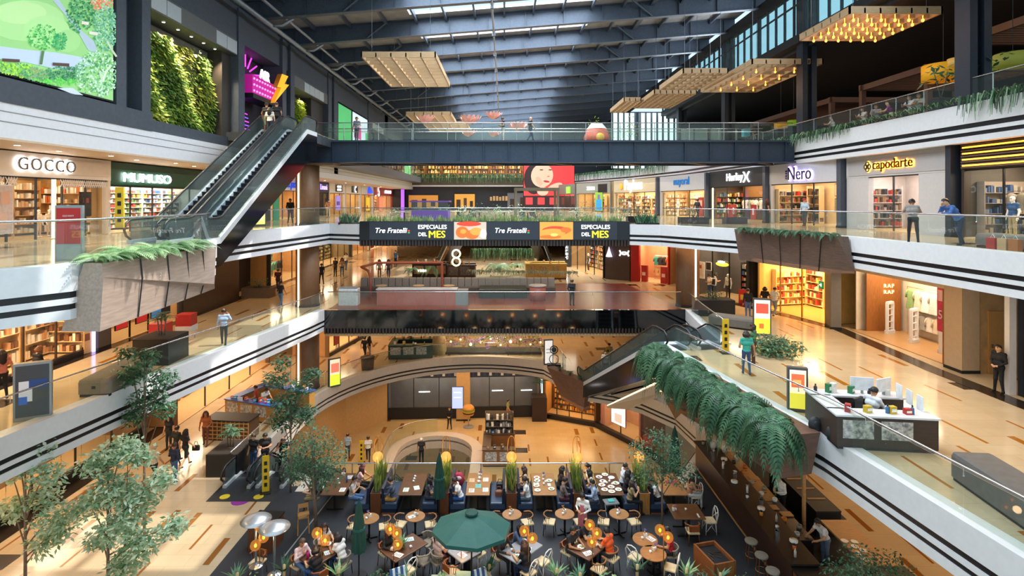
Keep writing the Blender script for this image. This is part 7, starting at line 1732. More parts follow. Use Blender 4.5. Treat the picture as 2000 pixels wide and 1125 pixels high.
for i, y in enumerate(ys):
 x = 9.1 + .35*((i*7) % 3)/2; zc = ZF+1.14; k = i % 5; c = cols[i % 8]; wh = 'on the bar counter, %s from the camera end' % ORD[i % 20] if i < 20 else 'at the far end of the bar counter, %s' % ('near the umbrella','at the very end')[i-20]
 if k == 0:
  o = thing('bottle', '%s bottle %s' % (cname(c), wh), 'bottle', (x,y,zc)); SS('lathe', [(.04,0),(.04,.18),(.015,.24),(.015,.3),(0,.3)], n=10)('bottle_body', mat(c,.35), o); S('lathe', [(.018,.28),(.018,.32),(0,.32)], n=8)('cap', mat('#b8352a',.5), o)
 elif k == 2:
  o = thing('plate_stack', 'stack of pale plates %s' % wh, 'plates', (x,y,zc)); mb = MB(); mb.smooth = True
  for q in range(6): mb.lathe([(.08,.012*q),(.13,.012*q+.014),(.0,.012*q+.012)], n=16)
  mb.build('plates', PLT, o)
 elif k == 3:
  o = thing('cutlery_bin', 'metal bin of cutlery %s' % wh, 'bin', (x,y,zc)); S('lathe', [(.07,0),(.08,.15),(.07,.15),(.06,.02),(0,.02)], n=12)('bin_body', INOX, o); mb = MB()
  for q in range(8): mb.cyl((R.uniform(-.04,.04),R.uniform(-.04,.04),.05),(R.uniform(-.07,.07),R.uniform(-.07,.07),.26), .008, n=4)
  mb.build('utensils', CHROME, o)
 elif k == 4: cup(x, y, zc, 'white cup %s' % wh, r=.05, h=.09)
 else:
  o = thing('jar', '%s jar %s' % (cname(c), wh), 'jar', (x,y,zc)); SS('lathe', [(.06,0),(.06,.12),(.05,.14),(0,.14)], n=12)('jar_body', mat(c,.4), o); S('lathe', [(.055,.14),(.055,.165),(0,.165)], n=10)('lid', BLK, o)
for i in range(14):
 y = 18.7 + i*.43; x = 9.9 + .3*((i*5) % 2); c = cols[(i*3) % 8]
 if i in (3, 4, 9):
  o = thing('wooden_board', 'wooden serving board on the work counter, %s' % {3:'near the waiter',4:'in the middle',9:'at the far end'}[i], 'board', (x,y,ZF+.95)); S('rbox', (0,0,.015),(.4,.3,.03),.04)('board', OAK, o); continue
 o = thing('kitchen_pot', '%s pot on the work counter behind the bar, %s from the camera' % (cname(c), ORD[i]), 'pot', (x,y,ZF+.95)); SS('lathe', [(.08,0),(.09,.12),(.08,.12),(.07,.02),(0,.02)], n=12)('pot_body', mat(c,.4), o); S('tube', [(.09,0,.09),(.2,0,.1)], .01, 5)('handle', BLK, o)
for i, (y, z0) in enumerate(((24.8,1.14),(25.0,1.14),(24.5,1.14))):
 o = thing('pendant_basket', 'cream ceramic urn at the far end of the bar, %s' % ['middle','rear','front'][i], 'urn', (9.35+.2*i,y,ZF+z0)); SS('lathe', [(.08,0),(.13,.15),(.12,.3),(.08,.34),(0,.34)], n=14)('urn_body', mat('#c9c4b8',.5), o); S('lathe', [(.07,.33),(.05,.38),(0,.4)], n=10)('lid', mat('#b0aa9c',.5), o)
for i in range(3):
 p = at((1487,1490,1462)[i], (1075,1030,1090)[i], ZF+1.05); o = thing('bar_stool', 'round grey-topped wooden bar stool near the bar, %s from the camera' % ORD[(1,2,0)[i]], 'stool', (8.35, 17.2+.75*i, ZF)); S('lathe', [(0,.74),(.2,.74),(.21,.77),(.2,.8),(0,.8)], n=18)('seat', mat('#8a8074',.5), o)
 for a in range(4): S('tube', [(.14*math.cos(a*PI/2+.7),.14*math.sin(a*PI/2+.7),.74),(.2*math.cos(a*PI/2+.7),.2*math.sin(a*PI/2+.7),0)], .017, 6)('leg', WALN, o)
 SS('tube', [(.18*math.cos(a),.18*math.sin(a),.3) for a in np.linspace(0,2*PI,13)], .01, 5, False)('foot_ring', BRASS, o)
o = thing('canopy_post', 'slim golden post under the fern planter by the bar', 'post', (11.0, 20.3, ZF)); S('box', -.05,-.05,0,.05,.05,4.2)('shaft', OAK, o); S('box', -.1,-.1,0,.1,.1,.05)('foot', BLK, o)
# plants
LEAF = [leafmat('#9cc09a','#dcecd4'), leafmat('#6a9a70','#b0d0a8'), leafmat('#b8d2a8','#f0f8e6')]  # pale tones carry the sunlight on the foliage as colour
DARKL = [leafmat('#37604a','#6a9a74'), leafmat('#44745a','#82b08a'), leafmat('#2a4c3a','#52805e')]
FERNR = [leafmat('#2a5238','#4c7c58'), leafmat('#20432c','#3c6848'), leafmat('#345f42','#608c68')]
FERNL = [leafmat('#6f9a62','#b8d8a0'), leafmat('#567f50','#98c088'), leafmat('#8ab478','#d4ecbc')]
BARK = mat('#7a6656', .7, var=.2, scale=12)
rp = random.Random(3)
def leafcloud(mb, c, r, n, size, squash=.7):
 for i in range(n):
  t = rp.uniform(0, 2*PI); u = rp.uniform(-1, 1); q = r*rp.random()**.45; s = math.sqrt(1-u*u)
  p = Vector((c[0]+q*s*math.cos(t), c[1]+q*s*math.sin(t), c[2]+q*u*squash))
  a = rp.uniform(0, 2*PI); e = rp.uniform(-.9, .3); d = Vector((math.cos(a)*math.cos(e), math.sin(a)*math.cos(e), math.sin(e)))
  w_ = d.cross(Vector((rp.uniform(-.5,.5), rp.uniform(-.5,.5), 1))).normalized(); L_ = size*rp.uniform(.7, 1.3)
  mb.m = rp.randrange(3)
  mb.add([p, p + d*L_*.45 + w_*L_*.22, p + d*L_, p + d*L_*.45 - w_*L_*.22], [(0,1,2,3)])
def tree(x, y, z, h, label, clouds, mats, size=.14, n=260, r=.05, lean=(0,0), twin=False):
 o = thing('slender_tree', label, 'tree', (x, y, z))
 mb = MB(); mb.smooth = True
 pts = [(0,0,0),(lean[0]*.5,lean[1]*.3,h*.3),(lean[0]*.9,lean[1]*.7,h*.6),(lean[0],lean[1],h*.95)]
 mb.tube(pts, [r, r*.85, r*.6, r*.25], 8)
 if twin: mb.tube([(.35,.1,0),(.5,.1,h*.4),(.55,.1,h*.8)], [r*.8,r*.6,r*.2], 7)
 mb.build('trunk', BARK, o)
 mb = MB(); mb.smooth = True
 for c in clouds:
  k = max(.15, min(.7, c[2]/h*.6)); b = Vector((lean[0]*k*1.3, lean[1]*k, h*k)); mb.tube([b, b.lerp(Vector(c[:3]), .55)+Vector((0,0,.08)), c[:3]], [r*.5, r*.35, r*.12], 5)
 mb.build('branches', BARK, o)
 mb = MB()
 for c in clouds: leafcloud(mb, c, c[3], int(n*(c[3]/.6)**2), size)
 mb.build('foliage', mats, o)
 return o
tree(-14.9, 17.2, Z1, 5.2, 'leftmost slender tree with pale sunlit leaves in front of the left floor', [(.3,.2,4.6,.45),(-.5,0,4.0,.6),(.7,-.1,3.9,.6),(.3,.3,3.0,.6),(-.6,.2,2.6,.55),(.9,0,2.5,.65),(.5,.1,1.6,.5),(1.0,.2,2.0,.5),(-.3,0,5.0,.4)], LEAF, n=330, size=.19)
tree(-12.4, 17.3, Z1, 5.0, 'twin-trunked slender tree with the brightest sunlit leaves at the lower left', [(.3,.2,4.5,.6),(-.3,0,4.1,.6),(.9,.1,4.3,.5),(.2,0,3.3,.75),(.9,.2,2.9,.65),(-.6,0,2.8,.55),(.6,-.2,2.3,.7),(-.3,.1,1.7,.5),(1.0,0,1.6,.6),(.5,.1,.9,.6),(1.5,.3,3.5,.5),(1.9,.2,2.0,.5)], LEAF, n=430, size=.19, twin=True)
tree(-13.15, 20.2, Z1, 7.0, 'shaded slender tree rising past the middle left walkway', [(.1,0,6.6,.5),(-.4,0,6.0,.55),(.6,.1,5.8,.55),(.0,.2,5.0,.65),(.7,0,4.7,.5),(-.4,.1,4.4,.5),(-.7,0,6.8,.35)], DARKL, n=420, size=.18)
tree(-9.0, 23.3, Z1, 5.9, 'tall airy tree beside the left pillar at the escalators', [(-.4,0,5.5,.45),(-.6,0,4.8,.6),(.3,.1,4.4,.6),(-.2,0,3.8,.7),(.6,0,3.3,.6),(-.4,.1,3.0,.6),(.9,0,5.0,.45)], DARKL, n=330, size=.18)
tree(-7.0, 20.6, ZF, 3.9, 'bushy small tree growing in the restaurant beside the leftmost booth', [(-.1,.1,3.3,.8),(-.7,0,2.9,.75),(.5,0,2.8,.75),(-.2,.1,2.3,.8),(-.8,.2,2.1,.65),(.4,.1,1.9,.6)], DARKL, n=330, size=.12, r=.075, lean=(-.15,0))
tree(5.85, 20.5, ZF, 4.1, 'potted tree with dark crown between the rightmost booth and the empty table', [(-.2,0,3.5,.55),(.3,.1,3.0,.7),(-.7,0,3.0,.6),(.0,0,2.4,.8),(.7,.1,2.2,.75),(-.5,.1,2.1,.6)], DARKL, n=300, size=.11, r=.04)
tree(9.9, 15.3, Z1, 2.7, 'leafy shrub at the bottom right in front of the bar end', [(0,0,2.3,.6),(.7,0,2.2,.6),(-.6,0,2.0,.55),(.2,.2,1.7,.7),(1.2,0,1.9,.5)], DARKL, n=330, size=.1)
tree(12.4, 14.6, Z1, 2.0, 'thin shrub at the bottom edge right of the leafy shrub', [(0,0,1.8,.5),(.5,0,1.6,.45)], LEAF, n=120, size=.1)
tree(-12.2, 16.0, Z3-1.0, 3.2, 'twig of dark leaves at the left edge in front of GOCCO', [(.0,0,2.9,.3),(.1,0,2.2,.35),(-.1,0,1.6,.3)], DARKL, n=120, size=.1, r=.02).location = (-12.9,13.4,Z3-1.0)
def fern_mesh(n, L_, droop, mats):
 mb = MB()
 for i in range(n):
  a = 2*PI*i/n + rp.uniform(-.3,.3); ln = L_*rp.uniform(.7,1.15); up = rp.uniform(.25,.6); d = Vector((math.cos(a), math.sin(a), 0)); s = Vector((-d.y, d.x, 0)); mb.m = i % 3
  K = 20
  P = [d*ln*(t/K)*(1-.35*droop*(t/K)) + Vector((0,0, ln*(up*(t/K)*1.6 - (up+droop)*(t/K)**2))) for t in range(K+1)]
  for t in range(K):
   w_ = ln*.15*math.sin(PI*min(.98,(t+1.6)/(K+1))); b = P[t]; m_ = P[t].lerp(P[t+1], .42)
   for q in (-1,1): mb.add([b, m_, m_ + s*q*w_ + Vector((0,0,-w_*.25)) + (P[t+1]-P[t])*.9, b + s*q*w_*.55 + Vector((0,0,-w_*.15))], [(0,1,2,3) if q < 0 else (3,2,1,0)])
 return mb
def ferns(name, spots, L_, droop, mats, lab, cat='fern', n=22):
 pro = []
 for i, (x, y, z, s) in enumerate(spots):
  l = lab % ORD[i]
  if len(pro) < 3:
   o = thing(name, l, cat, (x, y, z)); q = fern_mesh(n, L_, droop, mats).build('fronds', mats, o); SS('lathe', [(.09,-.16),(.1,-.04),(0,.02)], n=8)('crown', BARK, o); pro.append(o)
  else: o = dup(pro[i % 3], (x, y, z), rp.uniform(0, 6), l)
  o.scale = (s, s, s); o.rotation_euler = (0, 0, rp.uniform(0, 6))
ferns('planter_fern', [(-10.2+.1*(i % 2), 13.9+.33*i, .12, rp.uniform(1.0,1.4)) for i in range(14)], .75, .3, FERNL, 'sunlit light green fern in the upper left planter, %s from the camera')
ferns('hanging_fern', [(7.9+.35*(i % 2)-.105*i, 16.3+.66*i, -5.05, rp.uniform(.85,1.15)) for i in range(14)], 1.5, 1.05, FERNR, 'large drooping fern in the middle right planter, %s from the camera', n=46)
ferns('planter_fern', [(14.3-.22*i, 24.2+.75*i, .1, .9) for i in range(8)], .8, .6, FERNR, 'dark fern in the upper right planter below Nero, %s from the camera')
ferns('ledge_fern', [(10.1+.25*i, 32.6-.8*i, Z1+.4, .6) for i in range(6)], .5, .4, FERNR, 'small fern in the curved planter wall behind the bar, %s from the far end')
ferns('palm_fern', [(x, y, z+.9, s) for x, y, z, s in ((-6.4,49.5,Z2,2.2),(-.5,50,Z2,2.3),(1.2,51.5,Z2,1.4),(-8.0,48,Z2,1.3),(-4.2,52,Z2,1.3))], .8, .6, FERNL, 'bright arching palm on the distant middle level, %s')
ferns('wedge_plant', [(4.0+.6*i, 39.8-1.0*i, Z1+.25, .8) for i in range(3)], .45, .3, DARKL, 'dark plant in the wooden wedge planter, %s from the arch')
def clump(spots, h, r, n, mats, lab, name='spiky_plant', box=None, lean=.35, cat='plant'):
 pro = []
 for i, (x, y, z) in enumerate(spots):
  if len(pro) < 3:
   o = thing(name, lab % ORD[i % 20], cat, (x, y, z)); blade_plant(o, n, h, r, 'leaves', mats, lean); S('box', -r[0],-r[1],-.12,r[0],r[1],.02)('soil', mat('#2a2018',.9), o); pro.append(o)
  else: dup(pro[i % 3], (x, y, z), 0, lab % ORD[i % 20])
SPK = [leafmat('#8fae4a','#dce480'), leafmat('#6f9a4a','#b8cc6a')]
clump([(-8.8+.95*i, 36.75, .14) for i in range(18)], .55, (.48,.2), 46, SPK, 'spiky yellow-green plant behind the menu banner, %s from the left')
clump([(-10.6,36.9,.14),(-10.1,36.8,.14),(9.0,36.1,.14),(9.6,36,.14)], .7, (.4,.3), 50, DARKL[:2], 'broad-leaved dark plant at the end of the banner planting, %s', lean=.7)
clump([(x, 23.25, ZF+.1) for x in (-7.9,-7.3,-6.3,-4.2,-3.3,-1.6,-.8,1.1,2.0,3.6,4.6,6.2)], .5, (.3,.1), 22, DARKL[:2], 'dark spiky plant at the handrail behind the booths, %s from the left', lean=.4)
def bush(x, y, z, r, label, mats=DARKL, n=260, size=.13, pot=None, squash=.7, name='leafy_bush', stem=.0):
 o = thing(name, label, 'plant', (x, y, z)); zb = 0
 if pot:
  w_, d_, h_, c = pot; S('box', -w_/2,-d_/2,0,w_/2,d_/2,h_)('pot', mat(c,.4,var=.1), o); S('box', -w_/2+.04,-d_/2+.04,h_,w_/2-.04,d_/2-.04,h_+.01)('soil', mat('#2a2018',.9), o); zb = h_
 mb = MB(); mb.smooth = True
 for k in range(4): mb.tube([(0,0,zb),(r*.4*math.cos(k*1.6),r*.4*math.sin(k*1.6),zb+stem+r*.7)], [.025,.01], 5)
 mb.build('stems', BARK, o)
 mb = MB(); leafcloud(mb, (0,0,zb+stem+r*squash*.8), r, n, size, squash); mb.build('foliage', mats, o); return o
def palm(x, y, z, h, label, pot, mats=DARKL):
 o = thing('potted_palm', label, 'palm', (x, y, z)); w_, d_, h_, c = pot
 S('box', -w_/2,-d_/2,0,w_/2,d_/2,h_)('pot', mat(c,.3,var=.1), o); S('box', -w_/2+.05,-d_/2+.05,h_-.02,w_/2-.05,d_/2-.05,h_+.01)('soil', mat('#2a2018',.9), o)
 mb = MB(); mb.smooth = True
 for dx, hh in ((0,1),(.12,.8),(-.1,.7)): mb.tube([(dx,0,h_),(dx*1.6,0,h_+h*hh*.6)], [.035,.025], 6)
 mb.build('stems', BARK, o)
 for k, (dx, hh) in enumerate(((0,1),(.12,.8),(-.1,.7))): q = fern_mesh(13, .55, .35, mats).build('fronds', mats, o); q.location = (dx*1.6,0,h_+h*hh*.6)
 return o
BX = '#101216'
p = at(298, 712, Z2); palm(p.x, p.y+.6, Z2, 1.5, 'palm in a large glossy black cube planter on the middle left walkway', (1.5,1.5,1.1,BX))
p = at(437, 928, Z1); palm(p.x, p.y+.6, Z1, 1.4, 'palm in a black box planter next to the left escalators', (1.4,1.6,1.0,BX))
p = at(1053, 818, Z0); palm(p.x, p.y, Z0, 2.4, 'potted tree in a dark cube by the dark glazed front', (1.2,1.2,1.9,'#2a1a1a'))
p = at(1400, 618, Z2); bush(p.x, p.y+.6, Z2, .75, 'low shrub in a black box planter near the neon shop', pot=(2.2,1.2,.95,BX), squash=.4, mats=FERNR)
p = at(1530, 700, Z2); bush(p.x, p.y+.8, Z2, 1.3, 'wide dark bush beside the middle right walkway seats', squash=.35, n=1300, size=.2)
p = at(500, 582, Z2); bush(p.x, p.y+.5, Z2, .8, 'shrub in a grey box left of the pillar on the middle level', pot=(2.0,1.2,.7,'#6a5a4c'), squash=.5, mats=FERNR)
p = at(240, 760, Z2); bush(p.x, p.y+.4, Z2, .8, 'grey-green bush behind the left bench', mats=LEAF[1:]+DARKL[:1], squash=.6)
for i, (px, w_) in enumerate(((1340,1.6),(1418,1.2),(1250,1.4))): p = at(px, 436, .05); bush(px and (px-CX)*40/F, 40-(1.5 if px > 1300 else -.5), Z3, .8, 'bush in a dark box on the upper right walkway, %s' % ['in front of mayoral','in front of Hurley','at the end of the banner'][i], pot=(w_*1.2,.8,.45,BX), squash=.6, n=200)
for i in range(12):
 x = -8.2 + 1.5*i + rp.uniform(-.4,.4); y = 39.5 + (i*37 % 7); bush(x, y, Z3, rp.uniform(.6,1.0), 'garden bush on the central upper platform, %s from the left' % ORD[i], mats=[LEAF, DARKL, FERNL][i % 3], n=150, squash=.9, size=.18)
for i, (px, py, d) in enumerate(((1838,160,21.5),(1920,150,20.5))):
 d = 20.6*F/(px-CX); bush(20.6, d, Z4, .9, 'broad-leaved potted fig on the right terrace, %s of the big column' % ['left','right'][i], pot=(.7,.7,.8,BX), n=60, size=.35, stem=.6)
for i, px in enumerate((470,505,560,600,665,745,800,868,955,985,1085,1105,1130,1185,1240,1290,1335,1360,1400,1450)):
 q = at(px, 1118 - (i % 3)*8, ZF+.9); nm = 'front row plant of the restaurant, %s from the left' % ORD[i]
 mt = [DARKL, FERNL, FERNR][i % 3]
 if i % 2: bush(q.x, q.y-.25, ZF, .34, 'leafy ' + nm, mats=mt, pot=(.4,.4,.45,'#2a2f3a'), n=60, size=.17, name='planter_plant')
 else:
  o = thing('cut_cane_plant', 'cane-stemmed ' + nm, 'plant', (q.x, q.y-.25, ZF)); SS('tube', [(0,0,.4),(.02,0,1.05)], [.05,.045], 8)('cane', mat('#b0946a',.7,var=.1), o)
  S('box', -.22,-.22,0,.22,.22,.42)('pot', mat('#23283a',.4), o); s_ = blade_plant(o, 16, .35, (.04,.04), 'leaves', mt[:2], 1.2); s_.location = (0,0,.85)
def livingwall(label, x, y0, y1, z0, z1, n, mats, patchy=0):
 mb = MB()
 for i in range(n):
  y = rp.uniform(y0, y1); z = rp.uniform(z0, z1)
  if patchy and abs(y-(y0+(y1-y0)*.76)) < .7*rp.random()+.1 and z > z0+1.2 and rp.random() < .75: continue
  d = rp.uniform(.05, .4)*(1+.5*math.sin(y*2.1+z*1.3)); p = Vector((x+d, y, z)); e = rp.uniform(-1.5,-.1); a = rp.uniform(-1.2,1.2); D = Vector((math.cos(a)*math.cos(e)*.8+.3, math.sin(a)*math.cos(e), math.sin(e))).normalized(); w_ = D.cross(Vector((1,0,.4))).normalized(); s = rp.uniform(.14,.32)
  t = math.sin(y*1.1+z*.7)+math.sin(z*1.9-y)*.7; mb.m = (0 if t > .7 else 1 if t > -.6 else 2) if rp.random() < .7 else rp.randrange(3)
  mb.add([p, p+D*s*.5+w_*s*.3, p+D*s, p+D*s*.5-w_*s*.3], [(0,1,2,3)])
 return stuff(mb.build('living_wall_foliage', mats), label, 'living wall')
GW = [leafmat('#a4b444','#e8e478'), leafmat('#648f3a','#acc45a'), leafmat('#46703a','#84a852')]
livingwall('dense planted living wall of mixed greens beside the garden screen', -17.45, 25.2, 32.4, 5.35, 9.9, 9000, GW, 1)
livingwall('lime green living wall beyond the lightning bolt', -17.3, 42.3, 47.4, 5.35, 10.0, 4500, [leafmat('#a8b82e','#e0e060'), leafmat('#86a82e','#c8d850'), leafmat('#5f8a2c','#a8c048')])
livingwall('small yellow-green living wall far along the left wall', -17.3, 67.2, 70.4, 5.35, 10.0, 1500, GW)
mb = MB(); mb.box(-17.55, 25.2, 5.3, -17.45, 32.5, 10.3); struct(mb.build('wall_left', mat('#6a655c',.8,var=.2)))
def trail(path, z, label, dens, L_, mats=FERNR[:2]+LEAF[1:2], only=None):
 mb = MB(); P = resample(path, .5)
 for (x, y) in P:
  if only and not only(x, y): continue
  for k in range(dens):
   a = rp.uniform(0, 6.28); r = rp.uniform(0,.3); q = Vector((x+r*math.cos(a)-.1, y+r*math.sin(a), z+.15)); mb.m = rp.randrange(3); ln = L_*rp.uniform(.3,1)
   d = Vector((rp.uniform(-.6,.1), rp.uniform(-.3,.3), 0)); w_ = Vector((-d.y, d.x, 0)).normalized()*.016 if d.length > .01 else Vector((.016,0,0))
   m1 = q + d*.5 + Vector((0,0,.18)); m2 = m1 + d*.4 + Vector((0,0,-ln))
   mb.add([q-w_, q+w_, m1+w_*1.6, m1-w_*1.6, m2+w_*.7, m2-w_*.7], [(0,1,2,3),(3,2,4,5)])
 return stuff(mb.build('trailing_plants', mats), label, 'trailing plants')
L4P = offs(L4R, .0)
trail(L4R[4:], Z4, 'trailing green plants along the right terrace parapet, near the left end', 18, .8, only=lambda x, y: 31 < y < 40)
trail(L4R[4:], Z4, 'long trailing green plants at the near right end of the terrace parapet', 15, 1.1, only=lambda x, y: y < 23.2)
trail(L4R[4:], Z4, 'low greenery along the middle of the right terrace parapet', 12, .15, only=lambda x, y: 23 < y < 31)
trail(L4R[:4], Z4, 'hanging greenery on the curved far right parapet', 12, 1.4, only=lambda x, y: y > 62)
trail([(-17.5,95.4),(9.2,94.8)], Z4+.2, 'hedge of trailing ferns along the far top parapet', 40, 1.6)
trail([(-3,48.5),(3,48.5)], Z3-.3, 'curtain of ferns hanging under the central platform', 45, 2.2)
trail([(-3,60),(3.5,60)], Z2+1.4, 'distant fern hedge on the middle level', 40, 1.4)
trail([(-2.5,47),(6,46)], Z2+.7, 'low white-flowered border on the distant middle level', 30, .5, [leafmat('#9ab08a','#e0e8d8')]*3)
for i, (x, y) in enumerate(((11,66),(13.6,68),(14.5,64))):
 bush(x, y, Z4, 1.2, 'planted green column on the far top level, %s from the left' % ORD[i], mats=GW, squash=2.2, n=260, size=.25, stem=1.6)
o = thing('flower_bed', 'bed of purple flowers and dark foliage with glowing bulbs on the oval level', 'flower bed', (-1.2, 45.0, Z1))
S('rbox', (0,0,.1),(8.4,1.6,.2),.08)('bed_edge', CHAR, o)
mb = MB()
for k in range(26): leafcloud(mb, (-4+.33*k, rp.uniform(-.5,.5), .55+rp.uniform(0,.9)), .45, 70, .17)
mb.build('foliage', DARKL[:2]+FERNL[:1], o)
mb = MB()
for k in range(22): leafcloud(mb, (-3.9+.38*k, rp.uniform(-.95,-.3), .7+rp.uniform(-.2,.9)), .3, 60, .13)
mb.build('purple_blossom', [leafmat('#8a50c0','#c898f0'), leafmat('#9a60c8','#dcb8f8'), leafmat('#6f40a0','#a878d8')], o)
for k in range(11):
 SS('ball', (-3.9+.8*k, -.75+.2*(k % 2), .75+.22*(k % 3)), .11 if k in (3,7) else .07, 10, 7)('bulb', mat('#fff0d0', emit=7, var=0, ehex='#ffd890'), o)
point((-1.2, 43.6, Z1+2.2), 520, WARM2, .3)
# kiosks, benches, signs
def seat_bench(x, y, z, l, w_, h, rz, label, c='#7d7364'):
 o = thing('bench', label, 'bench', (x, y, z), rz); S('rbox', (0,0,h/2+.05),(w_,l,h-.1),.12)('upholstered_block', mat(c,.7,var=.08), o); S('box', -w_/2+.06,-l/2+.06,0,w_/2-.06,l/2-.06,.08)('plinth', BLK, o)
 S('cbox', (0,-l/2-.005,h*.55),(.12,.012,.1))('socket_plate', CHAR, o)
seat_bench(-14.6, 20.9, Z2, 3.0, 1.1, .62, .12, 'long grey-brown upholstered bench behind the left railing')
seat_bench(11.35, 12.0, Z2, 3.4, .95, .72, -.1, 'long dark grey bench nearest the camera on the middle right walkway', '#5f5b57')
seat_bench(12.6, 30.2, Z2, 2.6, 1.0, .6, .9, 'short grey bench beside the black shrub box on the middle right walkway', '#6a655e')
seat_bench(16.6, 17.6, Z3, 3.0, .8, .5, .0, 'grey bench behind the upper right railing under the puffer jackets', '#6d6a66')
for i, (y, c) in enumerate(((17.2,'#b06a3a'),(17.6,'#c9a27a'),(18.0,'#b0302a'))):
 o = thing('shopping_bag', '%s paper shopping bag on the floor by the upper right bench' % cname(c), 'shopping bag', (15.9, y, Z3)); S('box', -.08,-.16,0,.08,.16,.4)('bag_body', mat(c,.6), o); S('tube', [(0,-.08,.4),(0,0,.52),(0,.08,.4)], .01, 5)('handle', WHITE, o)
totem(*at(1488,655,Z2), -.3, 'lit advertising totem with red and yellow artwork on the middle right walkway', .85, 1.9, '#f0e2c8', [(.1,.6,.9,.9,'#c8483a'),(0,0,1,.45,'#e8c83a'),(.3,.15,.6,.3,'#d8602a')])
totem(*at(1557,803,Z2), -.3, 'bright advertising totem with orange food artwork behind the giant ferns', .6, 1.45, '#f2d8b8', [(.1,.55,.9,.9,'#d8603a'),(.2,.62,.7,.75,'#e8a05a'),(0,0,1,.4,'#d8c83a')])
totem(*at(65,818,Z2), .5, 'grey framed advertising board with dark picture on the left walkway', .95, 1.8, '#3a3c42', [(.1,.3,.5,.7,'#c8c8d0'),(.4,.55,.95,.72,'#24407a'),(.1,.25,.35,.4,'#2a5ab0')], emit=.4, frame='#9a9c9c')
totem(*at(653,755,Z1), .7, 'small advertising totem with green base on the oval level', .8, 1.9, '#e8c8a8', [(0,0,1,.42,'#c8d83a'),(.1,.5,.9,.85,'#d8705a')])
totem(*at(1071,712,Z1), .2, 'white information totem beside the round fan', .7, 1.9, '#f4f0ea', [(.15,.6,.85,.64,'#8a8a8a'),(.15,.45,.85,.49,'#8a8a8a')], emit=.8)
totem(*at(928,948,Z0+1), 0, 'yellow lit notice board on the lowest level behind the booths', .5, 1.2, '#f0c23a', emit=1.0).location.z = Z0
p = at(1082,716,Z1); o = thing('round_fan', 'round grey standing fan at the right end of the oval', 'fan', p)
SS('tube', [(.34*math.cos(a),0,.55+.34*math.sin(a)) for a in np.linspace(0,2*PI,17)], .035, 6, False)('lower_ring', GREYM, o); S('tube', [(.28*math.cos(a),0,1.25+.28*math.sin(a)) for a in np.linspace(0,2*PI,17)], .04, 6, False)('upper_ring', CHAR, o); S('ball', (0,0,1.25), .2, 10, 7, (1,.3,1))('hub', mat('#3a4a5a'), o); S('box', -.5,-.25,0,.5,.25,.2)('base', BLK, o)
def kiosk(name, label, x, y, z, rz, w_, d_, h, body, top, n=14, cols=MIX, items=True, front=None, place=None):
 o = thing(name, label, 'kiosk', (x, y, z), rz); bm_ = mat(body, .5, var=.15, kind='woodx', scale=3); t = .5
 for nm, a in (('front_counter',(-w_/2,-d_/2,w_/2,-d_/2+t)),('rear_counter',(-w_/2,d_/2-t,w_/2,d_/2)),('side_counter',(-w_/2,-d_/2+t,-w_/2+t,d_/2-t))):
  mb = MB(); mb.box(a[0],a[1],.08,a[2],a[3],h); mb.build(nm, bm_, o); S('box', a[0]-.04,a[1]-.04,h,a[2]+.04,a[3]+.04,h+.05)('worktop', mat(top,.4,var=.04), o)
 S('box', -w_/2+.03,-d_/2+.03,0,w_/2-.03,d_/2-.03,.08)('plinth', CHAR, o)
 for k in range(int(w_//1.0)):
  xx = -w_/2+.15+k*1.0; S('box', xx,-d_/2-.02,h*.35,xx+.8,-d_/2,h*.9)('display_window', mat(front or '#d8d4cc', .3, var=.3, scale=9, emit=0, h2='#6a6a70', kind='case'), o)
 m = Matrix.Translation((x,y,z)) @ Matrix.Rotation(rz,4,'Z')
 if items:
  for k in range(n):
   c = cols[k % len(cols)]; side = k % 2; q = m @ Vector((-w_/2+.2+(w_-.4)*((k*.618) % 1), (-d_/2+.25 if side else d_/2-.25), h+.05))
   if k % 3:
    b = thing('product_box', '%s box on the counters of the %s, %s along' % (cname(c), place, ORD[k]), 'box', q, R.uniform(0,1)); mb = MB(); hh = R.uniform(.1,.3); mb.box(-.09,-.07,0,.09,.07,hh); mb.build('carton', mat(c,.5), b); S('box', -.07,-.075,hh*.3,.07,-.07,hh*.7)('printed_label', mat('#f0ece4',.5), b)
   else:
    b = thing('product_bottle', '%s bottle on the counters of the %s, %s along' % (cname(c), place, ORD[k]), 'bottle', q); SS('lathe', [(.05,0),(.05,.16),(.02,.2),(.0,.2)], n=10)('bottle_body', mat(c,.4), b); S('lathe', [(.022,.19),(.022,.25),(0,.25)], n=8)('cap', BLK, b)
 return o, m
DW = '#3d3029'
p = at(1700,855,Z2); o, m = kiosk('information_kiosk', 'dark wood and white topped kiosk with seated attendant on the middle right walkway', p.x, p.y+.15, Z2, -.12, 2.6, 2.1, .92, DW, '#d8dade', 12, ['#2a2a2e','#c8a82a','#e8e4da','#3a6a9a','#2f7a4a','#b02a2a'], place='attended kiosk')
for (dx, dy, rz, lab) in ((.3,.95,-.1,'first'),(1.0,.9,.5,'second')):
 q = m @ Vector((dx*.85,dy*.85,.97)); b = thing('monitor', 'thin white-backed monitor on the attended kiosk, %s from the left' % lab, 'monitor', q, -.12+rz); S('box', -.32,-.02,.1,.32,.02,.5)('screen_panel', mat('#dfe3e8',.4), b); S('box', -.03,-.03,0,.03,.03,.1)('stand', GREYM, b)
for k in range(3):
 q = m @ Vector((1.15,.5-.5*k,.97)); b = thing('acrylic_notice', 'white printed notice on the right edge of the attended kiosk, %s from the back' % ORD[k], 'notice', q, -.12+PI/2); S('box', -.15,-.01,0,.15,.01,.42)('sheet', mat('#e8eaee',.5), b); S('box', -.1,-.014,.2,.1,-.01,.34)('printing', mat('#7a8a9a'), b)
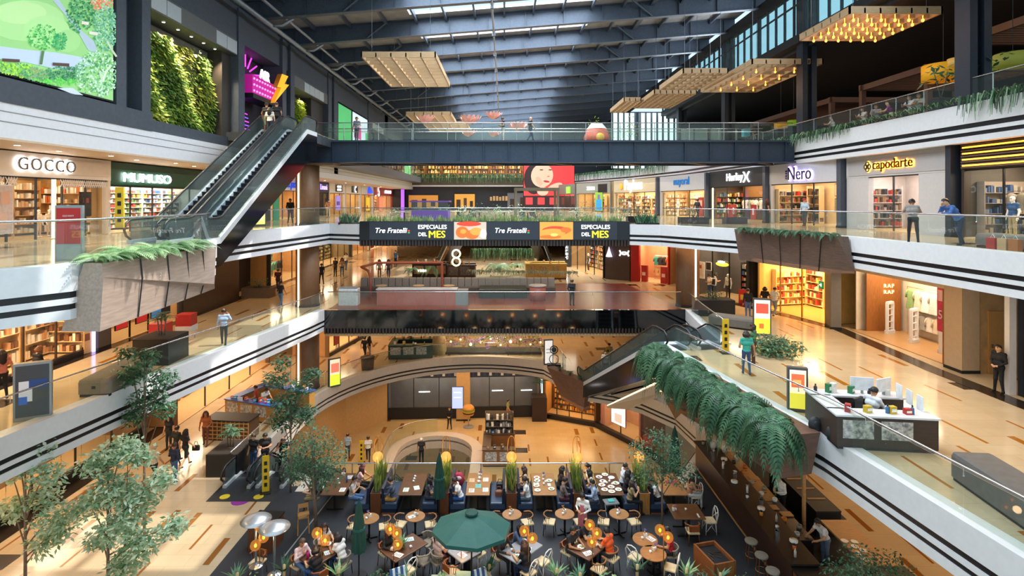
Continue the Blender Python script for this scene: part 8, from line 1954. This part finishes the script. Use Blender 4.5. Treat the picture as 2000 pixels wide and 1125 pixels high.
q = m @ Vector((-.1,-.2,.08)); b = thing('office_chair', 'black swivel chair at the attended kiosk', 'chair', q, -2.6); S('rbox', (0,0,.46),(.5,.5,.09),.08)('seat', BLK, b); S('cbox', (0,-.25,.78),(.46,.07,.5))('backrest', BLK, b); S('cyl', (0,0,.1),(0,0,.44),.03,n=7)('gas_column', INOX, b)
for a in range(5): S('tube', [(0,0,.1),(.28*math.cos(a*1.257),.28*math.sin(a*1.257),.05)], .025, 5)('base_arm', BLK, b)
for i, (px, py, c) in enumerate(((1592,845,'#2a2c30'),(1627,862,'#d8602a'))):
 p = at(px,py,Z2); b = thing('backpack', '%s backpack on the floor left of the attended kiosk' % ('dark' if i == 0 else 'grey and orange'), 'backpack', (p.x,p.y,Z2)); SS('ball', (0,0,.24), .2, 12, 8, (1,.7,1.2))('bag_body', mat('#2a2c30',.6), b); SS('ball', (0,-.1,.3), .11, 10, 6, (1,.4,.8))('front_pocket', mat(c,.6), b)
p = at(528,815,Z1); kiosk('cosmetics_kiosk', 'blue and orange cosmetics kiosk crammed with products on the left ground floor', p.x-.3, p.y+.8, Z1, -.35, 3.8, 3.0, 1.0, '#b0803f', '#2f5aa8', 20, ['#1f5fb8','#d8502a','#f2f2f2','#2a2a2e','#e09a3a','#3aa0d8'], place='blue and orange kiosk')
p = at(436,868,Z1); o = thing('lattice_kiosk', 'wooden lattice counter in front of the blue and orange kiosk', 'kiosk', (p.x, p.y+.9, Z1), -.1)
S('box', -1.2,-.5,0,1.2,.5,1.0)('body', mat('#5a3a1e',.5), o); mb = MB()
for k in range(11): mb.box(-1.22+.24*k,-.54,.05,-1.18+.24*k,-.5,1.0)
for k in range(5): mb.box(-1.22,-.545,.1+.2*k,1.22,-.505,.14+.2*k)
mb.build('lattice_front', OAK, o); S('box', -1.25,-.55,1.0,1.25,.55,1.06)('top', BLK, o)
p = at(800,702,Z1); kiosk('green_kiosk', 'dark green ice cream style kiosk with lit display on the oval level', p.x, p.y+1.2, Z1, .05, 3.4, 2.4, 1.05, '#123a2c', '#1f4a3a', 10, ['#1f6a4a','#e8e4da','#b0302a','#d8b04a'], place='dark green kiosk')
p = at(876,702,Z1); o = thing('potato_sack_stand', 'cream stand with dark top right of the dark green kiosk', 'stand', (p.x-.9, p.y+1.6, Z1)); SS('lathe', [(.55,0),(.6,.6),(.5,1.4),(.3,1.7),(0,1.75)], n=14)('sack', mat('#b09a6a',.7,var=.15), o); S('lathe', [(.3,1.7),(.25,1.9),(0,1.95)], n=12)('dark_top', CHAR, o)
p = at(735,735,Z1); o = thing('round_bin', 'brown woven bin beside the couple on the oval level', 'bin', at(718,722,Z1)); SS('lathe', [(.42,0),(.5,.9),(.44,.9),(.38,.1),(0,.1)], n=16)('basket', mat('#5a4432',.7,var=.2), o); S('lathe', [(.52,.88),(.52,.95),(.4,.95)], n=16)('rim', BLK, o)
p = at(706,815,Z0); o = thing('waste_bin', 'wood-sided waste bin against the beige wall on the lowest level', 'bin', (p.x,p.y,Z0)); S('box', -.4,-.35,0,.4,.35,.95)('body', mat('#5a4030',.5,var=.15), o); S('box', -.44,-.39,.95,.44,.39,1.1)('lid', BLK, o)
p = at(915,834,Z0); o = thing('burger_sign', 'oversized burger on a steel stand on the lowest level', 'sign', (p.x,p.y,Z0))
S('lathe', [(.42,0),(.4,.06),(.05,.1)], n=16)('base', GREYM, o); S('cyl', (0,0,.05),(0,0,.95),.05,n=8)('post', INOX, o)
for nm, pr, c in (('lower_bun',[(0,.95),(.4,.97),(.45,1.1),(0,1.12)],'#c98a3f'),('patty',[(.46,1.12),(.48,1.22),(.44,1.26)],'#5a3018'),('cheese',[(.5,1.25),(.46,1.3),(.2,1.32)],'#e8b02a'),('lettuce',[(.46,1.31),(.52,1.36),(.4,1.4)],'#6a9a3a'),('upper_bun',[(.47,1.4),(.46,1.55),(.3,1.72),(0,1.78)],'#d0943f')):
 mb = MB(); mb.smooth = True; mb.lathe(pr, n=20); mb.build(nm, mat(c,.5,var=.1), o)
p = at(975,892,Z0); kiosk('coffee_stand', 'tall wooden coffee stand with shelves on the lowest level', p.x, p.y, Z0, 0, 2.2, 3.0, 1.1, '#8a5a30', '#4a3a2e', 8, ['#e8e4da','#7a5a3a','#2a6ab0','#2a2a2e'], place='coffee stand')
fr = Frame((p.x-1.0,p.y+1.6),(p.x+1.0,p.y+1.6),Z0); shelf(fr, 1.0, .0, 2.0, 2.6, 5, 'tall shelf of dark goods at the rear of the coffee stand', ['#2a2a2e','#5a4a3a','#8a8f92','#e8e4da'], back='#6a5a48', z=0)
PKM = mat('#b0675c',.45,var=.06); PGR = mat('#9aa0a8',.6,var=.05)
o = thing('pink_counter', 'long pink panelled cafe counter on the bridge with pale top', 'counter', (-8.4,36.4,Z2+.02))
S('box', 0,0,0,5.2,.7,1.0)('panelled_front', PKM, o); S('box', -.05,-.05,1.0,5.3,.8,1.06)('worktop', mat('#b9c0c6',.3), o); S('box', 5.2,0,0,6.0,.7,1.0)('metal_end', GREYM, o)
o = thing('ice_cream_cabinet', 'white rounded cabinet at the left end of the bridge', 'cabinet', (-10.9,36.3,Z2+.02)); S('rbox', (.6,.4,.55),(1.3,.8,1.1),.1)('body', mat('#c9cdd0',.4), o); S('rbox', (.6,.4,1.13),(1.2,.7,.05),.02)('lid', GREYM, o)
o = thing('round_pink_counter', 'small round pink counter on the right of the bridge', 'counter', (2.3,38.2,Z2+.02)); SS('lathe', [(.55,0),(.55,1.0)], n=22)('drum', PKM, o); S('lathe', [(.6,1.0),(.6,1.06),(0,1.06)], n=22)('top', mat('#b9c0c6',.3), o)
o = thing('banquette_wall', 'long grey channelled banquette back across the bridge', 'bench', (-10.8,41.6,Z2+.02))
for k in range(28): S('rbox', (.28+.52*k,0,.55),(.5,.3,1.1),.05)('channel_panel', PGR, o)
S('box', 0,-.7,0,14.6,-.15,.45)('seat', mat('#6a6f76',.6), o)
o = thing('pink_pipe_frame', 'pink tubular frame arching over the bridge cafe', 'frame', (-10.8,40.4,Z2+.02)); SS('tube', [(1.3,-1.2,.0),(1.3,-1.2,1.5),(1.1,-1.0,1.9),(.4,-.2,2.05),(1.4,.4,2.3),(6.2,.4,2.3)], .09, 8)('bent_tube', PKM, o); S('cyl', (6.2,.4,0),(6.2,.4,2.35),.09,n=8)('end_post', PKM, o)
for i, x in enumerate((-8.9,-6.2,-4.0)):
 o = thing('cafe_table', 'small pale cafe table on the pink bridge, %s from the left' % ORD[i], 'table', (x,40.0,Z2+.02)); S('lathe', [(0,.72),(.42,.72),(.42,.76),(0,.76)], n=18)('tabletop', mat('#c9c4a8',.4), o); S('cyl', (0,0,0),(0,0,.72),.04,n=7)('pedestal', PKM, o)
mb = MB(); mb.box(-1.8,39.0,Z2+.02,1.6,41.2,Z2+.6); tag(mb.build('display_case', mat('#2a3a34',.3,var=.2)), 'low dark planting case in the middle of the bridge', 'case')
for i, (px, py, lab, c) in enumerate(((845,545,'dark stall with a small white sign and amber grid shelves','#2a1c1a'),(1067,545,'gold panelled stall beside the amber escalator','#c89a3a'),(900,548,'dark stall with a ringed figure-eight sign','#3a2a22'))):
 p = at(px, py, Z2); kiosk('stall', 'distant ' + lab + ' on the middle level', p.x, p.y+1.0, Z2, 0, 3.6 if i < 2 else 2.4, 2.0, 1.3, c, '#3a2a22' if i != 1 else '#d8b04a', 6, ['#e0a850','#c9803a','#f0d8a0'], place=['amber grid stall','gold stall','figure-eight stall'][i], front=['#d8963a','#d8b04a','#4a3a30'][i])
 if i == 0: fo = thing('stall_sign', 'small white sign on the front of the dark amber-grid stall', 'sign', (p.x-.9, p.y-.08, Z2+.75)); bars(fo, 0, 0, .9, .22, 4, SIGNW, 0)
 if i == 2:
  for zz in (1.75, 2.42): mb = MB(); mb.tube([(p.x-.3+.33*math.cos(a),p.y-1.1,Z2+zz+.33*math.sin(a)) for a in np.linspace(0,2*PI,17)], .07, 6, False); tag(mb.build('ring_sign', LED), 'glowing ring of the figure-eight sign, %s' % ('lower','upper')[zz > 2], 'sign')
o = thing('garden_pavilion', 'light timber frame pavilion on the central upper platform', 'pavilion', (.8,38.2,Z3))
for x in (0,2.9):
 for y in (0,2.2): S('box', x-.08,y-.08,0,x+.08,y+.08,2.3)('post', mat('#8a7a62',.5), o)
for y in (0,2.2): S('box', -.1,y-.08,2.3,3.0,y+.08,2.5)('beam', mat('#8a7a62',.5), o)
for i in range(8):
 x = -7.6+1.9*i; y = 42+(i % 3)*1.5
 o = thing('garden_table', 'pale table among the garden seats of the central platform, %s from the left' % ORD[i], 'table', (x,y,Z3)); S('rbox', (0,0,.74),(1.3,.8,.05),.03)('tabletop', mat('#c9bda6',.5), o); S('box', -.05,-.05,0,.05,.05,.72)('pedestal', CHAR, o)
o = thing('purple_kiosk', 'violet glass kiosk at the left end of the central platform', 'kiosk', (-6.6,39.2,Z3)); S('box', 0,0,0,2.6,1.6,.9)('counter', mat('#6a3aa8',.4,emit=.4,var=0), o); S('box', 0,0,.9,2.6,1.6,1.5)('glass_case', GREENG, o); S('box', -.1,-.1,1.5,2.7,1.7,1.6)('roof', mat('#8a5ac8',.4), o)
# people
DG = math.radians
def pp(pose, px, py, z, deg, label, top, bottom, hair='short', hc='#15100d', **kw):
 p = at(px, py, z); return person(pose, p, DG(deg), label, top, bottom, hair, hc, **kw)
F_ = dict(female=True); LS = dict(sleeves='long'); FL_ = dict(female=True, sleeves='long')
K, NVY, W_, GR, BL, JN = '#18181b', '#1d2740', '#e4e2dd', '#7d8084', '#3c5f94', '#33507c'
pp('phone',437,675,Z2,20,'man in pale blue shirt on the phone walking along the middle left walkway','#9fb4cf',K,**LS)
pp('phonelook',74,772,Z2,-20,'blond-haired woman in black beside the framed board on the left',K,NVY,'bob','#8a5a34',**FL_)
pp('carry',4,782,Z2,60,'person in pink top cut off by the left edge','#c97a6a',K,'long','#2a1a14',**F_)
pp('walk',548,602,Z2,-15,'woman in black top and blue jeans walking away left of the pillar',K,'#4a6a94','tail',**F_)
pp('carry',543,570,Z2,0,'man in dark red shirt near the outdoor shop shelves','#4a1a1e','#2a2a30')
pp('stand',511,556,Z2,10,'woman in pale blouse by the dark entrance left of the pillar','#c9c2ba',K,'long',**F_)
pp('walk',522,556,Z2,5,'child-sized figure in blue beside the pale blouse woman','#2f4f8a',NVY,'short',s=.75)
pp('walk',628,556,Z2,30,'person in navy walking just right of the left pillar',NVY,K,'tail',**F_)
pp('stand',655,541,Z2,160,'tall man in black outside the frame shop',K,K)
pp('stand',668,541,Z2,200,'woman in beige next to the tall man in black','#b09a84',JN,'long',**F_)
pp('carry',676,528,Z2,170,'woman in white facing the frame shop window',W_,JN,'bob',**F_)
pp('walk',741,545,Z2,190,'woman in light top walking side by side on the distant middle level','#d0c0b0','#8a6a50','long',**F_)
pp('walk',759,545,Z2,185,'woman in grey with long dark hair walking on the distant middle level','#6a6a70',JN,'long',**F_)
pp('stand',773,522,Z2,150,'person in bright blue on the far left corridor','#3a7ac0',NVY)
pp('behind',1117,598,Z2,-30,'security guard in a dark suit standing on the black bridge','#191c24','#14161c',**LS)
pp('phonelook',1386,583,Z2,100,'man in white shirt by the neon shop window',W_,JN)
pp('phonelook',1397,580,Z2,-110,'woman in cream shirt facing the man by the neon shop','#e0d4c2',JN,'bob',**F_)
pp('stand',1461,622,Z2,-5,'man with dark backpack shape and jeans walking past the shrub box',K,'#4a5f84',**LS)
pp('carry',1494,617,Z2,-20,'woman in black by the golden-lit shop entrance',K,K,'bob',**F_)
pp('walk',1513,618,Z2,-60,'young man in white T-shirt and grey jeans at the golden-lit shop','#ece6d8','#8a8f9a')
pp('carry',1458,733,Z2,-10,'woman in turquoise top and jeans at the railing above the ferns','#3fa898',JN,'bob','#2a1f1c',**F_)
pp('phonelook',1472,712,Z2,80,'woman in green blouse with brown trousers beside the turquoise one','#3f6a4a','#4a2f2a','long','#2a1a14',**FL_)
pp('clasp',1951,768,Z2,100,'security guard in black suit by the white corner on the right','#15161b','#121318',**LS)
p = at(1700,850,Z2); person('sit', (p.x+.05, p.y+.05, Z2+.02), DG(-70), 'attendant in dark waistcoat and white sleeves seated in the kiosk', '#dfe2e8', K, 'short', sleeves='long', child=vest('#23263a') if False else None)
pp('clasp',567,437,Z3,190,'security guard in black standing left of the pillar on the upper level','#17181c','#14151a',**LS)
pp('stand',641,425,Z3,0,'woman in tan top beyond the pillar on the upper level','#a87a5a','#c8b8a4','tail',**F_)
pp('carry',1230,424,Z3,40,'woman in white outside the orange-logo shoe store',W_,'#8a8f98','tail',**F_)
pp('phonelook',1246,418,Z3,170,'man in pale shirt pointing outside the orange-logo shoe store','#cfc8bc','#5a5a60')
pp('walk',1362,430,Z3,-60,'man in dark jacket walking past mayoral','#25262c','#2a3040',**LS)
pp('stand',1176,415,Z3,180,'man in navy near the blue figure poster',NVY,K)
for i, (px, c, h) in enumerate(((1136,'#b06a6a','long'),(1146,'#d8d0c8','short'),(1150,K,'long'),(1110,'#4a6a9a','short'))): pp('stand',px,409,Z3,170+i*9,'distant shopper in %s at the far right of the upper level, %s from the left' % (cname(c),['second','third','fourth','first'][i]),c,JN,h)
person('carry', (19.0*.978,34.2,Z3), DG(120), 'man in red cap and pale blue shirt walking outside Nero', '#a9bccf', '#3a3c44', 'cap', '#b02a2a', sleeves='long')
pp('stand',1498,436,Z3,-90,'woman with red-brown hair in the Hurley doorway',K,K,'long','#5a2418',**F_)
person('leanback', (15.35,20.8,Z3), DG(-30), 'woman in grey top seen from behind outside the golden-sign shop', '#8f8984', '#1f1f24', 'bun', '#1a1210', female=True)
person('lean', (15.75,19.5,Z3), DG(85), 'man in blue shirt on the phone leaning on the upper right railing', '#4469a8', '#1f2a48', sleeves='long', s=1.03)
def bp(pose, px, deg, label, top, bottom, y=38, **kw): return person(pose, ((px-CX)*y/F, y, Z4), DG(deg), label, top, bottom, **kw)
bp('carry',697,170,'man in grey T-shirt with a shoulder bag on the footbridge','#8a8f9c','#1f2a40')
bp('phonelook',983,100,'person in navy looking down on the middle of the footbridge','#1f2a44','#b0a898')
bp('walk',1036,-70,'bald man in black walking on the footbridge',K,'#22304a',hair=None)
bp('stand',598,150,'person in blue at the left landing of the footbridge','#2f6fb0','#3a3a40',y=39)
for i, (x, y, z, l, a, b, h, f_) in enumerate(((-13.6,31.6,5.45,'woman in black top and green skirt near the top of the left escalator',K,'#1f5a44','bun',True),(-13.15,31.0,5.1,'woman in white top near the top of the left escalator','#d8d0c4','#3a3a44','long',True),(-13.3,32.3,5.6,'tall man in black at the top of the left escalator',K,'#1a1f2c','short',False))): person('stand', (x,y,z), DG(-10+15*i), l, a, b, h, female=f_, skirt=(i == 0))
p = atd(1466,268,43); person('walk', (p.x,43,Z4), DG(-80), 'delivery courier in black on the terrace', K, K, 'cap', '#1a1a1c'); o = thing('delivery_box', 'turquoise delivery backpack box on the courier', 'box', (p.x-.35,43.05,Z4+1.0)); S('rbox', (0,0,.28),(.5,.5,.56),.04)('box_body', mat('#2a9ab0',.5), o); S('rbox', (0,0,.58),(.52,.52,.06),.02)('lid', mat('#1f7a8c',.5), o)
for i, (px, d, c) in enumerate(((1630,29.5,'#d8d4cc'),(1690,27,'#c9c0c4'),(1712,26.5,'#8a8f98'),(1742,25.5,'#8a2a7a'),(1782,24.6,'#c4c8d0'),(1795,24.2,'#b0a898'))):
 d = 20.8*F/(px-CX); p = (20.8, d, Z4); person('sittalk', p, DG(60+40*(i % 3)), 'diner in %s seated behind the terrace plants, %s from the left' % (cname(c), ORD[i]), c, K, ['short','long','tail'][i % 3], name='person')
 o = thing('terrace_stool', 'terrace stool under the diner in %s, %s from the left' % (cname(c), ORD[i]), 'stool', p); S('lathe', [(.2,.4),(.2,.45),(0,.45)], n=12)('seat', OAK, o); S('cyl', (0,0,0),(0,0,.4),.04,n=6)('column', BLK, o)
pp('walk',712,702,Z1,-20,'man in black walking arm in arm on the oval level',K,K); pp('walk',721,700,Z1,-30,'woman in brown with long hair beside him on the oval level','#4a3428','#b09a84','long',**F_)
pp('serve',803,686,Z1,90,'vendor in black inside the dark green kiosk',K,K)
pp('behind',1190,716,Z1,0,'man in grey shirt and dark trousers standing by the right escalator foot','#b0aca4','#16161a',**LS)
person('stand',(7.9,30.4,-7.6),DG(10),'woman in light top riding the second right escalator','#c4b0a0','#8a5a5a','long',female=True); person('stand',(8.4,29.7,-7.2),DG(10),'man in black riding the second right escalator','#2a2024',K)
person('stand',(6.35,34.8,-9.55),DG(190),'woman in beige riding down the black-flanked escalator','#c9b8a4','#4a4a52','bun',female=True)
pp('walk',300,948,Z1,-10,'man in beige printed T-shirt and black trousers walking on the left ground floor','#c4b49c','#1b1b1f','cap','#b0a084')
pp('carry',340,943,Z1,-15,'woman in navy sweater with brown bag walking on the left ground floor',NVY,'#3f5f8c','bun','#3a2018',**FL_)
pp('walk',362,912,Z1,-25,'woman in black dress with handbag ahead on the left ground floor',K,K,'long',female=True,skirt=True)
pp('walk',345,905,Z1,-20,'tall man in dark green jacket ahead on the left ground floor','#262a24','#23242a',**LS)
pp('carry',402,870,Z1,190,'woman in rust-coloured top near the lattice counter','#a85a2e','#6a3a24','long','#4a2a1a',**FL_)
pp('stand',330,880,Z1,170,'person in black half hidden behind the trees',K,'#2a2a30','long',**F_)
pp('work',514,812,Z1,-120,'seller in white shirt leaning over the blue and orange kiosk',W_,'#3a3a44')
pp('carry',500,812,Z1,100,'customer in orange-red at the blue and orange kiosk','#b0402a',K)
person('stand',(-11.6,25.6,-10.95),DG(170),'teenager in black shirt and jeans on the outer left escalator',K,JN); person('phonelook',(-10.9,25.2,-10.72),DG(200),'young man in black looking down at the escalator foot',K,K); person('lean',(-10.2,25.5,-10.9),DG(200),'youth in black leaning over the inner escalator handrail','#1c1c22','#22222a')
p = at(362,905,Z1); o = thing('handbag', 'black handbag hanging beside the woman in black dress', 'handbag', (p.x+.5,p.y,Z1+.62)); S('rbox', (0,0,.12),(.34,.14,.24),.05)('bag_body', BLK, o); SS('tube', [(-.1,0,.24),(-.05,0,.4),(.05,0,.4),(.1,0,.24)],.012,5)('handle', BLK, o)
pp('clasp',878,838,Z0,170,'security guard in dark suit standing beside the burger sign','#14161c','#12141a',**LS)
pp('walk',992,822,Z0,-100,'worker in lime shirt with orange bag by the dark glazed front','#8a9a5a','#c8542a')
pp('walk',719,902,Z0,10,'man with black backpack walking away on the lowest level','#d8d4cc','#20222a'); pp('stand',679,896,Z0,0,'person in pale blue behind the bushy tree','#9ab0c0','#3a4a5a')
pp('phonelook',970,868,Z0,160,'barista seated inside the coffee stand',K,K,'bun',**F_)
pp('stand',823,905,Z0,180,'worker in dark clothes with white cap at the lowest opening','#2a2a2e','#1a1a1e','cap','#e8e8e8')
ZS = ZF
def bd(bt, side, dy, label, top, bottom, hair='short', hc='#15100d', pose='sit', **kw):
 x = BT[bt] + side*.66; person(pose, (x, 22.5+dy-(.22 if dy < 0 else .05), ZS-.02), DG(90 if side < 0 else -90), label, top, bottom, hair, hc, **kw)
bd(0,-1,-.35,'man in dark shirt at the left of the leftmost booth table','#1f2430','#8a7a5a')
bd(0,1,-.3,'woman in grey and pink shirt reaching across the leftmost booth table','#b0a8a4','#4a6a94','short','#15100d','siteat',**F_); bd(0,1,.55,'woman in pink top at the back of the leftmost booth','#d8b0b0',K,'long','#4a1f24','sittalk',**F_)
bd(1,-1,-.4,'man in slate sweater and tan trousers reading in the second booth','#3f4658','#b0803a','short','#15100d','sit',**LS); bd(1,1,-.3,'woman with very long black hair in the second booth','#4a4450','#33333c','long','#0c0a0b','sit',**F_)
bd(2,-1,-.35,'woman in white T-shirt and blue jeans resting her chin in the third booth','#e4dcd6','#2f5590','bun','#2a1a18','sitchin',**F_)
bd(3,-1,.35,'woman with long brown hair at the back left of the fourth booth','#c8a890','#4a4a52','long','#3a2018','sit',**F_); bd(3,-1,-.35,'woman in white patterned blouse at the front left of the fourth booth','#e2e0dc','#5a6470','tail','#2a1a14','siteat',**F_)
bd(3,1,.35,'woman in sleeveless dark top at the back right of the fourth booth','#3a2a28',K,'long','#15100d','siteat',**F_); bd(3,1,-.4,'woman in brown knit and maroon trousers eating in the fourth booth','#6a5c58','#4a1a2a','short','#1a1214','sit',**FL_)
bd(4,-1,.6,'woman in white blouse at the back left of the fifth booth',W_,K,'tail','#15100d','siteat',**F_); bd(4,-1,.1,'woman in cream top at the middle left of the fifth booth','#cfc4b4',K,'long','#15100d','sit',**F_); bd(4,-1,-.55,'large man in pale blue shirt turned outward at the front of the fifth booth','#9fb0d0','#3a3e4a','short','#15100d','siteat',**LS)
bd(4,1,.6,'man in dark waistcoat and white shirt drinking in the fifth booth','#d0d6e2',NVY,'short','#15100d','siteat',sleeves='long',child=None); bd(4,1,.05,'woman in black top at the middle right of the fifth booth','#201a22',K,'long','#15100d','sit',**F_); bd(4,1,-.55,'woman in khaki blouse with long brown hair at the front right of the fifth booth','#8a7a5a',K,'long','#2a1612','siteat',**F_)
bd(5,-1,-.35,'man in white and black shirt behind the potted tree','#dcd8d4',K,'short','#15100d','sitchin'); bd(5,1,-.1,'woman in tan top at the right of the rightmost booth','#b07a5a','#d8d8d8','long','#2a1a14','sit',**F_)
def sd(k, label, top, bottom, hair='short', hc='#15100d', pose='sit', **kw):
 (x, y), rz = SEATS[k]; person(pose, (x + .05*-math.sin(rz), y + .05*math.cos(rz), ZF), rz, label, top, bottom, hair, hc, **kw)
sd(3,'woman in white and grey top at the rear left of the table of four women','#d8cfc8','#3a3a44','long','#2a1510','sit',**F_); sd(1,'woman in white T-shirt leaning in at the rear of the table of four women','#e2dad2',JN,'long','#241412','sitchin',**F_)
sd(0,'woman with short brown hair in pink sweater, front of the four-women table','#dcc0c0','#4a6a94','short','#4a3428','siteat',**FL_); sd(2,'woman in black top with black hair at the right of the table of four women','#15141a',JN,'bob','#15100d','sit',**F_)
sd(5,'woman in black with long red-brown hair at the flower bowl table',K,K,'long','#4a1e18','sit',**FL_)
sd(8,'woman in pale pink top with ponytail under the open parasol','#c0a49c','#4a1a20','tail','#15100d','sitback',**F_); sd(10,'person in grey shirt eating under the open parasol','#4a4e58',K,'short','#15100d','siteat')
sd(11,'woman in blue-grey cardigan with hand to mouth at the centre right table','#4a5a7c','#2a2f44','long','#120e10','sitchin',**FL_); sd(12,'woman in dark leather jacket with red-brown hair at the centre right table','#241f22',K,'long','#3a1a16','sit',**FL_); sd(14,'woman in black with long dark hair at the front of the centre right table','#15151a','#22304f','long','#2a1612','sit',**F_)
sd(15,'young man in black and red sports shirt','#1a1a1e','#5a4438','short','#15100d','sittalk'); sd(16,'man in black polo with his back to the camera at the centre right','#1b1c24','#2a2a30','short','#15100d','sit'); sd(17,'man in bright orange T-shirt at the right of the sports shirt table','#e0581e','#3a3a44','short','#15100d','sit')
pp('serve',1140,1052,ZF,150,'waitress in white shirt and pink apron standing between the tables','#ecebe8','#2a2a2e','bun','#15100d',female=True,sleeves='long',child=apron('#c9707a'))
p = at(1305,1085,ZF+.4); chair('rattan', p.x+.12, p.y, PI/2, 'grey rattan chair under the man in red'); person('siteat', (p.x+.1, p.y, ZF), DG(90), 'man in red shirt at the round tables on the right', '#b8182a', K)
person('serve',(10.75,21.4,Z1),DG(100),'waiter in white shirt and dark braces working behind the bar',W_,K,sleeves='long'); person('work',(10.8,18.6,Z1),DG(100),'cook in white T-shirt bending over the bar','#d4d0d0','#6a7a94','short')
